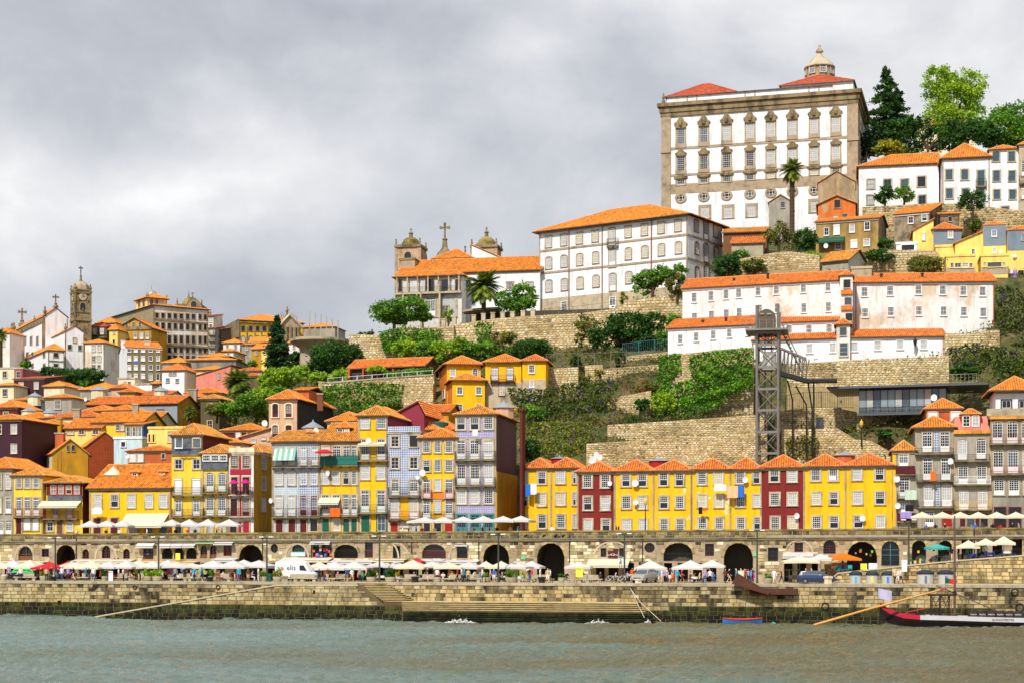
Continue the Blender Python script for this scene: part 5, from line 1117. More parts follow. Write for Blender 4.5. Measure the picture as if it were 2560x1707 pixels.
for lab,Z,x0,x1,ye,yp,yb,d,L,wm,rk,o in RS:
 o=dict(o);q=hs(lab,Z,x0,x1,ye,yb,d,L,wm,(rk,yp),**o)
 if 'W' not in o and rk!='gy':q.auto()
h=hs('ochre gabled house with roof windows and two small attic openings',Z3,567,960,672,850,47,9,OCHRE,('gy',508),ang=R(34),Lpx=242,sidel=CREAM,ov=.2,rmat=ROOF,W=[(575,635,'d',[(728,748),(780,815)])],sw=.06)
h=hs('rust red tile-hung gabled house',Z3,932,1345,600,880,50,9,mat('rust_tile_hanging',(.30,.055,.012),.8,.2,1.2),('gy',428),ang=R(34),Lpx=702,sidel=OCHRE,ov=.2,rmat=ROOF)
mb=MB();H_=h.zp
for i in range(int(h.H/.42)+8):
 z=i*.42;lim=h.W if z<h.H-.3 else None
 if z>H_-.6:break
 a,b=(0,h.W)if z<h.H else(h.W/2*(z-h.H)/(H_-h.H),h.W-h.W/2*(z-h.H)/(H_-h.H))
 x=a+.1
 while x+.4<b-.1:mb.box(x,x+.38,-.035,-.003,z,z+.39);x+=.42
mb.build('wall_tiles',MATS['rust_tile_hanging'],h.t,'stuff')
h=hs('beige house with black slate side wall and glazed roof monitor',Z4,1255,1580,-10,560,38,12,PINKP,('hip',-125),Lpx=2000,sides=BLACKC,ov=.45,sw=.2,sm=CREAM,fm=WINEP,W=[(40,192,'fa',[(1298,1364),(1450,1520)]),(285,418,'fa',[(1298,1364),(1450,1520)])])
zr=h.zp;mb=MB();mb.box(h.W*.45,h.W*.95,h.L*.35,h.L*.75,h.H,zr+.3);o_=mb.build('roof_monitor',TERRA,h.t);roof(o_,'gx',h.W*.5,h.L*.4,zr+.3,zr+1.0,.25,ROOF,x0=h.W*.45,y0=h.L*.35,name='monitor_roof')
def lone_lantern(Z,x,y0,y1,d,r_,lab,m=None):
 q=P(Z.X(x),Z.Y(y1),d);zt=P(Z.X(x),Z.Y(y0),d).z-q.z;t=thing('roof_lantern',lab,'roof lantern',q)
 mb=MB();mb.lathe([(r_,-1.6),(r_,.1)],10);mb.build('drum',m or CREAM,t);mb=MB();mb.lathe([(r_*1.15,.1),(r_*1.05,.25),(.15,zt),(.05,zt+.3)],10);mb.build('glazed_cone',ZINC,t)
for a in((Z3,318,165,215,76,1.3,'glazed conical roof lantern above the brown loggia'),(Z3,548,165,235,72,1.2,'white conical roof lantern beside the grey house'),(Z3,380,5,55,92,1.3,'glass roof lantern on the blue slate house'),(Z25,168,362,402,108,1.6,'metal roof lantern with spike below the green hedge'),(Z25,692,365,402,104,1.5,'grey roof lantern between apartment and white house'),(Z4,1765,245,330,33,1.5,'pointed zinc lantern above the pale blue tiled house'),(Z25,700,372,410,96,1.2,'zinc roof lantern among the rusty roofs')):lone_lantern(*a)
def lone_chimney(Z,x,y0,y1,d,w_,lab,m=None):
 q=P(Z.X(x),Z.Y(y1),d);hh=P(Z.X(x),Z.Y(y0),d).z-q.z;t=thing('chimney_stack',lab,'chimney',q);mb=MB();mb.box(-w_/2,w_/2,0,w_,-1.5,hh);mb.build('stack',m or CREAM,t);mb=MB();mb.box(-w_*.62,w_*.62,-.1,w_+.1,hh,hh+.2);mb.build('cap',CONC,t)
for a in((Z3,830,190,265,63,1.1,'stout cream chimney on the lower town roofs',STONE),(Z3,640,290,350,59,.8,'yellow chimney on the black slate house',OCHRE),(Z3,645,450,510,50,1.3,'round brick chimney behind the ochre gable',TERRA),(Z25,475,520,610,62,.9,'tall grey chimney beside the slate dormers',GREYP),(Z25,968,392,436,88,1.4,'dark square chimney on the orange roof',GREYP),(Z3,1470,135,260,66,.8,'slim sooty chimney in the roofscape',GREYP),(Z2,1742,1330,1395,41,.8,'small brown chimney on the house with black side wall',WOOD)):lone_chimney(*a)
# ================================================================ centre and right: terraces, convent, palace, lift tower
G4=R(20)
h=House('terrace_villa','tall yellow block with orange side wall above the blue tiled townhouse',Z22,1332,1640,722,1060,49,4,YEL,('hip',652),ang=G4,ov=.5,Lpx=1286,sidel=ORANGEP,rmat=ROOF,sw=.05,sm=WFRAME,cornice=False,W=[(785,852,'s',[(1376,1426),(1556,1606)],dict(nx=2,ny=4)),(948,1012,'s',[(1376,1426),(1556,1606)],dict(nx=2,ny=4))])
h=House('terrace_villa','upper yellow block with orange side and hipped roof on the garden terrace',Z22,1280,1600,572,760,55,8,YEL,('hip',488),ang=G4,ov=.6,Lpx=1157,sidel=ORANGEP,rmat=ROOF,sw=.05,sm=WFRAME,cornice=False,W=[(612,682,'s',[(1312,1360),(1522,1572)],dict(nx=2,ny=4))])
h.side(632,705,'w',[(1192,1210)],right=False,fm=WINEP);h.side(818,890,'w',[(1195,1212),(1245,1262)],right=False,fm=WINEP)
h=House('terrace_villa','yellow villa with two white shuttered doors and small balcony',Z22,1645,1985,552,975,52,9,YEL,('hip',472),ang=R(6),ov=.5,rmat=ROOF,sw=.05,sm=WINEP,cornice=False,W=[(600,718,'f',[(1702,1765),(1846,1908)],dict(pane=CURT)),(758,864,'s',[(1772,1828)],dict(nx=3,ny=5))],bal=[(1690,1925,668,728,WINEP,.6,None,WINEP)],strips=[(1650,1990,742,980,STONEL,.05,'stone_base')])
h=House('terrace_villa','small yellow villa at the end of the group with stone basement',Z22,1995,2218,540,800,52,7,YEL,('hip',475),ang=R(4),ov=.4,rmat=ROOFR,sw=.05,sm=WFRAME,cornice=False,W=[(578,650,'s',[(2058,2110)],dict(nx=3,ny=4)),(728,785,'s',[(2066,2106)])],strips=[(1996,2218,715,1050,STONEL,.05,'stone_base')])
s_=House('garden_shed','long low garden shed with orange roof and open front',Z22,360,1060,600,705,66,6,mat('shed_boards','#3d3a36',.8,.2,1),('gx',515),ang=-R(8),ov=.5,cat='shed',rmat=ROOFR,cornice=False,W=[(585,640,'d',[(890,955)])],sidel=mat('pale_blue_plaster','#b9cfd6'))
for x in(365,498,632,780):s_.strip(x,x+14,618,702,TERRA,.9,'post')
c=House('convent','large white convent block with stone base and three rows of windows',Z17,112,1560,312,1190,101,18,WHITE,('hip',150),ang=-R(22),cat='convent',ov=1.0,Lpx=1905,sides=WHITE,rmat=ROOF,sw=.2,sm=STONE,quoin=STONE,rid=12,zbase=45)
for r_,cols in((0,((203,490),(352,472),(505,455),(660,435),(983,392),(1143,372),(1305,352),(1470,332))),(1,((205,697),(355,680),(508,662),(665,645),(985,606),(1147,587),(1310,567),(1477,548))),(2,((206,922),(358,908),(513,893),(668,875),(990,840),(1150,820),(1310,800),(1477,780)))):
 for x,y in cols:c.w1(x,y,52,98 if r_==0 else 104,'s' if r_==0 else 'sa',pane=WARMG if x>420 else CURT)
for x,y,hh in((823,440,160),(828,650,165),(832,885,160)):c.w1(x,y,58,hh,'fa',pane=CURT)
c.band(830,502,.35,STONE,.1,side=True);c.band(830,725,.35,STONE,.1,side=True);b_=c.lx(830,985)[1];mb=MB();mb.box(-.02,c.W+.02,-.06,-.003,0,b_);mb.build('stone_base',STONEL,c.t)
for x,y0,y1 in((358,1080,1188),(832,1035,1138)):c.row(y0,y1,'f',[(x-28,x+28)],y=-.06,sw=.08,sm=WFRAME)
for y,xs in((335,(1647,)),(385,(1835,)),(555,(1650,)),(600,(1840,)),(795,(1655,))):
 for x in xs:c.side(y-55,y+55,'sa',[(x-17,x+17)],sw=.25,sm=STONED)
for y in(380,600,800):c.side(y-85,y+85,'fa',[(1722,1760)],sw=.3,sm=STONED)
for x in(405,730,1212):lx,z=c.lx(x,380);mb=MB();mb.tube([(lx,-.15,1),(lx,-.15,c.H-.3)],.08,6);mb.build('downpipe',RUST,c.t)
c.balcony(768,875,462,525,IRON,.6)
w_=House('convent_church','white church wing with long orange roof beside the convent block',Z16,225,1690,832,1330,100,14,WHITE,('gx',686),ang=-R(1),cat='church',ov=.4,rmat=ROOF,sw=.2,sm=STONE,hip=(True,False),zbase=45,W=[(935,1010,'s',[(908,962),(1352,1415),(1560,1615)])])
lo=House('loggia','stone loggia with arches below and slender columns above',Z16,205,885,872,1390,96,3.2,mat('pale_loggia_plaster',(.62,.58,.56),.85,.08,.5),('hip',818),cat='loggia',ov=.6,rmat=ROOF,zbase=45,sm=STONEL,ang=-R(1))
zf=lo.lx(500,1040)[1]
mb=MB();mb.box(0,lo.W,-.9,-.003,zf-.35,zf);mb.build('gallery_floor',STONEL,lo.t)
for x in(228,335,440,547,655,762,866):
 lx,z=lo.lx(x,960);mb=MB();mb.lathe([(.22,zf),(.16,zf+.3),(.13,lo.H-.3),(.24,lo.H-.1)],8,(lx,-.75));mb.build('column',STONEL,lo.t)
mb=MB();railing(mb,.1,lo.W-.1,-.75,zf,.95);mb.build('railing',IRON,lo.t)
for x0,x1 in((240,270),(510,600),(675,745),(820,860)):lo.row(905,1028,'d',[(x0,x1)],sw=.12,pane=DARKG)
for x0,x1 in((303,440),(487,632),(680,822)):
 (a,zt),(b,zb)=lo.lx(x0,1055),lo.lx(x1,1290);window(lo.t,'d',(a+b)/2,zb,b-a,zt-zb,arch=2,sw=.35,sm=STONEL,pane=CURT,name='archway')
 mb=MB();mb.box(a-.35,a-.05,-.95,-.14,0,zf-.36);mb.build('pier',STONEL,lo.t)
lo.row(1090,1285,'f',[(515,612)],sw=.2,sm=STONE);lo.row(1180,1285,'w',[(680,748)],sm=STONE)
def dtower(x0,x1,yb,lab,ytop,ydome,yfin,d):
 fr=Fr(Z16.X(x0),d,0,50);h=lambda x,y:fr.hit(Z16.X(x),Z16.Y(y));t=thing('church_tower',lab,'church tower',fr.o,fr.th)
 s=h(x1,yb)[0];zt=h(x0,ytop)[1];mb=MB();mb.box(0,s,0,s,0,zt);mb.build('shaft',mat('pink_granite','#b5987a',.9,.2,.8,'#6e5a46',.6,(.5,.75)),t)
 mb=MB();mb.box(-.3,s+.3,-.3,s+.3,zt-.3,zt+.2);mb.build('cornice',STONED,t)
 for x in(0,s):mb=MB();mb.box(x-.25,x+.25,-.12,.4,0,zt-.5);mb.build('pilaster',STONE,t)
 zd=h(x0,ydome)[1];r_=s*.36;mb=MB();hd=zd-zt-.5;z0=zt+.2
 mb.lathe([(r_*1.05,z0),(r_*1.05,z0+.3),(r_,z0+.3),(r_*.98,z0+.3+hd*.3),(r_*.85,z0+.3+hd*.62),(r_*.55,z0+.3+hd*.9),(.3,z0+.3+hd)],16,(s/2,s/2));mb.build('dome',MOSS,t)
 zf_=h(x0,yfin)[1];hh=zf_-zd;mb=MB();mb.lathe([(.38,zd-.2),(.34,zd+hh*.4),(.5,zd+hh*.42),(.4,zd+hh*.5),(.12,zd+hh*.68),(.1,zd+hh*.8),(.2,zd+hh*.88),(.2,zd+hh*.94),(.05,zd+hh)],10,(s/2,s/2));mb.build('lantern',STONED,t)
 for x in(0,s):
  for y in(0,s):
   mb=MB();mb.lathe([(.2,zt+.35),(.2,zt+.8),(.08,zt+.9),(.17,zt+1.15),(.15,zt+1.3),(.03,zt+1.4)],8,(x,y));mb.build('pinnacle',STONED,t)
 window(t,'d',s/2,zt-4.2,s*.28,3.0,arch=2,sw=.2,sm=STONE,pane=DARKG,name='belfry_arch')
dtower(207,452,600,'domed church tower with pinnacles rising above the loggia',560,452,358,112)
dtower(988,1240,600,'domed church tower half hidden by the slanting white parapet',562,445,346,118)
def gable_cross():
 fr=Fr(Z16.X(590),118,0,50);h=lambda x,y:fr.hit(Z16.X(x),Z16.Y(y));t=thing('gable_cross','tall stone cross on a scrolled pedestal above the church roof','cross',fr.o,fr.th);cx,z0=h(710,620);zt=h(710,332)[1];hh=zt-z0
 mb=MB();mb.lathe([(2.2,z0-2),(1.4,z0-.2),(.9,z0+.3),(.55,z0+hh*.15),(.42,z0+hh*.4),(.55,z0+hh*.45),(.3,z0+hh*.5)],10,(cx,0));mb.build('pedestal',STONED,t)
 mb=MB();mb.box(cx-.16,cx+.16,-.15,.15,z0+hh*.48,zt);zc=h(710,370)[1];xr=h(752,370)[0]-cx;mb.box(cx-xr,cx+xr,-.15,.15,zc-.16,zc+.16)
 for dx,dz in((-xr,0),(xr,0),(0,zt-zc)):mb.lathe([(.26,zc+dz-.24),(.26,zc+dz+.24)],6,(cx+dx,0))
 mb.build('cross',STONED,t)
 for x in(512,920):lx,zb=h(x,680);mb=MB();zz=h(x,555)[1];mb.lathe([(.35,zb-2),(.28,zb),(.1,zz-.5),(.2,zz-.25),(.03,zz)],8,(lx,0));mb.build('obelisk',STONED,t)
gable_cross()
House('church_roof','upper orange roof with white parapet above the long church wing',Z16,590,985,688,760,108,8,WHITE,('hip',588),ov=.4,cat='church roof',zbase=52,rmat=ROOF,ang=-R(1));House('parapet_wall','slanting white parapet wall in front of the half hidden tower',Z16,988,1300,690,760,110,5,WHITE,('shedxr',560),ov=.15,cat='wall',zbase=52,ang=-R(1),cornice=False)
House('buttress_block','granite buttress block with stone urn at the church corner',Z16,240,400,690,840,103,5,STONE,('flat',0),cat='church',zbase=50,sm=STONED)
def pavilion():
 fr=Fr(Z16.X(840),88,0,47.5);h=lambda x,y:fr.hit(Z16.X(x),Z16.Y(y));t=thing('curved_pavilion','curved concrete terrace canopy on slim posts by the palm','pavilion',fr.o,fr.th)
 zt=h(1000,1195)[1];n=14;mb=MB();pts=[]
 cx,r_=h(1260,1200)[0],h(1260,1200)[0]-h(845,1200)[0]
 for i in range(n+1):a=math.pi*(1-.5*i/n);pts.append((cx+r_*math.cos(a),3.6-3.4*math.sin(a)))
 for(a,b),(c_,e)in zip(pts,pts[1:]):
  mb.poly([(a,b,zt),(c_,e,zt),(c_,6,zt+.2),(a,6,zt+.2)]);mb.poly([(a,b,zt-.35),(c_,e,zt-.35),(c_,e,zt),(a,b,zt)]);mb.poly([(a,b,zt-.35),(c_,e,zt-.35),(c_,6,zt-.35),(a,6,zt-.35)])
 mb.build('canopy',CONC,t)
 for x,y in((2,3.0),(4.5,1.6),(7.5,.7),(10.5,.3)):mb=MB();mb.box(x-.2,x+.2,y,y+.4,0,zt-.35);mb.build('post',CONC,t)
 mb=MB();mb.box(1,28,5.8,6.2,0,zt);mb.build('back_wall',mat('dark_terrace_wall','#4a4436',.9,.2,1),t)
pavilion()
stone_wall('retaining_wall','high rubble retaining wall below the convent',Z17,[(-725,1302),(-320,1240),(0,1218),(500,1190),(860,1145),(960,1080),(1250,1030),(1525,1000)],38.5,84,(.6,1.3,.4,.8),RUB,260,-R(4),1.0,1560,seed=51,coping=None)
stone_wall('retaining_wall','ivy-topped rubble wall under the church loggia',Z22,[(350,285),(520,290),(640,300),(900,240),(1260,215),(1345,205)],38,83,(.6,1.2,.4,.8),RUB,160,0,1.0,545,seed=52)
stone_wall('terrace_wall','low terrace wall with white pipe below the garden shed',Z22,[(60,740),(180,752),(560,715),(1160,672)],31,61,(.5,1.1,.35,.6),RUB,90,-R(4),.8,800,seed=53,coping=CONC)
stone_wall('terrace_wall','rough stone wall running up to the orange side wall',Z22,[(870,840),(940,762),(1150,752)],24,54,(.5,1.0,.35,.6),RUB,90,0,.8,960,seed=54)
stone_wall('terrace_wall','stepped stone wall beside the small yellow villa',Z20,[(325,388),(480,375),(625,366),(628,372)],30,56,(.5,1.0,.35,.6),RUB,80,-R(2),.8,600,seed=55)
stone_wall('terrace_wall','upper stone terrace wall with thin railings',Z20,[(690,352),(860,346),(862,385),(1050,370),(1395,345)],30,59,(.5,1.0,.3,.55),RUB,120,-R(2),.8,520,seed=56)
stone_wall('terrace_wall','long terrace wall beneath the green fence',Z20,[(1000,275),(1220,250),(1490,222)],34,63,(.5,1.0,.3,.55),RUB,80,-R(2),.8,400,seed=57)
stone_wall('terrace_wall','overgrown stone wall facing the bougainvillea',Z20,[(900,660),(1060,640),(1320,590)],22,52,(.5,1.0,.3,.5),RUB,80,0,.8,910,seed=58)
stone_wall('cliff_wall','upper pale stone wall below the ivy cliff',Z20,[(905,915),(1400,885),(1900,850),(2320,818),(2420,818)],20,44,(.45,1.0,.26,.45),RUB,200,-R(3),.9,1110,seed=59)
stone_wall('cliff_wall','lower pale stone wall behind the yellow terrace roofs',Z20,[(705,1092),(1300,1055),(1900,1015),(2330,995),(2420,995)],9,37.4,(.45,1.0,.26,.45),RUB,260,-R(2),.9,1310,seed=60)
stone_wall('cliff_wall','stone wall with iron gate beside the lift',Z21,[(560,1030),(700,1010),(830,995),(1150,990),(1160,1005),(1290,1030)],18,44.5,(.5,1.0,.3,.5),RUB,150,0,.9,1190,seed=61)
stone_wall('cliff_wall','sloping stair wall behind the lift and terrace roofs',Z21,[(620,1185),(1120,1175),(1280,1275),(1420,1285),(1600,1390)],9,37.6,(.5,1.0,.3,.5),RUB,150,0,.9,1480,seed=62)
stone_wall('cliff_wall','rough stone wall under the glass restaurant',Z19,[(290,1400),(900,1385),(1480,1370)],9,43,(.5,1.1,.3,.6),RUB,160,0,.9,1620,seed=63)
stone_wall('cliff_wall','tall stone base below the white hillside terrace',Z19,[(-330,960),(130,935),(240,925),(960,895),(1115,880)],22,55.2,(.5,1.1,.32,.6),RUB,240,R(2),.9,1170,seed=64)
stone_wall('cliff_wall','stone base under the upper white hillside range',Z19,[(1075,690),(1300,692),(1500,660),(1565,660)],34,57.5,(.5,1.1,.32,.6),RUB,60,R(2),.9,850,seed=65)
stone_wall('cliff_wall','pale stone cliff wall beside the ivy',Z20,[(1490,245),(1700,235),(1960,205),(2290,180)],24,54.6,(.5,1.1,.3,.55),RUB,120,-R(4),.9,900,seed=66)
stone_wall('garden_wall','mossy boundary wall above the white hillside range',Z23,[(240,640),(600,575),(740,565),(1020,600)],49,80,(.5,1.1,.35,.6),RUB,60,-R(4),.8,760,seed=67)
stone_wall('garden_wall','grey stone wall below the yellow and blue houses',Z23,[(1480,560),(1730,550),(2120,560),(2160,600)],48,84,(.6,1.2,.4,.7),[RUB[2],RUB[3]],80,0,.8,760,seed=68)
stone_wall('garden_wall','terrace wall with balustrade below the white hotel',Z15,[(325,1060),(700,1040),(1000,1035),(1456,1085)],58,111,(.6,1.2,.4,.7),[RUB[2],RUB[3],ASH[3]],80,0,.8,1240,seed=69)
p=House('palace','huge white palace with ornate granite windows, cornice and lantern dome',Z14,112,1640,548,1500,132,26,WHITE,None,ang=-R(5),cat='palace',Lpx=1712,zbase=66,sm=STONE,sw=.22)
zc=p.H
def pw(x,y,w_,h_,k,**kw):p.w1(x,y,w_,h_,k,**kw)
def hood(x,y,w_,h_,big):
 (a,z0),(b,_)=p.lx(x-w_/2,y),p.lx(x+w_/2,y);cx=(a+b)/2;W2=(b-a)/2;H2=p.lx(x,y-h_)[1]-z0;mb=MB()
 mb.prism([(cx-W2,z0),(cx+W2,z0),(cx+W2*.95,z0+H2*.3),(cx+W2*1.25,z0+H2*.42),(cx+W2*.75,z0+H2*.62),(cx+W2*.45,z0+H2*.92),(cx,z0+H2),(cx-W2*.45,z0+H2*.92),(cx-W2*.75,z0+H2*.62),(cx-W2*1.25,z0+H2*.42),(cx-W2*.95,z0+H2*.3)],-.4,-.003)
 if big:mb.lathe([(W2*.32,z0+H2*.2),(W2*.4,z0+H2*.5),(W2*.25,z0+H2*.8)],8,(cx,-.42))
 mb.build('window_hood',STONED,p.t)
C8=(258,438,617,800,964,1132,1303,1473)
for i,x in enumerate(C8):
 s=-(x-258)*.0775;y1=822+s;y2=1036-(x-258)*.072;y3=1181-(x-258)*.076;y4=1303-(x-258)*.058
 pw(x,y1,60,112,'s',ny=8,sw=.3,sm=STONE,pane=BLUEG if i<2 else CURT);hood(x,y1-62,84,84,True);p.strip(x-44,x+44,y1+60,y1+88,STONE,.22,'window_apron')
 pw(x,y2,60,106,'s',ny=7,sw=.3,sm=STONE,pane=DARKG if i<4 else CURT);hood(x,y2-58,74,52,False);p.strip(x-44,x+44,y2+56,y2+78,STONE,.22,'window_apron')
 pw(x,y3,58,40,'w',nx=4,ny=3,sw=.35,sm=STONE);hood(x,y3-24,88,34,False)
 if i<7:
  (a,zt),(b,zb)=p.lx(x-46,y4-38),p.lx(x+46,y4+38);w2,h2=b-a,zt-zb;mb=MB();n=18
  def el(e):return[((a+b)/2+w2/2*e*math.cos(2*math.pi*k/n),(zt+zb)/2+h2/2*e*math.sin(2*math.pi*k/n))for k in range(n)]
  o1,o2=el(1),el(.6)
  for k in range(n):j=(k+1)%n;mb.poly([(o1[k][0],-.2,o1[k][1]),(o1[j][0],-.2,o1[j][1]),(o2[j][0],-.2,o2[j][1]),(o2[k][0],-.2,o2[k][1])]);mb.poly([(o1[k][0],-.2,o1[k][1]),(o1[j][0],-.2,o1[j][1]),(o1[j][0],-.003,o1[j][1]),(o1[k][0],-.003,o1[k][1])])
  ov=mb.build('oval_window',STONE,p.t);mb=MB();mb.poly([(x_,-.05,z_)for x_,z_ in o2]);mb.build('pane',DARKG if i!=3 else BLUEG,ov);mb=MB();mx,mz=(a+b)/2,(zt+zb)/2
  for k in(-.15,.15):mb.box(mx+w2*k-.03,mx+w2*k+.03,-.12,-.06,mz-h2*.28,mz+h2*.28);mb.box(mx-w2*.28,mx+w2*.28,-.125,-.065,mz+h2*k-.03,mz+h2*k+.03)
  mb.build('frame',WFRAME,ov)
for x,y in((446,1420),(628,1418),(812,1408),(1308,1372)):pw(x,y,60,82,'w',nx=4,ny=3,sw=.5,sm=STONE,pane=CURT)
p.band(870,1195,1.9,STONE,.06,'stone_band',1.0,p.W-1);p.band(870,872,.5,STONE,.1,a=1.0,b=p.W-1);p.band(870,1085,.4,STONE,.1,a=1.0,b=p.W-1)
mb=MB();mb.box(-.9,p.W+.9,-.9,p.L,zc+.2,zc+.9);mb.box(-.5,p.W+.5,-.5,p.L,zc-.9,zc+.2);mb.box(-.3,p.W+.3,-.3,p.L,zc-1.7,zc-.9);mb.build('cornice',STONED,p.t)
for a,b in((0,1.7),(p.W-1.9,p.W)):
 mb=MB();mb.box(a-(.15 if a==0 else 0),b+(.15 if b==p.W else 0),-.25,.4,0,zc-1.7);mb.box(a-.3 if a==0 else a,b+.3 if b==p.W else b,-.45,.4,p.lx(870,905)[1],p.lx(870,875)[1]);mb.build('corner_pilaster',STONE,p.t)
mb=MB();mb.box(p.W+.003,p.W+.15,.3,3,0,zc-1.7);mb.build('side_pilaster',STONE,p.t)
za=p.lx(870,452)[1];mb=MB();mb.box(.8,p.W-.8,.6,p.L-.6,zc+.9,za);mb.build('attic',WHITE,p.t)
zr=p.lx(300,415,6)[1]
roof(p.t,'hip',13.5,12,za,zr,.35,ROOFD,x0=.8,y0=.6,name='hip_roof',tiles=False);roof(p.t,'gx',p.W-14,8,za,za+1.0,.35,ROOFD,x0=9,y0=.6,name='low_roof',tiles=False)
xr0=p.lx(1040,420)[0];zr0=p.lx(1300,405,.3)[1];zp0=p.lx(1330,340,7)[1];mb=MB();mb.box(xr0,p.W-.8,.5,p.L-.6,za-.01,zr0);mb.build('raised_attic',WHITE,p.t)
roof(p.t,'hip',p.W-.8-xr0,13,zr0+.02,zp0,.35,ROOFD,x0=xr0,y0=.5,name='raised_roof',tiles=False,rid=7)
for x0,x1 in((308,382),(762,838),(1262,1340)):
 for q in(x0,x1):(lx,z1),z0=p.lx(q,500,.6),zc+.9;mb=MB();mb.box(lx-.12,lx+.12,.5,.597,z0,za-.05);mb.build('attic_pilaster',STONE,p.t)
cx=p.lx(1345,300,10)[0];z_=lambda y:p.lx(1345,y,10)[1];rr=p.lx(1455,300,10)[0]-cx
mb=MB();mb.lathe([(rr,z_(375)),(rr,z_(275))],20,(cx,10));lt=mb.build('lantern_drum',STONE,p.t)
mb=MB();mb.lathe([(rr*1.12,z_(290)),(rr*1.1,z_(280)),(rr*.85,z_(248)),(rr*.6,z_(220)),(rr*.3,z_(200)),(rr*.16,z_(178)),(rr*.16,z_(165)),(rr*.28,z_(160)),(rr*.24,z_(145)),(rr*.08,z_(128)),(rr*.08,z_(120)),(rr*.12,z_(110)),(rr*.03,z_(98))],20,(cx,10));mb.build('dome',STONEL,lt,smooth=True)
for k in range(8):
 a=math.pi*2*(k+.45)/8;window(lt,'s',cx+rr*math.sin(a),z_(345),rr*.42,z_(285)-z_(345),y=10-rr*math.cos(a),rz=a,arch=2,sw=.15,sm=STONEL,nx=3,ny=4,pane=BLUEG)
mb=MB();mb.lathe([(.35,zc+.9),(.35,zc+1.6),(.13,zc+1.8),(.32,zc+2.2),(.15,zc+2.7),(.15,zc+2.8),(.03,zc+3.2)],10,(.2,.2));mb.build('urn',STONED,p.t)
p.side(650,800,'s',[(1655,1675)]);p.side(870,1010,'s',[(1655,1672)])
House('ruined_house','roofless plastered ruin with cornice stumps against the palace',Z14,1335,1625,1180,1480,118,8,mat('ruin_plaster','#b39a78',.9,.2,.6,'#7a6a52',.4,(.45,.7),streak=3),('gy',1092),cat='ruin',ov=.15,rmat=ROOFO,zbase=60,quoin=STONE)
h=House('ruined_house','gabled ruin with exposed orange brick wall and empty window',Z23,1005,1362,118,300,110,9,mat('brick_orange',(.62,.16,.03),.9,.15,1.5,'#b39a78',.3,(.56,.6)),('gy',34),cat='ruin',ov=.3,rmat=ROOFO,sides=GREYP,zbase=56,W=[(78,152,'d',[(1160,1216)]),(222,252,'d',[(1152,1196)]),(212,245,'d',[(1236,1284)])],sw=.04,sm=STONEL)
House('hill_house','grey plastered gable house with one narrow opening under the palace',Z23,538,760,100,290,113,9,GREYP,('gy',26),ov=.15,rmat=ROOFO,sides=STONED,Lpx=935,zbase=57,W=[(98,150,'d',[(652,690)])],sw=.03)
h=House('hill_house','long ochre house with orange roof, white windows and green awning',Z23,985,1578,270,560,100,9,mat('stained_ochre','#a88a50',.9,.15,.6,'#6d5c38',.35,(.45,.7),streak=2),('gx',240),ang=-R(10),ov=.35,rmat=ROOF,sides=mat('blotched_render','#9a8b72',.9,.2,.7,'#54493a',.5,(.45,.65)),zbase=53,sw=.05,sm=WFRAME,rid=.5,W=[(345,412,'w',[(1065,1108)]),(318,402,'r',[(1155,1210)]),(312,382,'w',[(1306,1352)]),(290,362,'w',[(1448,1497)]),(460,528,'r',[(1318,1376)]),(450,510,'w',[(1440,1496)]),(490,545,'w',[(1170,1225)])])
h.awning(1010,1262,440,468,GREENP,1.4,'green canopy on the long ochre hillside house')
House('hill_house','mossy orange roofed shed below the long ochre house',Z23,1045,1290,660,720,92,7,GREYP,('gx',560),ang=-R(22),ov=.4,rmat=ROOFO,zbase=48,Lpx=1480,sides=WHITEW)
h=House('hill_house','weathered stone house with sloping orange roof below the hotel',Z23,1730,2060,205,440,103,10,mat('blotched_render','#9a8b72'),('gx',120),ang=-R(14),ov=.3,Lpx=2295,rmat=ROOF,zbase=55,W=[(240,298,'w',[(1862,1910)]),(218,275,'o',[(1992,2040)])],sw=.06,sm=WFRAME)
House('hill_house','low stone annex with one black window beside the weathered stone house',Z23,2165,2345,212,400,100,6,mat('blotched_render','#9a8b72'),('shed',195),zbase=55,W=[(238,282,'d',[(2242,2275)])],sw=.04)
h=House('hill_house','small yellow house with slate blue side and red hipped roof',Z24,222,525,560,840,92,9,YELL,('hip',430),ang=R(36),ov=.3,rmat=ROOFR,zbase=50,cornice=False)if False else House('hill_house','small yellow house with slate blue side and red hipped roof',Z24,525,915,525,860,90,8,BLUEGREY,('hip',430),ang=R(10),ov=.3,rmat=ROOFR,Lpx=None,zbase=50,cornice=False,W=[(552,645,'w',[(728,795)])],sw=.05,sm=WFRAME,sidel=YELL)
House('hill_house','yellow front of the slate blue sided house with white blind',Z24,240,524,545,860,90.5,8,YELL,('shedx',438),ang=0,ov=.25,rmat=ROOFR,zbase=50,cornice=False,W=[(575,680,'r',[(368,410)])],sw=.04)
House('hill_house','flat white terrace house with purple window below the ochre house',Z24,5,295,712,850,86,6,WHITE,('flat',0),zbase=50,sm=WFRAME,W=[(748,815,'d',[(78,255)])])
House('hill_house','yellow base wall under the slate blue side',Z24,555,822,752,870,86,5,YELL,('flat',0),zbase=50,sm=YELL)
House('hill_house','pale yellow house with half-hipped orange roof and one window',Z24,830,1222,718,890,84,8,YELL,('shedx',610),ov=.25,rmat=ROOF,zbase=49,cornice=False,W=[(800,875,'w',[(1055,1105)])],sw=.04,sm=WFRAME)
h=House('hill_house','grey clad tower house with small square window and orange cap',Z24,1222,1540,465,900,83,8,YELL,('hip',412),ov=.05,rmat=ROOF,zbase=49,cornice=False,W=[(540,622,'w',[(1340,1408)]),(785,852,'w',[(1355,1402)])],sw=.04,sm=WFRAME,strips=[(1222,1540,478,748,BLUEGREY,.06,'metal_cladding')])
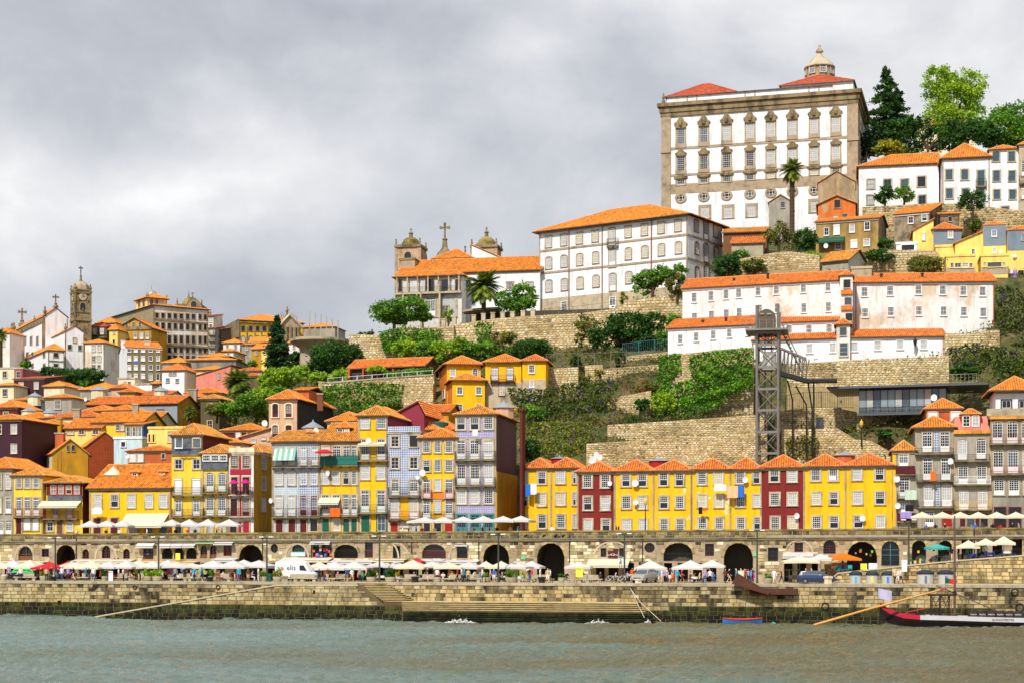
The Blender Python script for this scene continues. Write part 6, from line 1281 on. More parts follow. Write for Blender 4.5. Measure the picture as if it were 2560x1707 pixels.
h=House('hill_house','larger grey clad house over yellow plaster with washing',Z24,1560,1960,535,1160,82,8,YELL,('hip',478),ov=.1,rmat=ROOF,zbase=49,cornice=False,W=[(595,680,'d',[(1765,1830)])],strips=[(1560,1960,540,810,BLUEGREY,.06,'metal_cladding')])
h=House('hill_house','yellow cantilevered house with long white strip window',Z24,700,1105,885,1140,78,7,YELL,('flat',0),zbase=48,sm=YELL,W=[(1000,1060,'w',[(760,810),(820,912),(925,1015),(1025,1072)])],sw=.04,strips=[(700,1105,1065,1140,CONC,.04,'concrete_base')])
h=House('hill_house','yellow cantilevered house with long dark strip window',Z24,1190,1570,880,1150,78,7,YELL,('flat',0),zbase=48,sm=YELL,W=[(992,1048,'d',[(1225,1262),(1282,1472),(1490,1530)])],sw=.05,strips=[(1195,1570,1055,1150,CONC,.04,'concrete_base')])
House('hill_shed','graffitied grey shed with orange roof beside the convent',Z23,185,485,490,630,88,6,CONC,('shed',425),cat='shed',rmat=ROOFR,zbase=50,ov=.3,cornice=False);House('hill_shed','brown lean-to with timber roof behind the graffitied shed',Z23,105,520,385,480,96,7,WOOD,('shed',335),cat='shed',rmat=ROOFO,zbase=54,cornice=False)
h=House('hotel','long white hotel wing with orange roof on the hilltop',Z15,300,860,765,1060,119,12,WHITE,('hip',692),cat='hotel',ov=.4,rmat=ROOF,zbase=64,sm=STONEL,sw=.22,hip=(True,False),fm=TEALP,W=[(868,930,'w',[(358,408),(476,526),(594,645)]),(848,916,'d',[(712,765)]),(980,1040,'w',[(358,400),(718,768)])])
h=House('hotel','taller white hotel block with blue windows and stone corners',Z15,885,1215,715,1060,113,13,WHITE,('hip',612),cat='hotel',ov=.5,rmat=ROOF,zbase=64,sm=STONEL,sw=.22,Lpx=None,quoin=STONE,fm=TEALP,W=[(800,868,'w',[(908,955),(1018,1064)],dict(pane=BLUEG)),(805,910,'w',[(1130,1178)],dict(pane=BLUEG)),(932,998,'w',[(910,957),(1022,1068),(1133,1180)],dict(pane=BLUEG))],bal=[(1118,1195,862,912,IRON,.5)])
h=House('hotel','three-storey white hotel end with small blue windows',Z15,1215,1420,655,1080,113,11,WHITE,('hip',625),cat='hotel',ov=.3,rmat=ROOF,zbase=64,sm=STONEL,sw=.2,fm=TEALP,W=[(672,740,'w',[(1236,1282),(1346,1392)],dict(pane=BLUEG)),(808,878,'w',[(1240,1286),(1350,1394)],dict(pane=BLUEG)),(940,1004,'w',[(1243,1288),(1353,1397)],dict(pane=BLUEG)),(1058,1085,'d',[(1300,1350)])])
House('hotel','granite house with balconies adjoining the hotel end',Z15,1422,1560,622,1085,112,11,STONEL,('hip',588),ov=.3,cat='hotel',rmat=ROOF,zbase=64,W=[(740,840,'f',[(1440,1480)]),(920,1000,'f',[(1440,1480)])],bal=[(1425,1500,840,885)])
House('distant_church','pale domed church roof glimpsed through the hilltop trees',Z15,700,1120,480,640,190,12,CREAM,('hip',430),cat='church',zbase=74,tiles=False)
WR=mat('warm_white_range',(.74,.72,.70),.85,.06,.5,(.60,.49,.36),.11,(.52,.58))
up=House('hillside_range','long white hillside range with sand coloured patches and two window rows above the lift',Z18,300,2085,325,800,66,9,WR,('gx',215),ang=-R(9),cat='white range',ov=.35,rmat=ROOFR,zbase=34,sw=.06,sm=WFRAME,sides=WR)
for x,y in((432,473),(622,455),(792,435),(935,420),(1155,397),(1362,383),(1667,363),(1945,348)):up.w1(x,y,58,100,'s',pane=DARKG)
for x,y in((436,697),(628,675),(796,658),(942,645),(1170,605),(1370,590),(1672,590),(1950,578)):up.w1(x,y,58,98,'s',pane=DARKG)
lw=House('hillside_range','lower white range with sagging orange roof above the ivy curtain',Z18,135,1110,800,1095,60,5,WHITE,('shed',690),ang=-R(9),cat='white range',ov=.35,rmat=ROOFR,zbase=33,sw=.06,sm=WFRAME)
for x,y in((275,938),(455,915),(648,892),(830,870),(1040,852)):lw.w1(x,y,52,92,'s',pane=DARKG)
md=House('hillside_range','middle white range with orange lean-to roof between lift and stair tower',Z18,1420,2090,742,900,61,4,WHITE,('shed',640),ang=-R(3),cat='white range',ov=.35,rmat=ROOFR,zbase=34,sw=.06,sm=WFRAME)
for x,y in((1505,830),(1730,825),(1957,818)):md.w1(x,y,66,92,'s',pane=DARKG)
m2=House('hillside_range','lowest white range with red pipes between lift and stair tower',Z18,1100,2050,945,1200,57.5,3.4,WHITE,('shed',872),ang=-R(3),cat='white range',ov=.35,rmat=ROOFR,zbase=33,sw=.06,sm=WFRAME)
for x,y in((1735,1045),(1998,1036)):m2.w1(x,y,70,98,'s',pane=CURT)
st=House('stair_tower','slim white stair tower with dark openings and tile hoods',Z18,2080,2225,222,1330,58.5,3.5,WHITEW,('hip',165),cat='stair tower',ov=.2,rmat=ROOFR,zbase=33,sw=.04,W=[(272,360,'d',[(2122,2196)]),(475,552,'d',[(2135,2208)]),(652,735,'d',[(2145,2220)])],cornice=False)
for y in(412,590):st.strip(2092,2218,y-22,y+22,ROOFR,.35,'tile_hood')
s2=House('stair_tower','lower white stair tower with red base and tall glazed door',Z18,2040,2195,775,1310,56,4,WHITEW,('hip',708),cat='stair tower',ov=.3,rmat=ROOFR,zbase=31,sw=.04,W=[(812,898,'d',[(2080,2152)]),(985,1130,'g',[(2075,2172)],dict(pane=BLUEG,nx=1,ny=3)),(1225,1305,'d',[(2125,2188)])],strips=[(2062,2200,1185,1310,SALMON,.03,'red_base')],cornice=False)
ur=House('hillside_range','upper white range with ochre patches beyond the stair tower',Z19,262,1515,235,690,63,9,WR,('gx',155),ang=R(8),cat='white range',ov=.4,rmat=ROOFR,zbase=34,sw=.06,sm=WFRAME)
for x,y in((360,322),(588,312),(840,303),(1058,305),(1240,312),(1412,317)):ur.w1(x,y,56,80,'s',pane=DARKG)
for x,y in((365,508),(595,497),(845,490),(1065,492),(1245,496),(1418,503)):ur.w1(x,y,54,78,'s',pane=DARKG)
lr=House('hillside_range','lower white range with wall lantern and four blue-paned windows',Z19,228,1075,722,915,57,4.5,WHITE,('shed',648),ang=R(5),cat='white range',ov=.4,rmat=ROOFR,zbase=33,sw=.06,sm=WFRAME)
for x,y in((270,808),(477,797),(678,790),(888,788)):lr.w1(x,y,60,78,'s',pane=CURT)
for o_,xs in((ur,(285,1510)),(lr,(232,1060))):
 for x in xs:lx=o_.lx(x,500)[0];lx=min(max(lx,.1),o_.W-.1);mb=MB();mb.tube([(lx,-.1,.5),(lx,-.1,o_.H-.1)],.07,6);mb.build('downpipe',TERRA,o_.t)
for o_,x,y0,y1 in((up,880,262,310),(up,1262,205,240),(ur,512,165,220),(ur,878,160,195),(lw,528,735,770),(lw,790,705,745)):o_.chimney(x,y0,y1,2.0,.35,WOODD)
House('retaining_block','bare concrete block above the stair tower',Z19,245,425,100,175,66,6,CONC,('flat',0),cat='block',zbase=38)
def wall_lamp():
 lx,z=lr.lx(805,785);q=lr.fr.w(lx,-.9,z);t=thing('wall_lantern','black wall lantern on the lower white range','lantern',q,lr.fr.th);mb=MB();mb.lathe([(.14,-.4),(.3,.3),(.34,.34),(.1,.75),(.03,.95)],6);mb.build('lamp',IRON,t);mb=MB();mb.tube([(0,0,-.4),(0,.2,-.9),(0,.9,-1.2)],.05,5);mb.build('bracket',IRON,t)
wall_lamp()
g=House('restaurant','glass-fronted restaurant with flat overhanging metal roof',Z19,312,1090,1165,1395,40,10,mat('dark_restaurant_wall','#2a2a2e',.5,.1,1),None,ang=-R(6),cat='restaurant',zbase=zpx(Z19.Y(1400),Yat(Z19.X(312),40)))
zr,zf_,zt_=g.H,g.lx(700,1395)[1],g.lx(700,1175)[1];n=12
for i in range(n):
 a,b=g.W*i/n+.04,g.W*(i+1)/n-.04;mb=MB();mb.box(a,b,-.06,-.01,zf_+.9,zt_-.2);pn=mb.build('glass_panel',[mat('grey_blind_glass',(.22,.28,.32),.15,.1,1,spec=.6),CURT,BLUEG,MATS.get('grey_blind_glass')][i%4],g.t);mb=MB();mb.box(a,b,-.06,-.01,zf_+.1,zf_+.86);mb.build('sill_panel',BLUEG,g.t)
 mb=MB();mb.box(b,b+.08,-.14,0,zf_,zt_);mb.build('mullion',IRON,g.t)
mb=MB();mb.box(-4.2,g.W+5.5,-1.6,11,zr-.1,zr+.2);mb.build('roof_slab',mat('dark_zinc',(.10,.11,.125),.4,.1,1,metal=.3),g.t)
mb=MB();mb.box(-.2,g.W+.3,-.9,.2,zf_-.3,zf_);mb.build('floor_slab',MATS['dark_zinc'],g.t)
mb=MB();railing(mb,0,g.W,-.8,zf_,1.05,1.2,.02);mb.box(0,g.W,-.81,-.79,zf_+.5,zf_+.53);mb.build('railing',STEEL,g.t)
mb=MB();railing(mb,g.W*.5,g.W+4,-.9,zr+.28,1.2,.5,.015);mb.build('roof_screen',CONC,g.t)
for i in range(5):mb=MB();y=.5+i*1.9;mb.box(g.W+.003,g.W+.05,y,y+1.6,zf_+.3,zt_-.2);mb.build('side_glass',BLUEG,g.t)
def lift():
 fr=Fr(Z21.X(388),35.2,0,9.6);h=lambda x,y:fr.hit(Z21.X(x),Z21.Y(y));t=thing('lift_tower','grey steel lattice lift tower with cabin on top','lift tower',fr.o,fr.th)
 xl,xr=h(400,700)[0],h(590,700)[0];dp=4.0;zt=h(400,85)[1];zp=h(480,305)[1]
 for x,y in((xl,0),(xr,0),(xl,dp),(xr,dp)):mb=MB();mb.tube([(x,y,0),(x,y,zt if y==0 else zt-.5)],.2,8);mb.build('column',STEEL,t)
 ys=[435,630,825,1015,1208,1398];zs=[h(480,y)[1]for y in ys]
 for z in zs+[zp-.3]:
  mb=MB()
  for y in(0,dp):mb.box(xl,xr,y-.12,y+.12,z-.16,z+.16)
  for x in(xl,xr):mb.box(x-.1,x+.1,0,dp,z-.15,z+.15)
  mb.build('beam',STEEL,t)
 zz=[zp-.3]+zs+[0]
 for a,b in zip(zz,zz[1:]):
  mb=MB()
  for y in(0,dp):mb.tube([(xl,y,a),(xr,y,b)],.07,5);mb.tube([(xr,y,a),(xl,y,b)],.07,5)
  for x in(xl,xr):mb.tube([(x,0,a),(x,dp,b)],.07,5);mb.tube([(x,dp,a),(x,0,b)],.07,5)
  mb.build('brace',STEEL,t)
 for k in(.35,.65):mb=MB();x=xl+(xr-xl)*k;mb.box(x-.07,x+.07,dp*.5-.07,dp*.5+.07,0,zp);mb.build('guide_rail',IRON,t)
 mb=MB();mb.box(xl-1.5,xr+1.3,-1.3,dp+1.2,zp-.15,zp+.1);mb.build('platform',STEEL,t)
 mb=MB();railing(mb,xl-1.5,xr+1.3,-1.28,zp+.1,1.2,.9,.03)
 for i in range(6):a=xl-1.5+(xr-xl+2.8)*i/6;b=xl-1.5+(xr-xl+2.8)*(i+1)/6;mb.tube([(a,-1.28,zp+.1),((a+b)/2,-1.28,zp+1.3),(b,-1.28,zp+.1)],.03,4)
 mb.build('railing',STEEL,t)
 c0,c1=h(405,250)[0]+.1,h(560,250)[0];zc0,zc1=zp+.1,h(480,120)[1];n=8;pts=[(c0,zc0),(c1,zc0),(c1,zc1-.6)]+[(c1+(c0-c1)*i/n,zc1-.6+.6*math.sin(math.pi*i/n))for i in range(1,n)]+[(c0,zc1-.6)]
 mb=MB();mb.prism(pts,-.35,dp-.4);cb=mb.build('cabin',mat('brown_cabin',(.10,.075,.05),.5,.1,1),t)
 for x in(448,510):lx,z=h(x,165);mb=MB();mb.box(lx-.3,lx+.3,-.5,-.36,z-.1,z+.1);mb.build('lamp_box',CONC,cb)
 lx0,lx1=h(450,560)[0],h(565,560)[0];z0,z1=h(500,650)[1],h(500,490)[1];mb=MB();mb.box(lx0,lx1,.6,dp-.6,z0,z1);cr=mb.build('lift_car',mat('lift_car_panel',(.30,.28,.25),.4,.1,1),t)
 mb=MB();mb.box(lx0+.6,lx1-.6,.55,.597,z0+.3,z1-.4);mb.build('car_window',CURT,cr)
 x0,x1=xr+.3,h(865,700)[0];za,zb=h(640,660)[1],h(865,735)[1]
 mb=MB();mb.prism([(x0,za),(x1,zb),(x1,zb-.5),(x0,za-.6)],.3,2.6);b_=mb.build('bridge_deck',IRON,t)
 mb=MB();zt0,zt1=h(640,455)[1],h(850,550)[1]
 for y in(.35,2.5):
  mb.tube([(x0,y,zt0),(x1-.4,y,zt1)],.09,5);m_=7
  for i in range(m_+1):x=x0+(x1-x0-.4)*i/m_;f=i/m_;mb.tube([(x,y,za+(zb-za)*f),(x,y,zt0+(zt1-zt0)*f)],.05,4)
  for i in range(m_):xa=x0+(x1-x0)*i/m_;xb=x0+(x1-x0)*(i+1)/m_;mb.tube([(xa,y,za+(zb-za)*i/m_),(xb,y,zt0+(zt1-zt0)*(i+1)/m_)],.04,4)
 mb.build('bridge_truss',STEEL,t)
 for i in range(12):f=i/12;mb=MB();xa=xr+.5+2.4*f;mb.box(xa,xa+.25,.8,2.2,zp+(za-zp)*f,zp+(za-zp)*f+.06);mb.build('stair_tread',IRON,t)
 mb=MB()
 for y in(.75,2.25):mb.tube([(xr+.4,y,zp+1.1),(xr+3.1,y,za+1.1)],.05,4);mb.tube([(xr+.4,y,zp),(xr+3.1,y,za)],.09,4)
 mb.build('stair_stringers',STEEL,t)
 x2=h(1115,740)[0];mb=MB();mb.box(x1,x2,.3,3.2,zb-.35,zb);mb.build('landing',IRON,t);mb=MB();railing(mb,x1,x2,.35,zb,1.3,.2);mb.build('landing_railing',IRON,t)
 for x,y0,x3,y1 in((670,740,715,920),(850,740,890,995),(905,760,905,990),(745,790,840,960)):a,c_=h(x,y0),h(x3,y1);mb=MB();mb.tube([(a[0],1.4,a[1]),(c_[0],1.8,c_[1]),(c_[0],1.8,11.5)],.12,6);mb.build('strut',IRON,t)
lift()
def fence(Z,pts,d,hgt,lab,m=None,gap=.5,mesh=None,ang=0):
 fr=Fr(Z.X(pts[0][0]),d,ang,0);q=[fr.hit(Z.X(x),Z.Y(y))for x,y in pts];t=thing('fence',lab,'fence',(fr.o.x,fr.o.y,0),fr.th);m=m or IRON
 mb=MB()
 for(a,za),(b,zb)in zip(q,q[1:]):
  mb.tube([(a,0,za+hgt),(b,0,zb+hgt)],.03,4);mb.tube([(a,0,za+.1),(b,0,zb+.1)],.02,4);n=max(1,int((b-a)/gap))
  for i in range(n):f=i/n;x,z=a+(b-a)*f,za+(zb-za)*f;mb.tube([(x,0,z),(x,0,z+hgt)],.016,4)
 mb.build('bars',m,t)
 for k in range(0,int((q[-1][0]-q[0][0])/2.5)+1):x=q[0][0]+k*2.5;z=float(np.interp(x,[a for a,_ in q],[b for _,b in q]));mb=MB();mb.tube([(x,.05,z-1.0),(x,.05,z+hgt+.1)],.045,5);mb.build('post',m,t)
fence(Z20,[(930,912),(1400,885),(1900,850),(2320,818)],44.4,1.5,'black railing along the upper pale stone wall',gap=.22,ang=-R(3));fence(Z20,[(690,470),(900,455),(1300,440)],57.6,1.1,'thin railing on the stone terrace above the bougainvillea');fence(Z20,[(910,600),(1320,590)],52.6,1.6,'rusty railing over the overgrown wall',RUST,.4)
fence(Z20,[(325,370),(680,362),(1050,350),(1390,345)],59.5,2.0,'tall thin wire fence above the terrace walls',STEEL,.8);fence(Z20,[(1050,265),(1250,240),(1475,218)],63.5,1.9,'green mesh fence beside the lower white range',TEALP,.3,ang=-R(2));fence(Z21,[(655,1025),(760,1000),(900,993),(1110,990)],44.9,2.2,'iron fence above the gate wall by the lift',gap=.25);fence(Z21,[(1120,992),(1275,998)],44.9,2.4,'square iron fence beside the restaurant',gap=.3)
fence(Z17,[(160,1212),(560,1178),(870,1135)],84.3,1.1,'low railing with stone posts along the convent terrace',STEEL,1.2,ang=-R(4));fence(Z22,[(150,742),(560,712),(1150,668)],61.2,.7,'white pipe rail along the shed terrace',WFRAME,2.0,ang=-R(4));fence(Z13,[(0,525),(300,520)],9.0,.9,'metal barrier by the blue car',STEEL,.3)
for k,(x,y)in enumerate(((700,1385),(808,1362),(1010,1345),(1110,1330),(1207,1320),(1310,1318),(1410,1310),(1518,1300),(1620,1290))):
 q=P(Z16.X(x),Z16.Y(y),84.5);mb=MB();mb.box(-.35,.35,-.3,.3,-1.2,1.1);mb.box(-.42,.42,-.36,.36,1.1,1.25);o=mb.build('balustrade_post',STONEL,None,loc=q,rz=-A);tag(o,'square stone post on the terrace edge below the church','post','stone posts on the church terrace edge')
def deck_lamp(Z,x,y0,y1,d,lab):
 q=P(Z.X(x),Z.Y(y1),d);hh=P(Z.X(x),Z.Y(y0),d).z-q.z;t=thing('street_lamp',lab,'street lamp',q);mb=MB();mb.lathe([(.14,-.8),(.08,.3),(.06,hh-.7)],7);mb.build('pole',IRON,t);mb=MB();mb.lathe([(.1,hh-.7),(.24,hh-.45),(.26,hh-.1),(.1,hh+.1),(.03,hh+.3)],8);mb.build('lamp_head',mat('amber_lamp_glass',(.65,.42,.08),.3,0),t)
deck_lamp(Z21,1332,1115,1285,37.3,'yellow-headed lamp on the stair wall below the restaurant')
gt=P(Z21.X(958),Z21.Y(1185),44.2);t_=thing('gate','dark iron gate in the stone wall by the lift','gate',gt,-A);mb=MB();mb.box(-.5,.5,-.12,-.02,0,1.6);mb.build('leaf',mat('blue_grey_iron',(.06,.07,.10),.5,.1,1),t_);mb=MB();mb.box(-.6,.6,-.2,-.13,1.6,1.75);mb.build('lintel',STONED,t_)
q=P(Z2.X(1610),Z2.Y(1010),118);t_=thing('lookout','curved concrete lookout platform on a thick column','lookout',q);hh=P(Z2.X(1610),Z2.Y(760),118).z-q.z
mb=MB();mb.lathe([(1.9,-4),(1.5,hh*.5),(1.9,hh-.6)],12);mb.build('column',CONC,t_);mb=MB();mb.lathe([(2.2,hh-2.2),(5.6,hh-.2),(5.8,hh),(5.8,hh+.5),(5.5,hh+.5),(5.5,hh)],20,(2.2,1));mb.build('platform',CONC,t_)
for k in range(6):mb=MB();mb.box(.6+k*1.1,.8+k*1.1,-3.2,-3.0,hh,hh+5.5-k*.35);mb.build('upright',CONC,t_)
# ================================================================ trees, palms, ivy
rg=np.random.RandomState(11)
def leafmat(name,c1,c2,c3=None,f3=.9):
 m=bpy.data.materials.new(name);m.use_nodes=True;t=m.node_tree;b=t.nodes['Principled BSDF']
 b.inputs['Roughness'].default_value=.55;b.inputs['Specular IOR Level'].default_value=.25
 at=N(t,'ShaderNodeAttribute',attribute_name='tone')
 st=[(0,hx(c1)),(f3-.02 if c3 else 1,hx(c2))]+([(f3,hx(c3)),(1,hx(c3))]if c3 else[])
 c=ramp(t,at.outputs['Fac'],st);LK(t,c,b.inputs['Base Color'])
 tr=N(t,'ShaderNodeBsdfTranslucent');LK(t,c,tr.inputs[0]);mx=N(t,'ShaderNodeMixShader',i_0=.3)
 LK(t,b.outputs[0],mx.inputs[1]);LK(t,tr.outputs[0],mx.inputs[2]);LK(t,mx.outputs[0],t.nodes['Material Output'].inputs[0]);return m
LD=leafmat('dark_leaves','#1f3a14','#48752a');LM=leafmat('green_leaves','#33601a','#7cac34');LB=leafmat('bright_leaves','#528a1a','#b4cc36')
LY=leafmat('yellow_green_leaves','#6a7420','#b8b030');LI=leafmat('ivy_leaves','#2f6418','#84bc30');LO=leafmat('olive_leaves','#4a4f22','#8a8c3a')
LC=leafmat('conifer_needles','#142c16','#36602a');LBG=leafmat('bougainvillea_leaves','#3a5c1c','#a0a23c','#5a3c98',.93);LBD=leafmat('dark_bougainvillea_leaves','#2a4a18','#6e7a2c','#4c3690',.96);LP=leafmat('palm_leaflets','#2c4a1a','#8a9a34')
BARK=mat('bark','#4a3c2a',.95,.3,2,bump=.4)
def leaf_obj(name,pts,size,m,parent=None,kind=None,tone=None,up=.35):
 n=len(pts)
 if n==0:return None
 a=rg.normal(size=(n,3));a/=np.linalg.norm(a,axis=1)[:,None]
 b=rg.normal(size=(n,3));b[:,2]*=1-up;b-=a*(a*b).sum(1)[:,None];b/=np.linalg.norm(b,axis=1)[:,None]+1e-6
 s=(size*rg.uniform(.6,1.35,n))[:,None];P_=np.asarray(pts)
 V=np.stack([P_-a*s*.5,P_+b*s*.33,P_+a*s*.6,P_-b*s*.33],1).reshape(-1,3)
 me=bpy.data.meshes.new(name);me.vertices.add(4*n);me.vertices.foreach_set('co',V.ravel());me.loops.add(4*n);me.loops.foreach_set('vertex_index',np.arange(4*n))
 me.polygons.add(n);me.polygons.foreach_set('loop_start',np.arange(0,4*n,4));me.polygons.foreach_set('loop_total',np.full(n,4))
 tn=rg.uniform(0,1,n)if tone is None else np.clip(tone,0,1);at=me.attributes.new('tone','FLOAT','POINT');at.data.foreach_set('value',np.repeat(tn,4).astype(np.float32))
 me.materials.append(m);me.update();me.validate()
 o=bpy.data.objects.new(name,me);COL.objects.link(o)
 if parent:o.parent=parent
 if kind:o['kind']=kind
 return o
def crown_pts(blobs,n,base,flat=.85):
 out,tone=[],[];tot=sum(r[3]*r[4]for r in blobs)
 for x,y,z,rx,rz in blobs:
  k=max(10,int(n*rx*rz/tot));nc=max(8,int(k/38));d=rg.normal(size=(nc,3));d/=np.linalg.norm(d,axis=1)[:,None]
  rr=rg.uniform(.45,1.0,nc)**.6;c=d*rr[:,None]*np.array([rx,rx*flat,rz]);w_=rg.choice(nc,k)
  ct=rg.uniform(0,.55,nc);p=c[w_]+rg.normal(size=(k,3))*np.array([rx,rx*flat,rz])*.13+rg.normal(size=(k,3))*.08
  out.append(p+np.array([x,y,z])-base);tone.append(ct[w_]+rg.uniform(0,.45,k))
 return np.concatenate(out),np.concatenate(tone)
def tree(lab,Z,blobs,d,m,n=3500,leaf=.42,trunk=None,name='tree',cat='tree',group=None,flat=.85):
 px=[Z.X(b[0])for b in blobs];bx=trunk[0]if trunk else blobs[0][0];by=trunk[1]if trunk else max(b[1]+b[3]for b in blobs)
 base=P(Z.X(bx),Z.Y(by),d);t=thing(name,lab,cat,base,0,group);k=Yat(Z.X(bx),d)/F/Z.k;B=[]
 for x,y,rx,ry in blobs:q=P(Z.X(x),Z.Y(y),d+rg.uniform(-.3,.6)*rx*k);B.append((q.x,q.y,q.z,rx*k,ry*k))
 p,tn=crown_pts(B,n,np.array(base),flat);leaf_obj('crown',p,leaf,m,t,tone=tn)
 mb=MB();zc=np.mean([b[2]for b in B])-base.z;w_=max(.12,.04*max(b[3]for b in B)+.1)
 mb.tube([(0,0,-1.2),(.1,0,zc*.4),(0,.1,zc*.8)],[w_*1.3,w_,w_*.7],7)
 for x,y,z,rx,rz in B:
  for _ in range(3):e=(x-base.x+rg.uniform(-.6,.6)*rx,y-base.y+rg.uniform(-.4,.4)*rx,z-base.z+rg.uniform(-.2,.6)*rz);mb.tube([(0,0,zc*.35),(e[0]*.5,e[1]*.5,(zc*.35+e[2])*.55),e],[w_*.6,w_*.4,.04],5)
 mb.build('trunk',BARK,t);return t
def conifer(lab,Z,x,ytop,ybot,wpx,d,m=LC,n=5000,shape=1.0,leaf=.45):
 base=P(Z.X(x),Z.Y(ybot),d);H=P(Z.X(x),Z.Y(ytop),d).z-base.z;Rr=wpx/2*Yat(Z.X(x),d)/F/Z.k;t=thing('conifer',lab,'tree',base);pts=[];tone=[]
 nb=90
 for i in range(nb):
  f=(i+.5)/nb;z=H*(.06+.93*f);r_=Rr*(1-f)**shape*rg.uniform(.55,1.15)+.15;a=rg.uniform(0,6.28);k=max(6,int(n/nb*(r_/Rr+.15)*1.6));u=rg.uniform(.15,1,k)**.7;c=rg.uniform(0,.6)
  pts.append(np.stack([np.cos(a)*r_*u+rg.normal(0,.16*r_+.08,k),np.sin(a)*r_*u+rg.normal(0,.16*r_+.08,k),z-u*r_*.22+rg.normal(0,.12+.03*r_,k)],1));tone.append(c+rg.uniform(0,.4,k))
 leaf_obj('crown',np.concatenate(pts),leaf,m,t,tone=np.concatenate(tone));mb=MB();mb.tube([(0,0,-1.5),(0,0,H*.97)],[.35,.04],7);mb.build('trunk',BARK,t)
def palm(lab,Z,x,yc,rpx,ybase,d,nf=64,stem=.38):
 base=P(Z.X(x),Z.Y(ybase),d);H=P(Z.X(x),Z.Y(yc),d).z-base.z;Rr=rpx*Yat(Z.X(x),d)/F/Z.k;t=thing('palm_tree',lab,'palm tree',base);V=[];Fc=[];tn=[]
 for i in range(int(nf*1.4)):
  a=i*2.399+rg.uniform(-.2,.2);el=R(rg.uniform(-38,78));L_=Rr*rg.uniform(.85,1.12);n=14;pos=np.array([0,0,H]);dirn=np.array([math.cos(a)*math.cos(el),math.sin(a)*math.cos(el),math.sin(el)]);tone=rg.uniform(0,.7)+(.25 if el<0 else 0)
  side=np.array([-math.sin(a),math.cos(a),0]);pts=[pos.copy()]
  for k in range(n):dirn=dirn+np.array([0,0,-.085]);dirn/=np.linalg.norm(dirn);pos=pos+dirn*L_/n;pts.append(pos.copy())
  for k in range(1,n+1):
   f=k/n;ll=L_*.30*math.sin(math.pi*min(1,f*.85+.12))+.05;ax=pts[k]-pts[k-1];axn=ax/np.linalg.norm(ax)
   for s in(-1,1):
    for h_ in(0,.5):
     q=pts[k-1]+ax*h_;tip=q+side*s*ll*.75+axn*ll*.6+np.array([0,0,-.25*ll]);b=len(V);V+=[q,q+ax*.6,tip];Fc.append((b,b+1,b+2));tn+=[tone+rg.uniform(0,.2)]*3
 me=bpy.data.meshes.new('crown');me.from_pydata([tuple(v)for v in V],[],Fc);at=me.attributes.new('tone','FLOAT','POINT');at.data.foreach_set('value',np.clip(np.array(tn,dtype=np.float32),0,1));me.materials.append(LP);o=bpy.data.objects.new('crown',me);COL.objects.link(o);o.parent=t
 mb=MB();pr=[(stem*1.25,-1.2)];k=0
 while k<H-.8:pr+=[(stem*(1.0+.08*(int(k/.3)%2)),k)];k+=.3
 pr+=[(stem*1.5,H-.7),(stem*1.7,H-.1),(stem*.6,H+.35)];mb.lathe(pr,9);mb.build('trunk',BARK,t)
def ivy(lab,Z,poly,d,m,dens=22,thick=.7,leaf=.36,ang=0,name='ivy',cat='ivy',lean=0.0):
 fr=Fr(Z.X(poly[0][0]),d,ang,0);q=[fr.hit(Z.X(x),Z.Y(y))for x,y in poly];xs=np.array([a for a,_ in q]);zs=np.array([b for _,b in q]);area=(xs.max()-xs.min())*(zs.max()-zs.min());n=int(area*dens*2.1)
 x,z=rg.uniform(xs.min(),xs.max(),n),rg.uniform(zs.min(),zs.max(),n);ins=np.zeros(n,bool);j=len(q)-1
 for i in range(len(q)):
  c=((zs[i]>z)!=(zs[j]>z))&(x<(xs[j]-xs[i])*(z-zs[i])/(zs[j]-zs[i]+1e-9)+xs[i]);ins^=c;j=i
 x,z=x[ins],z[ins];nn=np.sin(x*1.3+2*np.sin(z*.9))*np.sin(z*1.7+x*.4)*.5+.5;mm=np.sin(x*.37+1)*np.sin(z*.55+x*.2)*.5+.5
 keep=rg.uniform(0,1,len(x))<.78+.22*nn;x,z,nn,mm=x[keep],z[keep],nn[keep],mm[keep];y=-thick*(.15+nn*.6+mm*.5)*rg.uniform(.4,1.0,len(x))+(z-zs.min())*lean
 P_=np.stack([fr.o.x+fr.u.x*x-fr.n.x*y,fr.o.y+fr.u.y*x-fr.n.y*y,z],1);c0=np.array([P_[:,0].mean(),P_[:,1].mean(),P_[:,2].min()])
 tone=np.clip(nn*.45+rg.uniform(0,.45,len(x)),0,.84);fl=rg.uniform(0,1,len(x))<(.09*(nn>.45));
 if m in(LBG,LBD):tone=np.where(fl,.97,tone)
 o=leaf_obj(name,P_-c0,leaf*1.15,m,None,'stuff',tone,.2);o.location=c0;tag(o,lab,cat)
tree('broad bright green tree before the church loggia',Z16,[(110,1230,190,105),(330,1200,200,115),(470,1265,120,70),(220,1300,230,60)],88,LM,6000,.45,(185,1400))
palm('tall date palm in front of the church wing',Z16,1112,975,215,1335,86.5,90)
tree('dense green tree between church palm and convent',Z16,[(1340,1110,110,100),(1530,1070,140,120),(1450,1180,150,65)],87,LM,4500,.42,(1482,1310));tree('small yellow-green shrub under the loggia arches',Z16,[(740,1270,55,75)],87,LB,500,.35,(742,1390),'shrub','shrub')
tree('young sapling on the convent terrace',Z17,[(930,1040,45,60)],84.5,LY,250,.4,(925,1110),'sapling','shrub');tree('dark spreading tree against the convent corner',Z17,[(1180,870,150,90),(1310,800,120,75),(1480,790,90,75),(1120,960,100,45)],82,LM,3800,.42,(1220,1020));tree('soft olive green bush beside the convent corner',Z17,[(1460,910,110,95)],81,LO,1500,.4,None,'bush','bush')
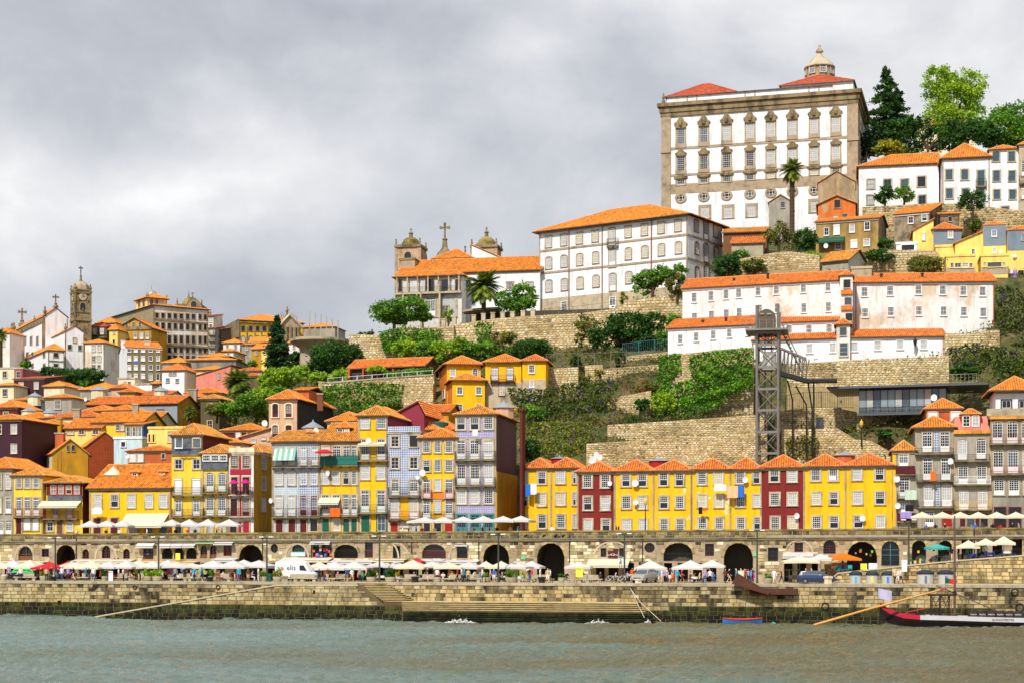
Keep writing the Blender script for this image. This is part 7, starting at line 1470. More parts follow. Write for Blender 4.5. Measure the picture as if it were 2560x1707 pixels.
tree('round dark bush above the white hillside range',Z17,[(1950,740,150,115)],80,LD,2600,.42,None,'bush','bush');tree('thin yellowing tree below the retaining wall',Z17,[(620,1300,150,110),(560,1440,90,70)],76,LO,1300,.42,(640,1520))
tree('huge dark green tree below the convent wall',Z17,[(1000,1330,230,140),(770,1420,170,125),(1240,1270,110,90),(900,1250,120,70),(1100,1450,200,90)],73,LD,9000,.42,(960,1580));tree('green tree beside the lower white range',Z17,[(1430,1290,90,90),(1340,1410,110,90)],72,LM,2400,.4,(1400,1530))
tree('dark tree clump beside the garden shed',Z22,[(200,480,190,125),(390,470,100,90),(60,560,90,90),(260,600,150,70)],82,LD,7500,.42,(190,680));conifer('tall shaggy dark cypress before the yellow palace',Z2,1275,478,1075,300,112,LC,7000,.75,.5)
palm('large date palm among the orange roofs',Z2,850,1205,195,1420,78,100,.4)
tree('bright green tree at the foot of the cypress',Z2,[(1290,1130,150,100),(1160,1190,110,80),(1380,1190,90,70)],90,LB,4200,.42,(1250,1290));tree('light green thicket between cypress and lookout',Z2,[(1560,1100,140,90),(1700,1150,110,70)],92,LB,3200,.42,(1580,1220));tree('small round tree under the white houses',Z2,[(1010,1000,55,38)],150,LM,500,.5,None,'bush','bush');tree('dark shrubs below the concrete lookout',Z2,[(1480,960,90,80)],122,LD,1500,.5,None,'bush','bush')
palm('low palm beside the grey metal clad house',Z25,945,585,75,640,72,40,.3)
for i,(x,y,rx,ry,mm,lab)in enumerate(((1000,1400,160,90,LM,'green shrubs on the slope beside the large palm'),(1120,1340,120,80,LB,'yellow-green shrubs above the dark-sided house'),(820,1490,200,80,LM,'green bank of shrubs below the large palm'),(620,1500,130,60,LO,'olive shrubs beside the grey metal wall'),(1050,1510,140,70,LB,'light shrubs beside the beige house'))):tree(lab,Z2,[(x,y,rx,ry),(x+60,y+20,rx*.7,ry*.7)],58+i,mm,3000,.38,None,'bush','bush')
for x0,y0,x1,y1,mm,dd,lab,lf in((130,740,880,1020,LM,57,'thick green creeper bank below the shed terrace',.4),(640,225,1245,460,LI,82.4,'ivy hanging over the wall below the loggia',.4),(1540,165,1720,400,LI,82.4,'ivy patch below the church palm',.36)):ivy(lab,Z22,[(x0,y0+40),(x0+(x1-x0)*.4,y0),(x1,y0+20),(x1-30,y1-60),(x0+(x1-x0)*.5,y1),(x0+40,y1-10)],dd,mm,26,.9,lf)
ivy('low clipped hedge along the shed terrace',Z22,[(700,650),(890,620),(1150,600),(1150,665),(700,700)],62.5,LI,45,.8,.3,name='hedge',cat='hedge')
for x,y,rx,ry,mm,n in((880,420,120,75,LB,1800),(1080,430,130,70,LM,1800),(1280,440,170,80,LB,2600),(1480,430,140,70,LM,2000),(1680,440,160,75,LM,2400),(1180,540,100,45,LM,900),(1520,500,160,60,LD,2000),(1380,370,90,50,LB,900),(1800,320,130,50,LO,1000)):tree('leafy %s shrub in the thicket above the garden shed'%{LB:'bright green',LM:'green',LD:'dark',LO:'olive'}[mm],Z22,[(x,y,rx,ry)],74,mm,n,.4,None,'shrub','shrub','shrub thicket above the garden shed')
tree('dome-shaped dark evergreen behind the small yellow villa',Z22,[(2075,430,195,95)],68,LD,5000,.33,None,'bush','bush')
ivy('dark bougainvillea with purple flowers on the upper bank',Z20,[(-60,560),(230,575),(560,510),(900,470),(1020,540),(900,700),(900,860),(500,880),(100,840)],50.5,LBD,26,1.3,.36,lean=.25,name='bougainvillea',cat='bougainvillea');ivy('flowering bougainvillea slope above the terrace roofs',Z20,[(110,880),(450,870),(740,880),(720,1050),(740,1240),(110,1260)],38.5,LBG,30,1.2,.34,lean=.5,name='bougainvillea',cat='bougainvillea')
ivy('lush ivy curtain on the cliff beside the lift',Z20,[(1690,260),(1960,215),(2290,190),(2290,560),(2180,600),(2050,640),(1950,760),(1600,860),(1330,860),(1310,640),(1480,520),(1700,500)],53.0,LI,30,1.6,.38,-R(4));ivy('ivy strand below the corner of the white range',Z20,[(1390,260),(1600,240),(1610,400),(1500,500),(1330,560),(1400,400)],55,LI,30,1.0,.36,-R(4));tree('yellow-green shrub at the ivy cliff foot',Z20,[(1430,720,110,130)],51,LB,2400,.36,None,'shrub','shrub')
ivy('dark ivy on the rock at the end of the white range',Z19,[(1520,280),(1620,270),(1800,320),(1800,850),(1560,830),(1540,600)],60,LBD,24,1.2,.38);ivy('flowering creeper hanging over the rock beside the restaurant',Z19,[(1090,830),(1300,780),(1800,830),(1800,1140),(1560,1140),(1480,960),(1330,1100),(1200,1100)],49,LBD,26,1.2,.36);ivy('climbing vines on the stair wall by the lift',Z21,[(650,1260),(760,1230),(960,1260),(940,1400),(870,1440),(660,1420)],37.2,LO,22,.4,.3)
conifer('tall dark conifer beside the palace',Z15,490,70,720,330,140,LD,9000,.62,.5);conifer('second dark conifer leaning behind the tall one',Z15,570,225,700,260,146,LC,5000,.6,.5);tree('large bright green tree on the hilltop',Z15,[(870,170,120,100),(1060,200,130,110),(960,300,210,130),(900,430,140,100),(1080,430,130,100)],150,LB,12000,.5,(960,700));tree('broad dark crowned tree behind the hotel end',Z15,[(1380,420,150,90),(1300,520,180,100),(1456,540,140,90),(1250,600,120,60)],142,LM,10000,.5,(1380,680));tree('dark undergrowth trees behind the hotel roof',Z15,[(720,540,90,110),(830,580,80,90),(1120,540,100,90),(960,590,120,80),(1200,560,90,80),(680,470,70,70),(1000,520,120,80)],138,LD,10000,.48,(780,720));tree('yellow-green bush under the conifers',Z15,[(510,650,110,50)],132,LY,1200,.45,None,'bush','bush');tree('dark trees in the gap beside the palace',Z15,[(350,620,60,110),(420,560,70,120)],136,LC,2500,.45,None)
palm('tall single palm in front of the palace',Z14,1130,1085,112,1570,98,60,.42)
for Z,x,y,rx,ry,dd,mm,n,lab in((Z23,630,400,130,110,90,LO,1600,'olive bush behind the graffitied shed'),(Z23,895,450,105,100,92,LD,2000,'dark green bush at the foot of the tall palm'),(Z23,920,620,110,55,84,LB,1200,'light green bush on the mossy wall'),(Z23,1640,490,65,45,90,LD,700,'potted bush by the white terrace house'),(Z23,1600,600,140,50,82,LD,1500,'dark shrubs over the rock under the white terrace house'),(Z23,2000,690,140,75,79,LO,2000,'round olive tree before the grey garden wall'),(Z23,400,700,120,60,79,LBD,1400,'purple flowering shrub above the white range roof'),(Z15,480,975,70,60,112,LD,1300,'dark topiary tree before the hotel wing'),(Z15,615,970,75,50,112,LM,1300,'flat topped tree before the hotel wing'),(Z15,1095,1020,100,75,106,LD,1900,'dark green tree in front of the hotel block'),(Z24,1110,470,90,80,92,LBD,900,'dark blue flowering climber on the hotel wall'),(Z20,620,320,60,50,60,LD,700,'dark bush inside the thin wire fence'),(Z20,1030,290,45,80,60,LD,500,'narrow dark shrub by the terrace corner'),(Z20,1140,870,50,40,45,LM,400,'round green bush behind the black railing'),(Z20,830,420,45,30,56,LY,250,'small yellow sapling on the stone terrace'),(Z21,1530,1215,90,30,38.5,LD,500,'low bush on the wall below the restaurant'),(Z19,930,85,150,70,77,LO,1500,'olive shrub above the upper white range')):tree(lab,Z,[(x,y,rx,ry)],dd,mm,n,.38,None,'bush','bush')
for x,y,rx,ry,mm,lab in((560,1300,150,90,LD,'dark hedge block under the sacristy'),(780,1310,160,90,LD,'dark green hedge below the church chapel'),(680,1370,70,60,LM,'round green tree before the dark hedge'),(1000,1290,140,60,LD,'dark hedge below the slim white house'),(980,1370,140,50,LM,'clipped lighter hedge above the wide orange roof'),(280,1180,50,35,LM,'small bush beside the sacristy wall')):tree(lab,Z1,[(x,y,rx,ry)],176,mm,2200,.6,None,'hedge','hedge')
palm('palm beside the pinnacled end of the church',Z1,5,860,95,1190,186,50,.5)
for Z,x,y,rx,ry,dd,mm,n,lab in((Z22,60,700,90,60,66,LB,1300,'yellow-green bush on the shed terrace beside the dark trees'),(Z22,500,330,120,60,85,LD,1200,'dark bush on the wall before the loggia'),(Z22,1010,560,110,50,68,LM,1300,'green bush behind the shed near the orange wall'),(Z22,620,620,100,30,64,LB,700,'low bright bush before the shed posts'),(Z20,640,500,90,40,57,LO,900,'olive bush on the stone terrace edge'),(Z20,1240,720,70,60,50,LD,800,'dark bush under the overgrown wall'),(Z20,1290,560,90,60,54,LO,1000,'olive creeper clump beside the ivy cliff'),(Z20,200,800,120,70,46,LM,1300,'green bush amid the bougainvillea'),(Z20,180,1150,90,90,37,LD,1500,'dark green bush at the terrace roof corner'),(Z20,300,480,70,40,57,LO,600,'olive shrub below the thin wire fence'),(Z19,1250,1020,110,70,47,LD,1500,'dark bush above the restaurant roof'),(Z19,1650,1000,120,90,50,LM,1800,'green creeper mound on the rock above the stone townhouses'),(Z23,250,610,100,50,82,LM,1000,'green bush before the graffitied shed'),(Z2,1820,1000,120,90,84,LD,2000,'dark tree behind the light thicket'),(Z2,1960,1130,130,70,76,LB,1800,'bright hedge beside the garden shed'),(Z2,1250,1300,150,60,66,LM,1800,'green hedge above the dark-sided house'),(Z2,1780,1330,150,70,62,LM,2000,'creeper mound behind the dark-sided house')):tree(lab,Z,[(x,y,rx,ry)],dd,mm,n,.38,None,'bush','bush')
def scrub():
 P_,T_=[],[]
 for i in range(2200):
  px=rg.uniform(430,2600);d=rg.choice([rg.uniform(38,62),rg.uniform(60,125)]);Y=Yat(px,d);x=(px-CX)/F*Y;z=ground(px,d);n=rg.randint(25,75);r_=rg.uniform(.5,1.5);c=rg.uniform(0,.5)
  p=rg.normal(size=(n,3))*np.array([r_,r_*.7,.28+.2*r_]);p[:,2]=np.abs(p[:,2]);P_.append(p+np.array([x,Y,z]));T_.append(c+rg.uniform(0,.5,n))
 P_=np.concatenate(P_);c0=np.array([P_[:,0].mean(),P_[:,1].mean(),P_[:,2].min()]);o=leaf_obj('scrub',P_-c0,.34,leafmat('scrub_leaves','#2a3a14','#85823a'),None,'stuff',np.concatenate(T_));o.location=c0;tag(o,'low scrub and weeds growing over the terraced hillside','scrub')
scrub()
# ================================================================ life on the promenade
rq=random.Random(21)
NEAR=[(0,'by the first concrete planter near the taxi'),(100,'beside the taxi with a green roof'),(175,'before the arch with a white notice'),(275,'below the arched twin windows'),(385,'by the craft stall with hanging goods'),(480,'below the brown arched doors'),(590,'before the wide empty archway'),(665,'behind the white van'),(745,'beside the white van'),(820,'below the craft shop window'),(900,'below the arch with folded napkins'),(980,'by the yellow toy stall'),(1060,'below the red railed arch'),(1150,'below the small white window hood'),(1235,'before the round dark arch by the lamp'),(1330,'by the green wall sign'),(1390,'at the open passage arch'),(1470,'by the yellow menu board'),(1540,'beside the parked bicycles'),(1610,'beside the silver car'),(1690,'below the arch with blue tables'),(1780,'under the window with a red flower box'),(1870,'before the arch by the rusty gangway'),(1960,'beside the dark blue estate car'),(2040,'before the arch of souvenir shirts'),(2140,'by the striped shirt stall'),(2230,'by the blue and white banner'),(2340,'by the clothes stalls on the ramp'),(2450,'on the ramp before the dark doorways')]
def near(px):return min(NEAR,key=lambda a:abs(a[0]-px))[1]
def upn(px):return 'before the wide yellow house' if px<420 else 'before the slate-topped townhouse' if px<600 else 'before the pale blue tiled house' if px<960 else 'before the three-bay yellow townhouse' if px<1140 else 'before the blue and rose tiled house' if px<1320 else 'before the stone townhouses'
def gz(px,d):
 if d>12.9:return zstreet(px)
 q=P(px,1400,d)
 return RAMPZ(q.x,q.y)if(px>2090 and d>8.0)else DECK
FABRICS={FABRIC:'white',FABC:'cream',FABR:'red',FABO:'orange',FABM:'magenta',FABT:'teal',None:'white'}
def parasol(px,yt,ye,wpx,d,m=FABRIC,n=4,place=None,tilt=0):
 g=gz(px,d);Y=Yat(px,d);q=P(px,ye,d);ze,zt=q.z-g,zpx(yt,Y)-g;w_=wpx*Y/F/2*1.22
 c=FABRICS[m];pl=place or near(px);t=thing('parasol','%s %s parasol %s'%(c,'square' if n==4 else 'round',pl),'parasol',(q.x,q.y,g),-A+rq.uniform(-.15,.15),c+' parasols '+pl)
 mb=MB();k=n*2;r_=w_*(1.08 if n==4 else 1.0);ring0=[]
 for i in range(k):
  a=2*math.pi*i/k+math.pi/n;rr=r_*(1.0 if n>4 else(1.22 if i%2==0 else .88));ring0.append((rr*math.cos(a),rr*math.sin(a),ze+(.0 if i%2==0 else .05)+tilt*math.cos(a)))
 for i in range(k):
  p,s=ring0[i],ring0[(i+1)%k];f=.5;pm=(p[0]*f,p[1]*f,zt+(p[2]-zt)*.56);sm_=(s[0]*f,s[1]*f,zt+(s[2]-zt)*.56)
  mb.poly([pm,sm_,(0,0,zt)]);mb.poly([p,s,sm_,pm]);mb.poly([p,s,(s[0],s[1],s[2]-.24),(p[0],p[1],p[2]-.24)])
 mb.build('canopy',m,t);mb=MB();mb.lathe([(.03,.02),(.03,zt),(.06,zt+.02),(.02,zt+.12)],6);mb.build('pole',STEEL,t);mb=MB();mb.lathe([(.28,.005),(.28,.06),(.05,.12)],8);mb.build('base',CONC,t)
 return t
PAR=[]
def pr(Z,d,*L,**k):
 for c,yt,ye,w_ in L:PAR.append((Z.X(c),Z.Y(yt),Z.Y(ye),w_/Z.k,d+rq.uniform(-.9,.9),k))
pr(Z9,6.5,(20,395,452,240),(160,368,452,260),(355,368,452,240),(880,370,455,310),(1080,375,458,290),(1290,385,452,280),(1500,375,452,270),(1800,380,450,270),(2080,395,445,280),(2280,412,445,220));pr(Z9,9.5,(440,392,440,220),(1640,370,440,220),(1975,368,435,220));pr(Z9,6,(590,395,460,310),m=FABR);pr(Z9,9.5,(800,385,445,210),m=FABR)
pr(Z10,6.5,(0,410,445,220),(250,372,450,330),(490,372,450,340),(790,372,440,320),(1680,388,468,330),(1910,385,465,330),(2210,385,435,240));pr(Z10,9.5,(610,365,430,260),(1500,388,450,180),(960,425,450,130));pr(Z10,10,(1430,415,448,120),m=FABO)
pr(Z11,6.5,(30,400,432,130),(140,385,440,210),(340,368,455,330),(570,385,440,250),(760,393,455,290),(1000,393,455,290),(1560,385,452,300));pr(Z11,9,(1200,383,452,210),(1380,382,452,240),(1740,378,450,230));pr(Z11,9.8,(380,348,388,160),m=FABR);pr(Z11,8,(2290,395,450,270))
pr(Z12,7.5,(880,373,465,330),(1350,370,460,330),(1600,365,440,270));pr(Z13,7.2,(290,325,375,290),(485,303,352,190));pr(Z13,9.6,(680,290,350,290),m=FABO);pr(Z13,10.2,(1552,213,250,190),m=FABT,n=8);pr(Z13,10.2,(1842,180,240,185),(2000,163,213,175),(2165,143,208,185),m=FABC)
for Z,L,m in((Z3,((985,1393,1452,185),(1172,1390,1450,195),(1340,1390,1450,185),(1872,1383,1440,200)),FABRIC),(Z4,((140,1368,1440,225),(340,1368,1440,235),(555,1366,1436,210),(797,1366,1436,235)),FABRIC),(Z5,((855,1408,1446,205),(1010,1408,1446,185),(1170,1404,1443,175),(1337,1400,1443,195),(1497,1400,1440,190),(1642,1398,1438,170)),FABRIC),(Z8,tuple((x,1348,1393,172)for x in(375,555,715,875,1040,1210)),FABC)):pr(Z,16,*L,m=m)
def proto_chair(m):
 s=MB();s.box(-.22,.22,-.22,.22,.43,.47);b=MB();b.box(-.22,.22,.19,.23,.5,.9);l=MB();l.tube([(0,0,0),(0,0,.43)],.018,4);return s.mesh('seat',m),b.mesh('backrest',m),l.mesh('leg',STEEL)
CH=[proto_chair(m)for m in(WOOD,STEEL,mat('teal_chair',(.03,.30,.36),.6,.1,1),mat('navy_chair',(.02,.05,.22),.6,.1,1))];CHN=('wooden','metal','turquoise','navy')
def chair(p,g,rz,k,lab,grp):
 t=thing('cafe_chair',CHN[k]+' cafe chair '+lab,'chair',(p.x,p.y,g),rz,CHN[k]+' cafe chairs '+grp);put('seat',CH[k][0],t);put('backrest',CH[k][1],t)
 for x in(-.2,.2):
  for y in(-.2,.2):put('leg',CH[k][2],t,(x,y,0))
_top=MB();_top.lathe([(.5,.70),(.5,.74)],12);_clo=MB();_clo.lathe([(.46,.46),(.50,.72),(.52,.745),(.02,.75)],14,cap=False);_leg=MB();_leg.lathe([(.22,0),(.22,.03),(.03,.06),(.03,.7)],8);TOPM,LEGM=_top.mesh('table_top',WOOD),_leg.mesh('leg',IRON)
CLO={n:_clo.mesh('tablecloth',m)for n,m in(('white',WFRAME),('navy',mat('navy_cloth',(.012,.03,.30),.8,.1,1)),('crimson',CRIMB))}
def table(px,d,cl,place):
 g=gz(px,d);p=P(px,1450,d);t=thing('cafe_table','round cafe table %s'%place,'table',(p.x,p.y,g),0,'cafe tables '+place);put('table_top',TOPM,t);put('leg',LEGM,t)
 if cl:o=put('tablecloth',CLO[cl],None,(p.x,p.y,g+.001));tag(o,'%s tablecloth on cafe table %s'%(cl,place),'tablecloth',cl+' tablecloths '+place)
for px,yt,ye,w_,d,k in PAR:
 up_=d>13;pl=upn(px)if up_ else None;parasol(px,yt,ye,w_,d,place=pl,**({'m':FABC}if not k and rq.random()<.35 else k))
 if not up_ and rq.random()<.85:
  pp=near(px);cl=rq.choice(['white',None,'white','crimson' if px<1100 else 'navy']);ck=rq.randrange(2)if px<1500 else 3;table(px+9,d-.9,cl,pp)
  for e in(-1,1):q=P(px+9+e*15,1450,d-.9+rq.uniform(-.3,.3));chair(q,gz(px,d),e*1.5+rq.uniform(-.4,.4),ck,pp,pp)
def aw(Z,x0,x1,yt,yb,dep,lab,m=FABRIC,text=None,val=.25):
 (a,zt),(b,_)=AR.hit(Z.X(x0),Z.Y(yt)),AR.hit(Z.X(x1),Z.Y(yt));zb=AR.hit(Z.X((x0+x1)/2),Z.Y(yb),-dep)[1];awning_at(AR,AR.w(a,-.02,0),a,b,zt,zb+val,dep,m,lab,None,val,text)
for a in((Z9,1625,1828,162,230,.9,'small white awning over a blue shop board',FABRIC,None),(Z9,1882,2024,172,230,.9,'first of three matching white awnings, beside the lamp post',FABRIC,'ARCADIA'[:0]or None),(Z9,2030,2164,172,228,.9,'middle of three matching white awnings',FABRIC,None),(Z9,2170,2312,172,226,.9,'third matching white awning, beside the green awning',FABRIC,None),(Z10,62,280,160,180,.8,'thin green awning above brown arched doors',mat('green_canvas',(.25,.45,.2),.8,.05,1),None),(Z10,278,500,152,195,.9,'white awning over the red grille window',FABRIC,None),(Z10,1405,1640,145,190,.9,'white awning lettered above the craft shop window',FABRIC,'ARTESANATO'),(Z10,285,560,342,395,2.2,'white awning before the red grille window',FABRIC,None),(Z10,1080,1392,338,410,2.4,'white awning behind the white van',FABRIC,None),(Z10,1385,1660,342,398,2.0,'cream awning under the craft shop window',FABC,None),(Z10,1660,2180,368,420,2.6,'long white awning below the napkin arch',FABRIC,None),(Z11,-80,280,358,395,2.0,'cream awning by the yellow toy stall',FABC,None),(Z11,440,728,358,410,2.2,'white awning under the red railed arch',FABRIC,None),(Z11,700,1135,370,420,2.4,'pale awning with iron arms under the small window hood',FABRIC,None),(Z11,840,990,188,210,.5,'tiny white window hood on the arcade',FABRIC,None),(Z9,40,590,382,420,2.2,'long cream awning behind the green-roofed taxi',FABC,None),(Z9,900,1600,362,410,2.2,'long cream awning below the arched twin windows',FABC,None),(Z9,1600,2352,385,420,2.2,'yellow canvas awning over the craft stalls',mat('yellow_canvas',(.72,.55,.2),.8,.05,1),None),(Z12,150,640,355,460,2.6,'large cream awning of the fish restaurant',FABC,None),(Z13,140,420,293,350,2.4,'white awning beside the shuttered shopfront',FABRIC,None)):aw(*a[:8],text=a[8])
def post(Z,x,y0,y1,d,lab):
 px=Z.X(x);q=P(px,1400,d);g=gz(px,d);hh=zpx(Z.Y(y0),q.y)-g;t=thing('lamp_post',lab,'lamp post',(q.x,q.y,g),-A);mb=MB();mb.lathe([(.16,0),(.12,.8),(.09,hh-.2)],8);mb.build('pole',mat('dark_green_grey_iron',(.05,.06,.055),.5,.1,1),t)
 mb=MB();mb.box(-.75,.75,-.05,.05,hh-.2,hh-.1)
 mb.build('crossarm',IRON,t)
 for s in(-1,1):mb=MB();mb.box(s*.62-.28,s*.62+.28,-.35,.2,hh-.1,hh+.02);mb.build('floodlight',WFRAME,t)
for Z,x,y0,d,lab in((Z9,650,105,3.2,'dark lamp post before the arch with a white notice'),(Z9,1865,95,4.5,'dark lamp post by the matching white awnings'),(Z10,880,95,3.0,'dark lamp post behind the white van'),(Z10,2205,85,2.6,'dark green lamp post beside the napkin arch'),(Z11,1345,65,2.6,'pale grey lamp post before the round dark arch'),(Z12,570,55,4.5,'lamp post before the fish restaurant'),(Z12,2130,15,4.0,'lamp post beside the shuttered shopfront'),(Z13,1293,-10,9.0,'tall lamp post by the blue and white banner')):post(Z,x,y0,0,d,lab)
deck_lamp(Z6,1450,665,1010,15.5,'globe-headed street lamp before the yellow terrace')
for i,(Z,x,w_,bush,mm)in enumerate(((Z9,45,75,.0,LM),(Z9,525,115,.75,LY),(Z9,1230,70,.5,LD),(Z9,1740,115,.8,LB),(Z9,1850,120,.8,LB),(Z10,220,60,.6,LM),(Z10,840,90,.5,LM),(Z10,1005,110,.7,LY),(Z10,1515,70,.4,LD),(Z10,2110,120,.7,LD),(Z10,2330,110,.7,LD),(Z11,75,130,.8,LD),(Z11,630,75,.1,LM),(Z11,1200,110,.35,LM),(Z11,1495,140,.8,LM),(Z11,2085,80,.3,LD),(Z12,2260,110,.4,LM))):
 px=Z.X(x);q=P(px,1400,3.0);r_=w_/Z.k*q.y/F/2;t=thing('planter','round concrete planter %s%s'%('with %s shrub '%{LM:'green',LY:'yellow-green',LD:'dark',LB:'bright'}[mm]if bush>.2 else '',near(px)),'planter',(q.x,q.y,DECK),0,'concrete planters '+near(px));mb=MB();mb.lathe([(r_*.82,0),(r_*.95,.18),(r_*.93,.3),(r_*1.0,.34),(r_,.62),(r_*.8,.62),(r_*.78,.5)],16);mb.build('bowl',CONC,t)
 if bush>.2:p_,tn=crown_pts([(0,0,.62+bush*.45,r_*.9,bush*.75)],int(220+500*bush),np.zeros(3));leaf_obj('shrub',p_,.2,mm,t,tone=tn)
_b1=MB();_b1.box(-1.6,1.6,-.28,.28,.34,.48);_b2=MB();_b2.box(-.2,.2,-.2,.2,0,.34);_b3=MB();_b3.box(-.75,.75,.1,.2,.5,.95);SLAB,FOOT,BACK=_b1.mesh('slab',CONC),_b2.mesh('foot',CONC),_b3.mesh('backrest',CONC)
for Z,x in((Z9,300),(Z9,990),(Z9,1420),(Z9,2130),(Z10,30),(Z10,330),(Z10,1190),(Z10,1330),(Z10,1720),(Z11,270),(Z11,480),(Z11,800),(Z11,1000),(Z11,1700),(Z11,1850),(Z11,2280),(Z12,160)):
 px=Z.X(x);q=P(px,1400,3.4);t=thing('bench','long concrete bench %s'%near(px),'bench',(q.x,q.y,DECK),-A,'concrete benches '+near(px));put('slab',SLAB,t);put('foot',FOOT,t,(-1.2,0,0));put('foot',FOOT,t,(1.2,0,0));put('backrest',BACK,t,(.4,0,0))
for Z,x,wd,hh,m,lab in((Z9,620,.5,.55,IRON,'black mooring bollard before the red parasol'),(Z10,208,.5,.55,IRON,'black mooring bollard near the brown arched doors'),(Z11,365,.5,.7,IRON,'dark tub bollard below the red parasol'),(Z11,1855,.5,.7,IRON,'dark tub bollard by the green wall sign'),(Z9,1545,.5,.65,CONC,'square concrete block by the craft stall'),(Z10,1090,.5,.75,CONC,'square concrete block in front of the white van'),(Z12,735,.5,.5,CREAM,'square stone block before the silver car'),(Z13,552,.55,.9,CREAM,'square stone pillar before the dark blue estate car'),(Z10,915,.28,1.0,GREENP,'green litter bin behind the white van')):
 q=P(Z.X(x),1400,1.3);mb=MB();mb.lathe([(wd*.8,0),(wd*.75,hh*.6),(wd,hh*.75),(wd,hh),(wd*.3,hh+.03)],4 if m in(CONC,CREAM)else 12);tag(mb.build('bollard',m,None,loc=(q.x,q.y,DECK),rz=.6),lab,'bollard')
for x,r_,s,c in((806,.73,.95,'#2fa8d8'),(957,.73,.95,'#e8c820'),(1100,.73,.95,'#2f78d8'),(1446,.95,1.1,'#5a6a90'),(1634,.95,1.1,'#4a80b0')):
 px=Z13.X(x);q=P(px,1400,5.6);t=thing('recycling_bin','grey round recycling bin with dark lid and %s stripe'%{'#2fa8d8':'light blue','#e8c820':'yellow','#2f78d8':'blue','#5a6a90':'slate','#4a80b0':'steel blue'}[c],'recycling bin',(q.x,q.y,DECK),-A);R_=r_*1.02
 mb=MB();mb.lathe([(R_*.96,0),(R_,s)],20);mb.build('body',mat('bin_grey',(.42,.42,.40),.6,.1,1),t);mb=MB();mb.lathe([(R_*1.04,s),(R_*1.05,s+.22),(R_*.75,s+.42),(R_*.4,s+.5),(.05,s+.52)],20);mb.build('lid',mat('bin_lid_navy',(.02,.028,.05),.5,.1,1),t);mb=MB();mb.box(-.13,.13,-R_*1.02-.01,-R_*.9,.1,s*.85);mb.build('stripe',mat('stripe_'+c,c,.5,0),t)
def loft(sec,mb,mi=0):
 b=len(mb.v);n=len(sec[0])
 for s in sec:mb.v+=s
 for i in range(len(sec)-1):
  for j in range(n-1):mb.f.append((b+i*n+j,b+i*n+j+1,b+(i+1)*n+j+1,b+(i+1)*n+j));mb.m.append(mi);mb.uv.append(None)
 for e in(0,len(sec)-1):mb.f.append(tuple(b+e*n+j for j in range(n)));mb.m.append(mi);mb.uv.append(None)
def vehicle(name,lab,cat,px,d,rz,paint,L_,W_,low,top,glass,wheels,rad=.31,roofp=None,lights=True):
 q=P(px,1400,d);t=thing(name,lab,cat,(q.x,q.y,DECK+.005),rz);hw=W_/2
 mb=MB();loft([[(x,-hw*.82*w_,zb),(x,-hw*w_,zb+.12),(x,-hw*w_,(zb+zt)*.55),(x,-hw*.93*w_,zt),(x,hw*.93*w_,zt),(x,hw*w_,(zb+zt)*.55),(x,hw*w_,zb+.12),(x,hw*.82*w_,zb)]for x,zb,zt,w_ in low],mb);bd=mb.build('body',paint,t,smooth=False)
 mb=MB();loft([[(x,-hw*.92,zb),(x,-hw*w_,zt),(x,hw*w_,zt),(x,hw*.92,zb)]for x,zb,zt,w_ in top],mb);mb.build('cabin',roofp or paint,bd)
 for pts in glass:
  for s in(-1,1):mb=MB();mb.poly([(x,s*(y*hw+.012),z)for x,y,z in pts]);mb.build('window',BLUEG if paint is not WFRAME else DARKG,bd)
 for x in wheels:
  for s in(-1,1):
   mb=MB();mb.lathe([(rad*.6,-.11),(rad,-.09),(rad,.09),(rad*.6,.11)],16);wl=mb.build('wheel',mat('tyre_rubber',(.012,.012,.012),.8,0),t,loc=(x,s*(hw-.08),rad));wl.rotation_euler=(R(90),0,0);mb=MB();mb.lathe([(rad*.58,-.125),(rad*.2,-.13),(rad*.2,.13),(rad*.58,.125)],12);mb.build('rim',STEEL,wl)
 xf=low[-1][0]
 for s in(-1,1):mb=MB();mb.box(xf-.12,xf+.012,s*hw*.68-.17,s*hw*.68+.17,.62,.78);mb.build('headlight',CURT,t);mb=MB();mb.box(low[0][0]-.012,low[0][0]+.1,s*hw*.7-.12,s*hw*.7+.12,.68,.95);mb.build('tail_light',REDP,t)
 return t,bd
CAR_L=[(-2.2,.35,.95,.86),(-2.05,.24,1.0,.96),(-1.4,.22,1.02,1),(0,.2,1.0,1),(1.1,.22,.98,1),(1.85,.24,.86,.95),(2.2,.36,.7,.8)]
WAGON_T=[(-2.1,.98,1.02,.84),(-1.85,.98,1.42,.74),(-1.2,.98,1.5,.74),(.1,.98,1.5,.74),(.5,.98,1.4,.75),(1.2,.96,.99,.86)]
WG=[[(-1.78,.86,1.08),(-1.15,.86,1.08),(-1.15,.79,1.38),(-1.68,.79,1.34)],[(-1.05,.86,1.08),(-.1,.86,1.08),(-.1,.78,1.4),(-1.05,.78,1.4)],[(0,.86,1.08),(.85,.87,1.06),(.35,.78,1.36),(0,.78,1.4)]]
NAVY=mat('navy_car_paint',(.012,.03,.09),.25,0,spec=.6);SILV=mat('silver_car_paint',(.42,.41,.39),.3,0,metal=.4);TAXI=mat('black_taxi_paint',(.008,.008,.012),.25,0,spec=.6);TGRN=mat('taxi_green_paint',(.02,.50,.09),.3,0)
vehicle('estate_car','dark blue estate car parked by the ramp wall','car',Z13.X(452),3.0,-A,NAVY,4.4,1.78,CAR_L,WAGON_T,WG,(-1.35,1.35));vehicle('taxi','black taxi with bright green roof among the cafe tables','car',Z9.X(345),4.6,-A,TAXI,4.4,1.76,CAR_L,WAGON_T,WG,(-1.35,1.35),roofp=TGRN)
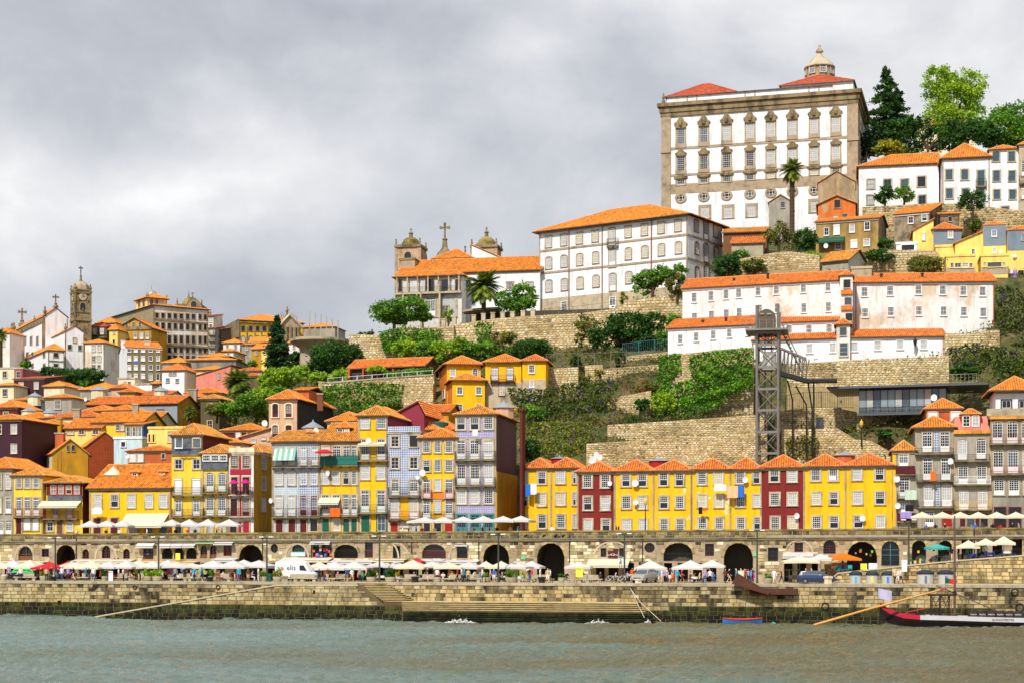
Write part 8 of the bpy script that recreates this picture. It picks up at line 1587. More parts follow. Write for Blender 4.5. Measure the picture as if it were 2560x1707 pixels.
vt,vb=vehicle('people_carrier','silver people carrier parked facing the river','car',Z12.X(808),4.0,R(-118),SILV,4.4,1.82,[(a,b,c*1.1,e)for a,b,c,e in CAR_L],[(a,b*1.08,c*1.1,e)for a,b,c,e in WAGON_T],[[(x,y,z*1.09)for x,y,z in g_]for g_ in WG],(-1.35,1.35));mb=MB();mb.poly([(1.16,-.72,1.1),(1.16,.72,1.1),(.56,.6,1.5),(.56,-.6,1.5)]);o=mb.build('windscreen',BLUEG,vb);o.location=(.04,0,.03);mb=MB();mb.box(2.15,2.21,-.45,.45,.45,.62);mb.build('grille',IRON,vb)
vt,vb=vehicle('delivery_van','white high-roofed delivery van with blue-green and orange logo','van',Z10.X(1235),5.2,-A,WFRAME,5.2,1.95,[(-2.6,.35,1.3,.96),(-2.5,.3,1.35,1),(1.2,.3,1.35,1),(1.9,.32,1.25,.98),(2.45,.35,1.0,.9),(2.6,.42,.8,.8)],[(-2.58,1.3,2.2,.9),(-2.45,1.3,2.5,.88),(.9,1.3,2.5,.88),(1.2,1.3,2.4,.88),(1.95,1.25,1.3,.95)],[[(.62,.95,1.38),(1.6,.97,1.33),(1.18,.92,2.0),(.62,.92,2.0)]],(-1.6,1.65),.36)
put('lettering',text_mesh('elis',mat('logo_grey',(.12,.13,.16),.5,0),.95,.004),vb,(-.45,-.985,1.42))
for i,c in enumerate(('#2fa89a','#ec6a2a')):mb=MB();x=-2.3+i*.42;mb.prism([(x,1.4),(x+.3,1.4),(x+.48,1.6),(x+.3,1.8),(x,1.8),(x+.15,1.6)],-.99,-.975);mb.build('logo_arrow',mat('logo_'+c,c,.5,0),vb)
def rabelo():
 d=-9;q=P(Z13.X(1900),1545,d);fr=Fr(Z13.X(1030),d,R(2),0);h=lambda x,y,e=0:fr.hit(Z13.X(x),Z13.Y(y),e);t=thing('rabelo_boat','long dark cargo boat with red stern and white gunwale','boat',fr.o+Vector((0,0,.14)),fr.th);bw=2.3;secs=[]
 SH=[(1030,790,885,.05),(1120,850,930,.35),(1250,892,975,.7),(1400,905,995,.9),(1700,912,1005,1),(2100,925,1008,1),(2560,935,1010,1),(3000,925,1005,.7),(3250,860,960,.1)]
 L=[(h(x,yt)[0],max(h(x,yt)[1],.4),w_)for x,yt,yb,w_ in SH];M=[mat('tarred_hull',(.014,.009,.010),.4,.2,1),mat('hull_red',(.42,.012,.03),.5,.08,1),mat('hull_white_strake',(.50,.49,.52),.6,.08,1)]
 mb=MB();n=len(L)
 def rib(x,z,w_):b=bw*w_/2;return[(x,bw/2-b,z),(x,bw/2-b*.92,z-.45),(x,bw/2-b*.6,max(z-1.3,-.35)if z<2.4 else z-.8),(x,bw/2+b*.6,max(z-1.3,-.35)if z<2.4 else z-.8),(x,bw/2+b*.92,z-.45),(x,bw/2+b,z)]
 loft([rib(*l)for l in L],mb);mb.build('hull',M[0],t)
 for i in range(n-1):
  (xa,za,wa),(xb,zb,wb)=L[i],L[i+1];mb=MB();ya,yb=bw/2-bw*wa/2,bw/2-bw*wb/2;mb.poly([(xa,ya-.03,za+.28),(xb,yb-.03,zb+.28),(xb,yb-.035,zb-.22),(xa,ya-.035,za-.22)]);mb.poly([(xa,bw-ya,za+.28),(xb,bw-yb,zb+.28),(xb,bw-yb,zb-.2),(xa,bw-ya,za-.2)]);mb.build('strake',M[1]if i<3 else M[2],t)
 mb=MB();mb.poly([(l[0],bw/2-bw*l[2]*.45,l[1]-.1)for l in L]+[(l[0],bw/2+bw*l[2]*.45,l[1]-.1)for l in L[::-1]]);mb.build('deck',WOODD,t)
 mb=MB();a,b=h(1270,860),h(1445,825);mb.poly([(a[0],.4,a[1]),(b[0],.4,b[1]),(b[0],1.7,b[1]+.05),(a[0],1.7,a[1])]);mb.poly([(b[0],.4,b[1]),(b[0],1.7,b[1]),(b[0]+.3,1.7,a[1]-.2),(b[0]+.3,.4,a[1]-.2)]);mb.build('stern_canopy',M[1],t)
 put('lettering',text_mesh('BURGOMESTRE',IRON,.33,.004),t,(h(2160,920)[0],-.06,h(2160,934)[1]))
 x0,x1=h(1500,700)[0],h(1680,700)[0];zt,zb=h(1590,690)[1],h(1590,885)[1];mb=MB();mb.box(x0-.25,x1+.25,.2,bw-.2,zt-.15,zt);mb.build('tower_deck',WOODD,t)
 for x in(x0+.1,(x0+x1)/2,x1-.1):
  for y in(.35,bw-.35):mb=MB();mb.tube([(x,y,zb-.4),(x,y,zt)],.06,5);mb.build('tower_leg',WOODD,t)
 for k in range(5):z=zb+(zt-zb)*(k+.5)/5.5;mb=MB();mb.box(x0,x1,.3,.36,z,z+.07);mb.build('tower_rung',WOODD,t)
 for a,b in((x0,(x0+x1)/2),((x0+x1)/2,x1)):mb=MB();mb.tube([(a,.33,zb),(b,.33,zt)],.04,4);mb.tube([(b,.33,zb),(a,.33,zt)],.04,4);mb.build('tower_brace',WOODD,t)
 lx=h(1725,880)[0];mb=MB();mb.tube([(lx,bw/2,.4),(lx,bw/2,h(1718,-30,bw/2)[1])],[.15,.08],8);mb.build('mast',mat('mast_wood',(.13,.075,.06),.6,.2,1),t)
 a,b=h(1550,610),h(2120,848);mb=MB();mb.tube([(a[0],.9,a[1]),(b[0],.9,b[1])],.07,6);mb.build('yard',MATS['mast_wood'],t)
 a,b=h(1650,250),h(1510,640);mb=MB();mb.tube([(lx,bw/2,h(1718,-30)[1]),(b[0],1,b[1])],.012,4);mb.tube([(lx,bw/2,h(1718,0)[1]),(h(1650,600)[0],1,h(1650,680)[1])],.012,4);mb.build('stays',IRON,t)
 a,b,c=h(420,962,-.6),h(1580,638,-.6),h(1640,622,-.6);t2=thing('steering_oar','very long yellow wooden steering oar with red tip','oar',fr.o,fr.th);mb=MB();mb.tube([(a[0],-.6,a[1]),(a[0]*.6+b[0]*.4,-.6,a[1]*.6+b[1]*.4+.08),(b[0],-.6,b[1])],[.16,.13,.10],7);mb.build('shaft',mat('oar_yellow_wood',(.50,.24,.03),.5,.15,1),t2);mb=MB();mb.tube([(b[0],-.6,b[1]),(c[0],-.6,c[1])],[.14,.06],6);mb.build('tip',M[1],t2)
 for k in range(12):
  x=h(1890+82*(k%6)+(40 if k>5 else 0),880)[0];z=h(1900,905)[1]-.15;r_=.52;mb=MB();mb.lathe([(r_*.78,-.62),(r_*.97,-.25),(r_,0),(r_*.97,.25),(r_*.78,.62)],14);o=mb.build('barrel',mat('barrel_wood',(.035,.025,.02),.6,.3,2),None,loc=fr.w(x,.75+(1.35 if k>5 else 0),z+r_));o.rotation_euler=(R(90),0,fr.th);tag(o,'dark wine barrel lying on the deck, %s row'%('rear' if k>5 else 'front lettered'),'barrel','wine barrels on the long boat');mb=MB()
  for zz in(-.45,.45):mb.lathe([(r_*.93,zz-.03),(r_*.93,zz+.03)],14)
  mb.build('hoops',IRON,o)
  if k<6:pt=put('lettering',text_mesh('PORTO',WFRAME,.2,.003),o);pt.rotation_euler=(R(-90),0,0);pt.location=(0,.05,.635)
 def flag(x,y,w_,hh,mats,lab,pole):
  p=fr.w(h(x,y)[0],-.1,h(x,y)[1]);t3=thing('flag',lab,'flag',p,fr.th);mb=MB();n=6;fa=0
  for i in range(n):
   for j in range(2):xa,xb=w_*i/n,w_*(i+1)/n;f=lambda u:.08*math.sin(u*5);mb.poly([(xa,f(xa),-xa*.2+hh*j/2),(xb,f(xb),-xb*.2+hh*j/2),(xb,f(xb),-xb*.2+hh*(j+1)/2),(xa,f(xa),-xa*.2+hh*(j+1)/2)],0 if i<n*.42 else len(mats)-1)
  mb.build('cloth',mats,t3);mb=MB();mb.tube([(-.02,0,-pole),(-.02,0,hh+.2)],.025,5);mb.build('staff',IRON,t3)
 flag(1012,715,1.45,1.1,[mat('lilac_flag',(.45,.43,.62),.7,.1,2)],'pale lilac flag at the stern of the long boat',1.3);flag(1630,572,.95,.55,[GREENP,mat('flag_red',(.62,.02,.02),.6,0)],'green and red flag on a halyard above the boat tower',1.9)
rabelo()
def skiff():
 d=-6;fr=Fr(Z12.X(1725),d,A,0);h=lambda x,y:fr.hit(Z12.X(x),Z12.Y(y));t=thing('rowing_boat','small blue rowing boat with red gunwale','boat',fr.o+Vector((0,0,.16)),fr.th);W_=h(2190,1100)[0];zt=h(1900,1085)[1];S=[]
 for k in range(9):f=k/8;w_=.75*(1-abs(2*f-1)**2.4)+.03;S.append((W_*f,w_,zt+.12*abs(2*f-1)**2))
 mb=MB();loft([[(x,-w_,z),(x,-w_*.8,z-.45),(x,-w_*.4,-.15),(x,w_*.4,-.15),(x,w_*.8,z-.45),(x,w_,z)]for x,w_,z in S],mb);mb.build('hull',mat('boat_blue',(.02,.16,.42),.45,.1,1),t);mb=MB()
 for s in(-1,1):mb.tube([(x,s*w_,z+.02)for x,w_,z in S],.07,5)
 mb.build('gunwale',mat('boat_red',(.55,.02,.02),.5,0),t);mb=MB();mb.box(W_*.3,W_*.36,-.65,.65,zt-.2,zt-.15);mb.box(W_*.6,W_*.66,-.65,.65,zt-.2,zt-.15);mb.build('thwarts',MATS['boat_red'],t)
skiff()
q=P(Z12.X(2322),1560,-7);mb=MB();mb.lathe([(.05,-.25),(.3,-.1),(.36,.1),(.25,.32),(.05,.4)],12);tag(mb.build('buoy',FABT,None,loc=(q.x,q.y,0),smooth=True),'round turquoise mooring buoy floating by the blue boat','buoy')
fr=Fr(Z12.X(1812),-1.4,0,0);hh=lambda x,y:fr.hit(Z12.X(x),Z12.Y(y));t=thing('gangway','raised rusty steel gangway beam on the quay edge','gangway',fr.o,fr.th);a,b=hh(1835,598),hh(2280,765);mb=MB();mb.prism([(a[0],a[1]-.5),(a[0]+.55,a[1]+.75),(b[0],b[1]+.1),(b[0]-.2,b[1]-.15)],-.3,.9);mb.build('beam',mat('rust_steel',(.085,.03,.018),.8,.3,1.5),t);a,b=hh(2035,705),hh(2352+250,780);mb=MB();mb.box(a[0],b[0],.5,1.36,b[1],a[1]);mb.build('fender_beam',MATS['rust_steel'],t)
t=thing('mooring_ropes','pale mooring ropes hanging from the quay to the water','rope',(0,0,0));mb=MB()
for pts in(((640,705),(760,870),(1000,1090)),((650,720),(720,880),(805,1050))):mb.tube([tuple(P(Z12.X(x),Z12.Y(y),-.4-i*4.0))for i,(x,y)in enumerate(pts)],.03,4)
mb.build('rope',CREAM,t)
for Z,x0,x1,y,lab in((Z11,700,1080,1085,'white wave foam breaking on the landing steps, long streak'),(Z12,100,420,1090,'white wave splash at the middle of the landing steps'),(Z12,790,900,1088,'small white splash where the ropes meet the water')):
 n=900;a,b=P(Z.X(x0),Z.Y(y),-7.2),P(Z.X(x1),Z.Y(y),-7.2);u=rg.uniform(0,1,n);env=np.sin(np.pi*u)**1.5*(.35+.65*np.abs(np.sin(u*17+x0)));pts=np.stack([a.x+(b.x-a.x)*u,a.y+(b.y-a.y)*u+rg.normal(0,.35,n),.05+np.abs(rg.normal(0,.26,n))*env],1);c0=pts.mean(0);o=leaf_obj('foam',pts-c0,.11,WFRAME,None,'stuff');o.location=c0;tag(o,lab,'foam')
SK=[mat('skin_%d'%i,c,.6,0)for i,c in enumerate(('#d8a584','#c98f6c','#a06a48','#e2b596'))];HR=[mat('hair_%d'%i,c,.7,0)for i,c in enumerate(('#2a1c14','#4a3222','#b08a4a','#8d8680','#14100e'))]
CLC={'white':'#e8e4e4','red':'#c41e2a','navy':'#1c2444','blue':'#2a6ac0','turquoise':'#1ea0c0','black':'#16161a','lime green':'#8ac820','pink':'#d83a80','beige':'#c8b088','grey':'#8a8a8e','orange':'#e0641e','lilac':'#9a86c8','yellow':'#e0c030','green':'#2a8a4a','brown':'#5a4028'}
CL={k:mat('cloth_'+k.replace(' ','_'),v,.8,.08,4)for k,v in CLC.items()};JEAN={'dark':CL['navy'],'blue jean':mat('denim','#3a5a8a',.8,.1,4),'khaki':CL['beige'],'black':CL['black'],'white':CL['white'],'brown':CL['brown']};SHOE=mat('shoe','#3a302a',.6,0)
def pose(J,hand=True):
 N_=list(J);E=[('pel','chest'),('chest','neck'),('neck','head'),('head','top'),('head','nose')]
 for s in 'LR':E+=[('chest','sh'+s),('sh'+s,'el'+s),('el'+s,'wr'+s),('wr'+s,'ha'+s),('wr'+s,'th'+s),('pel','hi'+s),('hi'+s,'kn'+s),('kn'+s,'an'+s),('an'+s,'to'+s)]
 RAD=dict(pel=(.15,.11),chest=(.155,.105),neck=(.055,.055),head=(.082,.095),top=(.07,.085),nose=(.02,.02),sh=(.065,.065),el=(.042,.042),wr=(.03,.03),ha=(.034,.018),th=(.014,.014),hi=(.095,.095),kn=(.06,.06),an=(.042,.042),to=(.04,.03))
 for s in(-1,1):
  k='L' if s<0 else 'R';w=Vector(J['wr'+k]);e=Vector(J['el'+k]);dv=(w-e).normalized();J['ha'+k]=tuple(w+dv*.14);J['th'+k]=tuple(w+dv*.06+Vector((-s*.05,-.03,0)))
 hd=Vector(J['head']);J['nose']=(hd.x,hd.y-.12,hd.z+.02);J['top']=(hd.x,hd.y+.015,hd.z+.12);N_=list(J)
 me=bpy.data.meshes.new('pose');me.from_pydata([J[n]for n in N_],[(N_.index(a),N_.index(b))for a,b in E],[]);o=bpy.data.objects.new('pose_tmp',me);COL.objects.link(o)
 md=o.modifiers.new('s','SKIN');sv=me.skin_vertices[0].data
 for i,n in enumerate(N_):k=n if n in RAD else n[:-1];sv[i].radius=RAD[k];sv[i].use_root=(n=='pel')
 o.modifiers.new('d','SUBSURF').levels=1;out=bpy.data.meshes.new_from_object(o.evaluated_get(bpy.context.evaluated_depsgraph_get()));bpy.data.objects.remove(o)
 reg={'pelchest':2,'chestneck':2,'neckhead':0,'headtop':0,'headnose':0};B=[]
 for a,b in E:
  k=a.rstrip('LR')+b.rstrip('LR')if a+b not in reg else a+b;r_={'chestsh':2,'shel':2,'elwr':6,'wrha':0,'wrth':0,'pelhi':3,'hikn':3,'knan':4,'anto':5}.get(k,reg.get(a+b,2));B.append((Vector(J[a]),Vector(J[b]),r_))
 for _ in range(7):out.materials.append(None)
 for p in out.polygons:
  c=Vector(p.center);best=(9,2)
  for a,b,r_ in B:
   ab=b-a;f=max(0,min(1,(c-a).dot(ab)/max(ab.length_squared,1e-9)));dd=(c-a-ab*f).length-(.09 if r_==2 and f<1 else 0);best=min(best,(dd,r_))
  r_=best[1]
  if(c-hd).length<.26 and c.z>hd.z-.02 and r_==0 and(c.z>hd.z+.09 or c.y>hd.y+.02):r_=1
  if r_==2 and c.z<J['pel'][2]-.02:r_=3
  p.material_index=r_;p.use_smooth=True
 out.name='person';return out
def base(**k):
 J=dict(pel=(0,0,.95),chest=(0,.01,1.34),neck=(0,.01,1.48),head=(0,-.015,1.6),shL=(-.19,.01,1.42),shR=(.19,.01,1.42),elL=(-.25,.03,1.14),elR=(.25,.03,1.14),wrL=(-.24,-.06,.9),wrR=(.24,-.06,.9),hiL=(-.1,0,.9),hiR=(.1,0,.9),knL=(-.11,-.02,.5),knR=(.11,-.02,.5),anL=(-.11,.03,.08),anR=(.11,.03,.08),toL=(-.13,-.14,.035),toR=(.13,-.14,.035));J.update(k);return J
sit=dict(pel=(0,0,.52),chest=(0,-.03,.92),neck=(0,-.03,1.06),head=(0,-.06,1.18),shL=(-.19,-.02,1.0),shR=(.19,-.02,1.0),elL=(-.26,-.08,.74),elR=(.26,-.08,.74),wrL=(-.16,-.3,.74),wrR=(.16,-.3,.74),hiL=(-.1,-.03,.5),hiR=(.1,-.03,.5),knL=(-.13,-.45,.5),knR=(.13,-.45,.5),anL=(-.13,-.42,.08),anR=(.13,-.42,.08),toL=(-.14,-.58,.035),toR=(.14,-.58,.035))
PO={'standing':pose(base()),'standing with a raised hand':pose(base(elR=(.3,-.12,1.2),wrR=(.14,-.26,1.46))),'walking':pose(base(knL=(-.1,-.2,.52),anL=(-.1,-.24,.1),toL=(-.11,-.4,.06),knR=(.1,.06,.5),anR=(.1,.3,.16),toR=(.11,.2,.04),wrL=(-.24,.12,.9),wrR=(.24,-.24,.96),elR=(.25,-.02,1.14))),'striding':pose(base(knR=(.1,-.2,.52),anR=(.1,-.26,.1),toR=(.11,-.42,.06),knL=(-.1,.05,.5),anL=(-.1,.28,.15),toL=(-.11,.18,.04),wrR=(.24,.1,.9),wrL=(-.22,-.26,1.0))),'seated':pose(base(**sit)),'seated leaning forward':pose(base(**{**sit,'chest':(0,-.14,.9),'neck':(0,-.18,1.03),'head':(0,-.23,1.14),'shL':(-.19,-.14,.98),'shR':(.19,-.14,.98),'wrL':(-.1,-.42,.78),'wrR':(.1,-.42,.78),'elL':(-.24,-.26,.74),'elR':(.24,-.26,.74)}))}
def person(px,d,top,bot,ps,rz=None,z=None,short=False,place=None,sc_=1.0,lab=None):
 g=gz(px,d)if z is None else z;q=P(px,1400,d);o=put('person',PO[ps],None,(q.x,q.y,g),rz if rz is not None else rq.uniform(0,6.28),(sc_,)*3);s_,h_=rq.choice(SK),rq.choice(HR);bm=JEAN[bot]
 for i,m in enumerate((s_,h_,CL[top],bm,s_ if short else bm,SHOE,s_ if rq.random()<.7 else CL[top])):o.material_slots[i].link='OBJECT';o.material_slots[i].material=m
 pl=place or near(px);l=lab or 'person in %s top and %s %s %s %s'%(top,bot,'shorts' if short else 'trousers',ps.split()[0],pl);l=' '.join(l.split()[:16]);tag(o,l,'person','people '+pl)
W_,S1,S2,T1,T2='walking','seated','striding','standing','standing with a raised hand'
for Z,d,L in((Z9,2.2,((105,'lilac','dark',T1),(180,'yellow','white',S1),(215,'white','khaki',S1),(680,'navy','blue jean',W_),(725,'white','blue jean',S2),(800,'lilac','dark',W_),(862,'navy','khaki',W_),(1012,'turquoise','dark',W_),(1045,'black','dark',W_),(1100,'white','blue jean',S2),(1175,'orange','dark',S1),(1395,'white','khaki',T1),(1450,'white','dark',T1),(1505,'brown','dark',T1),(1545,'black','khaki',W_),(1635,'navy','khaki',T1),(1680,'black','white',T1),(1775,'white','dark',S1),(1838,'orange','dark',S1),(1915,'white','black',S1),(2285,'turquoise','dark',T1),(245,'white','dark',T1),(480,'brown','dark',T1),(545,'beige','dark',T1),(605,'black','dark',W_),(2060,'grey','dark',T1),(2170,'black','brown',T1))),(Z10,2.2,((25,'turquoise','blue jean',T1),(115,'blue','black',W_),(365,'white','dark',S1),(400,'lilac','khaki',S1),(440,'white','khaki',S1),(475,'red','khaki',S1),(505,'black','khaki',T2),(550,'turquoise','blue jean',W_),(660,'brown','khaki',T1),(780,'white','white',T1),(1145,'white','dark',S1),(1180,'green','dark',S1),(1220,'navy','dark',S1),(1275,'navy','brown',S1),(1330,'red','brown',S1),(1375,'white','khaki',S1),(1595,'brown','khaki',W_),(1695,'pink','dark',S1),(1812,'blue','brown',W_),(1880,'white','khaki',S2),(1975,'grey','dark',T1),(1950,'orange','dark',S1),(2010,'green','dark',S1),(2050,'beige','dark',T1),(1495,'navy','dark',T1))),(Z11,2.2,((345,'black','white',S1),(515,'navy','white',T1),(625,'white','dark',T1),(650,'pink','dark',S1),(695,'white','dark',S1),(745,'beige','dark',S1),(865,'red','black',W_),(915,'white','black',W_),(945,'turquoise','black',W_),(990,'beige','dark',T1),(1080,'green','dark',S1),(1120,'turquoise','white',S1),(1155,'white','dark',T1),(1250,'beige','khaki',T1),(1293,'blue','white',T1),(1395,'grey','dark',S1),(1480,'turquoise','dark',S1),(1630,'lime green','blue jean',S1),(1710,'black','blue jean',W_),(1740,'pink','khaki',W_),(1838,'white','white',T1),(1925,'beige','white',T1),(1955,'white','dark',T1),(2150,'navy','blue jean',S1),(2295,'white','dark',S1),(800,'orange','dark',S1),(1040,'white','dark',S1))),(Z12,2.4,((285,'black','brown',S1),(150,'lilac','dark',S1),(600,'white','dark',S1),(655,'beige','khaki',S1),(975,'turquoise','white',T1),(1010,'white','khaki',T1),(1045,'lilac','dark',T1),(1105,'black','white',W_),(1195,'turquoise','blue jean',W_),(1245,'red','brown',S2),(1335,'brown','dark',S1),(1450,'beige','dark',S1),(1515,'lilac','blue jean',T1),(1575,'white','black',T1),(1755,'brown','dark',W_),(1800,'black','khaki',W_),(1885,'turquoise','dark',T1),(1995,'brown','dark',T1),(2025,'lilac','dark',W_),(2062,'turquoise','blue jean',T1),(2330,'white','white',W_))),(Z13,2.6,((52,'blue','white',W_),(122,'brown','dark',W_),(1165,'beige','black',W_),(1195,'white','white',W_),(1218,'white','dark',W_)))):
 for x,a,b,ps in L:
  px=Z.X(x);seat_=ps==S1;person(px,(4.3 if seat_ else d)+rq.uniform(-.8,1.2),a,b,rq.choice([S1,S1,'seated leaning forward'])if seat_ else ps,short=(b in('khaki','white','brown')and rq.random()<.6),sc_=rq.uniform(.94,1.05),rz=(rq.choice([1.4,-1.6,0,.4])if not seat_ else rq.choice([0,1.5,-1.5,.5])))
for x,a,b in((1690,'black','khaki'),(1750,'black','dark'),(1840,'green','dark'),(1945,'green','dark'),(1972,'lime green','dark'),(2000,'white','dark'),(685,'brown','dark'),(350,'brown','dark'),(400,'beige','dark')):person(Z13.X(x),10.4,a,b,rq.choice([T1,W_]),rz=rq.choice([0,1.5,-1.5]))
for px,a in[(Z3.X(x),c)for x,c in((840,'white'),(1155,'black'),(1300,'white'),(1600,'white'),(1845,'red'))]+[(Z4.X(x),c)for x,c in((110,'red'),(320,'red'),(405,'black'),(650,'brown'),(715,'beige'),(180,'black'))]+[(Z5.X(x),c)for x,c in((675,'white'),(725,'black'),(785,'black'),(835,'red'),(935,'white'),(1130,'blue'),(1255,'brown'),(1325,'navy'),(1385,'red'),(1445,'black'),(1555,'beige'),(1615,'turquoise'))]+[(Z6.X(405),'white'),(Z6.X(1125),'brown'),(Z6.X(1150),'black')]+[(Z8.X(x),c)for x,c in((412,'blue'),(495,'black'),(580,'black'),(815,'grey'),(848,'blue'),(915,'grey'),(1002,'black'),(1075,'red'),(1180,'black'),(1235,'grey'))]:person(px,14.6+rq.uniform(0,1.2),a,'dark',rq.choice([T1,T1,W_,T2]),rz=rq.choice([0,1.5,-1.5,3]),place='behind the parapet '+(upn(px)if px<1310 or px>2220 else 'before the yellow terrace'))
for i in range(70):
 px=rq.choice([rq.uniform(5,640),rq.uniform(800,1330),rq.uniform(1450,1900)]);person(px,rq.uniform(4.5,9),rq.choice(list(CL)),rq.choice(list(JEAN)),rq.choice([S1,S1,'seated leaning forward',T1]),rz=rq.choice([0,1.5,-1.5,3.1]),sc_=rq.uniform(.94,1.04))
gm=MB();gm.lathe([(.02,-.2),(.09,-.1),(.11,.05),(.06,.2),(.07,.26),(.02,.33)],8);GULL=gm.mesh('body',IRON)
for x in(105,310,440,525):lx,z=AR.hit(Z6.X(x),Z6.Y(1075));o=put('pigeon',GULL,None,AR.w(lx,-.12,z+.1),0);o.rotation_euler=(R(55),0,1.2);tag(o,'dark pigeon perched on the arcade string course','bird','pigeons on the arcade ledge')
# ================================================================ dishes, washing, signs, bicycles
def dish(Z,x,y,r,d,lab,m=WFRAME):
 q=P(Z.X(x),Z.Y(y),d);rr=r*q.y/F/Z.k;t=thing('satellite_dish',lab,'satellite dish',q,rq.uniform(-.7,.2));mb=MB();n=14
 for k in range(n):a,b=2*math.pi*k/n,2*math.pi*(k+1)/n;mb.poly([(0,.12,0),(rr*math.cos(a),0,rr*1.1*math.sin(a)),(rr*math.cos(b),0,rr*1.1*math.sin(b))])
 mb.build('reflector',m,t,smooth=True);mb=MB();mb.tube([(0,-.02,-rr),(0,-.4,-.1)],.02,4);mb.tube([(0,.1,0),(0,.5,-.5)],.03,4);mb.build('arm',IRON,t)
for a in((Z6,1333,478,36,19.4,'upper satellite dish on the yellow terrace house'),(Z6,1337,692,28,19.4,'middle satellite dish on the yellow terrace house'),(Z6,1050,478,26,19.4,'satellite dish beside the oxblood house window'),(Z6,860,220,42,25,'large dish of a cluster of four on the terrace roof'),(Z6,900,160,36,25.3,'top dish of the cluster of four'),(Z6,938,190,30,25.1,'smallest dish of the cluster of four'),(Z7,362,602,30,19.4,'dish by the top window above the peach blanket'),(Z7,923,995,30,19.4,'dish on the second oxblood house'),(Z7,1638,1020,32,19.4,'dish on the wide yellow terrace house'),(Z7,2012,592,34,19.4,'upper dish on the narrow weathered house'),(Z7,2022,885,30,19.4,'lower dish on the narrow weathered house'),(Z4,1205,262,34,36,'large round dish beside the beige house'),(Z4,1797,352,35,25,'white dish on the pale blue tiled house roof'),(Z5,397,785,22,19.3,'dish on the tall bright yellow townhouse'),(Z5,838,1048,26,19.3,'dish on the three-bay yellow townhouse'),(Z5,795,1085,18,19.3,'small dish on the blue and white townhouse'),(Z5,62,1050,22,19.3,'dish on the broad yellow townhouse'),(Z4,1275,1155,28,19.5,'dish on the corner of the pale blue tiled house'),(Z19,980,1258,28,34,'dish before the glass restaurant'),(Z8,628,898,26,19.4,'dish on the two-bay stone townhouse'),(Z24,1465,835,28,82.6,'dish on the grey clad tower house'),(Z24,1660,892,28,81.6,'dish on the second grey clad house'),(Z24,1598,1115,32,81.0,'large dish above the upper white range'),(Z3,930,75,22,80,'dish on the grey house with roof lantern'),(Z23,1080,512,22,98,'dish on the long ochre hillside house'),(Z3,1385,690,26,40,'white dish beside the terracotta house')):dish(*a)
def cloth(Z,x0,x1,y0,y1,d,m,lab,grp=None):
 a,b=P(Z.X(x0),Z.Y(y0),d),P(Z.X(x1),Z.Y(y1),d);w_,hh=(b-a).xy.length,a.z-b.z;mb=MB();n=8
 for i in range(n):xa,xb=w_*i/n,w_*(i+1)/n;f=lambda u:.05*math.sin(u*9);mb.poly([(xa,f(xa),0),(xb,f(xb),0),(xb,f(xb)*1.6,-hh*(1-.05*(i%2))),(xa,f(xa)*1.6,-hh)])
 tag(mb.build('washing',m,None,loc=a,rz=-A),lab,'washing',grp)
for Z,x0,x1,y0,y1,m,lab in((Z6,105,162,490,630,CL['blue'],'blue sheet drying on the end terrace house'),(Z6,165,230,485,605,CL['white'],'white towels drying beside the blue sheet'),(Z6,2045,2088,745,825,CL['black'],'black trousers drying on the terrace'),(Z6,2095,2135,750,790,CL['orange'],'orange shirt drying on the terrace'),(Z7,162,282,672,800,mat('peach_cloth','#e8b48a',.8,.05,2),'peach blanket drying on the yellow terrace'),(Z7,282,352,662,795,CL['blue'],'blue beach towel drying beside the peach blanket'),(Z7,20,155,655,725,CL['white'],'row of small white washing on the terrace'),(Z3,1000,1110,1260,1325,CL['white'],'white washing under the wide yellow house window'),(Z5,80,165,1335,1408,CL['orange'],'orange towels on the broad yellow townhouse balcony'),(Z8,222,328,1155,1242,mat('pale_green_cloth','#b8c8b8',.8,.05,2),'pale green sheet on the narrow weathered house'),(Z8,180,282,1350,1408,CL['lilac'],'lilac cloths on the narrow weathered house'),(Z8,225,300,1288,1345,CL['black'],'black washing on the narrow weathered house'),(Z8,450,498,985,1075,CL['orange'],'orange patterned towel on the two-bay stone house'),(Z5,1245,1288,700,745,CL['white'],'white shirt under the blue and rose house window'),(Z4,180,360,555,580,CL['navy'],'dark socks on a line below the slate cladding'),(Z1,1465,1508,1140,1168,CL['blue'],'blue washing on the grey apartment house'),(Z24,1635,1700,1095,1205,CL['lilac'],'lilac washing on the larger grey clad house'),(Z24,1710,1790,1100,1165,CL['black'],'dark washing on the larger grey clad house')):cloth(Z,x0,x1,y0,y1,147 if Z is Z1 else 79.5 if Z is Z24 else 18.9 if Z is not Z6 or x0>300 else 22.8,m,lab)
for Z,x,yt,ye,w_,lab in((Z4,852,915,958,128,'above the door nearer the slate gallery'),(Z4,985,915,955,132,'nearer the ochre side wall')):
 q=P(Z.X(x),Z.Y(ye),18.4);t=thing('balcony_parasol','magenta parasol on the crimson balcony %s'%lab,'parasol',(q.x,q.y,q.z-1.4));mb=MB();mb.lathe([(w_/Z.k*q.y/F/2,1.4),(.4,1.75),(.02,1.95)],8,cap=False);mb.build('canopy',FABM,t);mb=MB();mb.tube([(0,0,-.6),(0,0,1.9)],.02,5);mb.build('pole',STEEL,t)
q=P(Z4.X(1895),Z4.Y(605),18.4);t=thing('balcony_parasol','red parasol on the green-screened balcony','parasol',(q.x,q.y,q.z-1.4));mb=MB();mb.lathe([(1.4,1.4),(.7,1.75),(.02,1.95)],8,cap=False);mb.build('canopy',FABR,t);mb=MB();mb.tube([(0,0,-.5),(0,0,1.9)],.02,5);mb.build('pole',STEEL,t)
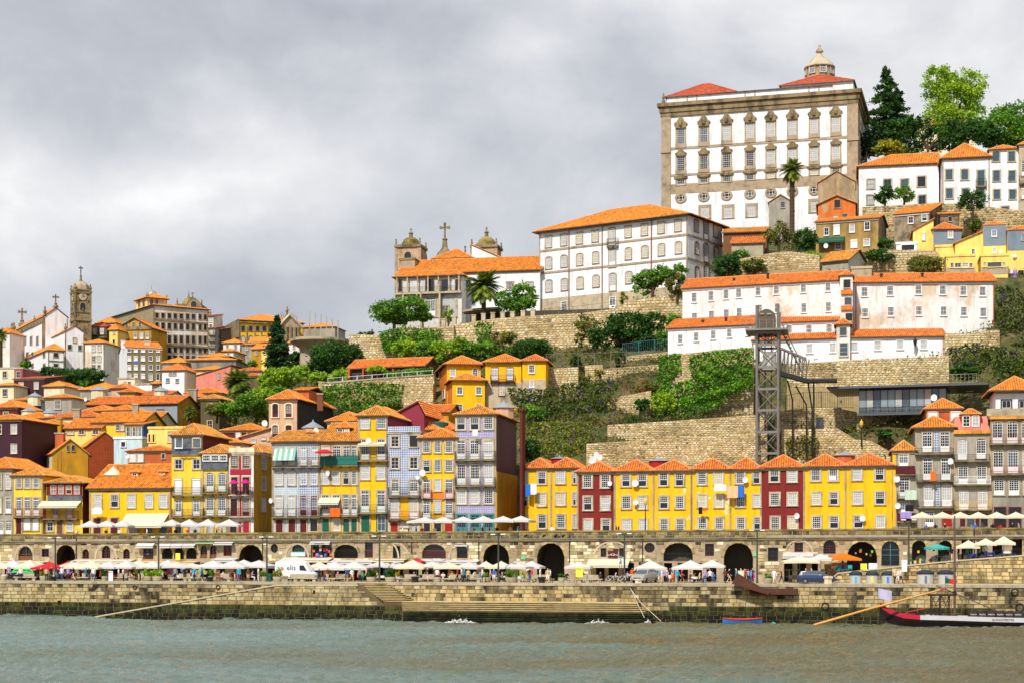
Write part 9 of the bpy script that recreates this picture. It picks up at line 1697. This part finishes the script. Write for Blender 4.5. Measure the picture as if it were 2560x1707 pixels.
def board(Z,x0,x1,y0,y1,d,m,lab,txt=None,tm=None,name='sign',feet=False):
 a,b=P(Z.X(x0),Z.Y(y0),d),P(Z.X(x1),Z.Y(y1),d);w_,hh=(b-a).xy.length,a.z-b.z;g=gz(Z.X(x0),d)if d<13 else 0;t=thing(name,lab,'sign',(a.x,a.y,b.z),-A);mb=MB();mb.box(0,w_,-.03,.03,0,hh);mb.build('panel',m,t)
 if feet:
  mb=MB()
  for x in(.05,w_-.05):mb.tube([(x,.02,g-b.z),(x,.02,hh)],.03,5)
  mb.build('posts',WOOD,t)
 if txt:
  for i,l in enumerate(txt):put('lettering',text_mesh(l,tm or IRON,hh/len(txt)*.7,.003),t,(w_/2,-.04,hh*(1-(i+.8)/len(txt))))
BW=mat('banner_white',(.75,.75,.78),.6,0);SG=mat('green_sign',(.15,.5,.3),.6,0);YB=mat('yellow_board',(.75,.72,.05),.6,0)
for a in((Z12,375,488,262,342,12.85,WINEP,'dark red fish restaurant sign on the arcade',['~<>~'],BW),(Z11,1612,1664,322,362,12.88,SG,'small green wall sign by the passage arch'),(Z12,2085,2128,283,325,12.88,SG,'small green wall sign by the shuttered shopfront'),(Z12,0,80,455,570,3.5,YB,'yellow and white menu board beside the closed parasol',['MENU','----','----'],GREENP),(Z9,1278,1328,500,615,2.4,BW,'framed menu board on the promenade',['MENU','---','---','---'],IRON),(Z10,280,330,490,620,2.4,WOOD,'brown easel menu board near the photographers',['---','---','---'],BW),(Z12,508,537,318,415,5.0,TEALP,'green and blue parking sign',['P'],BW),(Z13,1228,1278,362,470,6.6,BW,'blue and white wave banner',['~~','~~','~~'],CL['blue']),(Z12,1905,1972,495,605,3.0,CREAM,'leaning picture board before the arch',None,None),(Z9,2065,2118,290,365,11.9,YB,'yellow poster on the balcony railing'),(Z12,1065,1130,490,575,8.0,BW,'white menu card stand by the silver car'),(Z13,850,910,395,450,8.6,YB,'yellow painting on the ramp railing'),(Z13,925,1003,392,448,8.6,BW,'blue and white painting on the ramp railing'),(Z10,1165,1330,280,325,12.85,mat('pale_blue_sign',(.45,.62,.72),.6,0),'pale blue shop board under the green window',['oooooo'],BW),(Z9,1685,1795,278,312,12.8,CL['navy'],'blue shop board below the small white awning',['----'],BW),(Z7,1278,1352,560,608,19.85,BW,'red and white poster in the top terrace window',['----','----'],REDP)):
 ft=a[5]<12 and 'poster' not in a[7];board(*a,feet=ft)
for Z,x0,x1,y0,y1,d,n,lab in((Z9,1930,2340,470,530,9.5,26,'colourful bag hanging at the craft stall'),(Z10,30,240,460,520,9.5,14,'coloured bag hanging at the stall by the brown doors'),(Z10,1425,1635,200,325,12.7,22,'colourful craft hanging in the shop window'),(Z13,790,985,260,325,12.4,6,'souvenir shirt hanging in the dark arch'),(Z13,1330,1660,240,300,10.6,9,'shirt hanging at the ramp clothes stall'),(Z13,1310,1640,350,395,10.2,16,'folded shirt on the ramp clothes stall'),(Z11,130,190,440,620,5,12,'yellow toy on the toy stall')):
 for i in range(n):c=rq.choice(list(CL))if 'yellow' not in lab else 'yellow';x=rq.uniform(x0,x1);y=rq.uniform(y0,y1);w_=rq.uniform(18,32)*Z.k/4.7;cloth(Z,x-w_/2,x+w_/2,y-w_*.6,y+w_*.6,d,CL[c],'%s %s'%(c if 'yellow' not in lab else 'small',lab),lab+'s')
def bicycle(px,d,rz,m,lab):
 q=P(px,1400,d);t=thing('bicycle',lab,'bicycle',(q.x,q.y,DECK),rz);J={'b':(0,0,.3),'s':(-.15,0,.85),'h':(.42,0,.82)}
 for x in(-.5,.52):
  mb=MB();mb.tube([(x+.33*math.cos(a),0,.34+.33*math.sin(a))for a in[i*math.pi/9 for i in range(19)]],.02,5);wl=mb.build('wheel',MATS['tyre_rubber'],t);mb=MB()
  for k in range(6):a=k*math.pi/6;mb.tube([(x-.32*math.cos(a),0,.34-.32*math.sin(a)),(x+.32*math.cos(a),0,.34+.32*math.sin(a))],.004,3)
  mb.build('spokes',STEEL,wl)
 mb=MB()
 for a,b in(((-.5,0,.34),J['b']),(J['b'],J['s']),(J['b'],J['h']),(J['s'],J['h']),((-.5,0,.34),J['s']),(J['h'],(.52,0,.34))):mb.tube([a,b],.02,5)
 mb.build('frame',m,t);mb=MB();mb.box(-.28,-.02,-.07,.07,.88,.93);mb.build('saddle',IRON,t);mb=MB();mb.tube([(.4,-.25,.98),(.42,0,.95),(.4,.25,.98)],.015,5);mb.tube([J['h'],(.42,0,.95)],.018,5);mb.build('handlebar',IRON,t)
for x,m,lab in((395,WFRAME,'white bicycle parked with yellow bags'),(455,YB,'yellow bicycle between two white ones'),(535,WFRAME,'white bicycle against the parking sign')):bicycle(Z12.X(x),2.2,rq.uniform(-.5,.2)-A,m,lab)
for x0,x1,y0,y1,d,k in((590,680,480,560,9.4,2),(690,800,470,540,9.4,2),(200,270,480,530,7.4,1)):
 for j in range(5):px=Z13.X(rq.uniform(x0,x1));q=P(px,1400,d+rq.uniform(-.6,.6));chair(q,gz(px,d),rq.uniform(0,6),k,near(px),near(px))
for i,(Z,x,y0,y1,d)in enumerate(((Z3,630,670,830,44),(Z3,668,640,835,44.5),(Z4,268,120,290,45),(Z19,1300,1195,1340,33),(Z5,150,520,600,37),(Z25,110,220,330,112),(Z4,2010,70,160,44))):
 q=P(Z.X(x),Z.Y(y1),d);hh=P(Z.X(x),Z.Y(y0),d).z-q.z;t=thing('roof_aerial','thin roof aerial mast %s'%('behind the dark red townhouse, taller','behind the dark red townhouse, with crossbars','by the lemon yellow flat-roofed house','before the glass restaurant','over the pale blue tiled house','above the wide orange hipped roof','by the black slate side wall')[i],'aerial',q);mb=MB();mb.tube([(0,0,-2.5),(0,0,hh)],.03,4);mb.build('mast',IRON,t);mb=MB()
 for k in range(4):mb.tube([(-.5+.08*k,0,hh-.1-.3*k),(.5-.08*k,0,hh-.1-.3*k)],.015,4)
 mb.build('elements',STEEL,t)
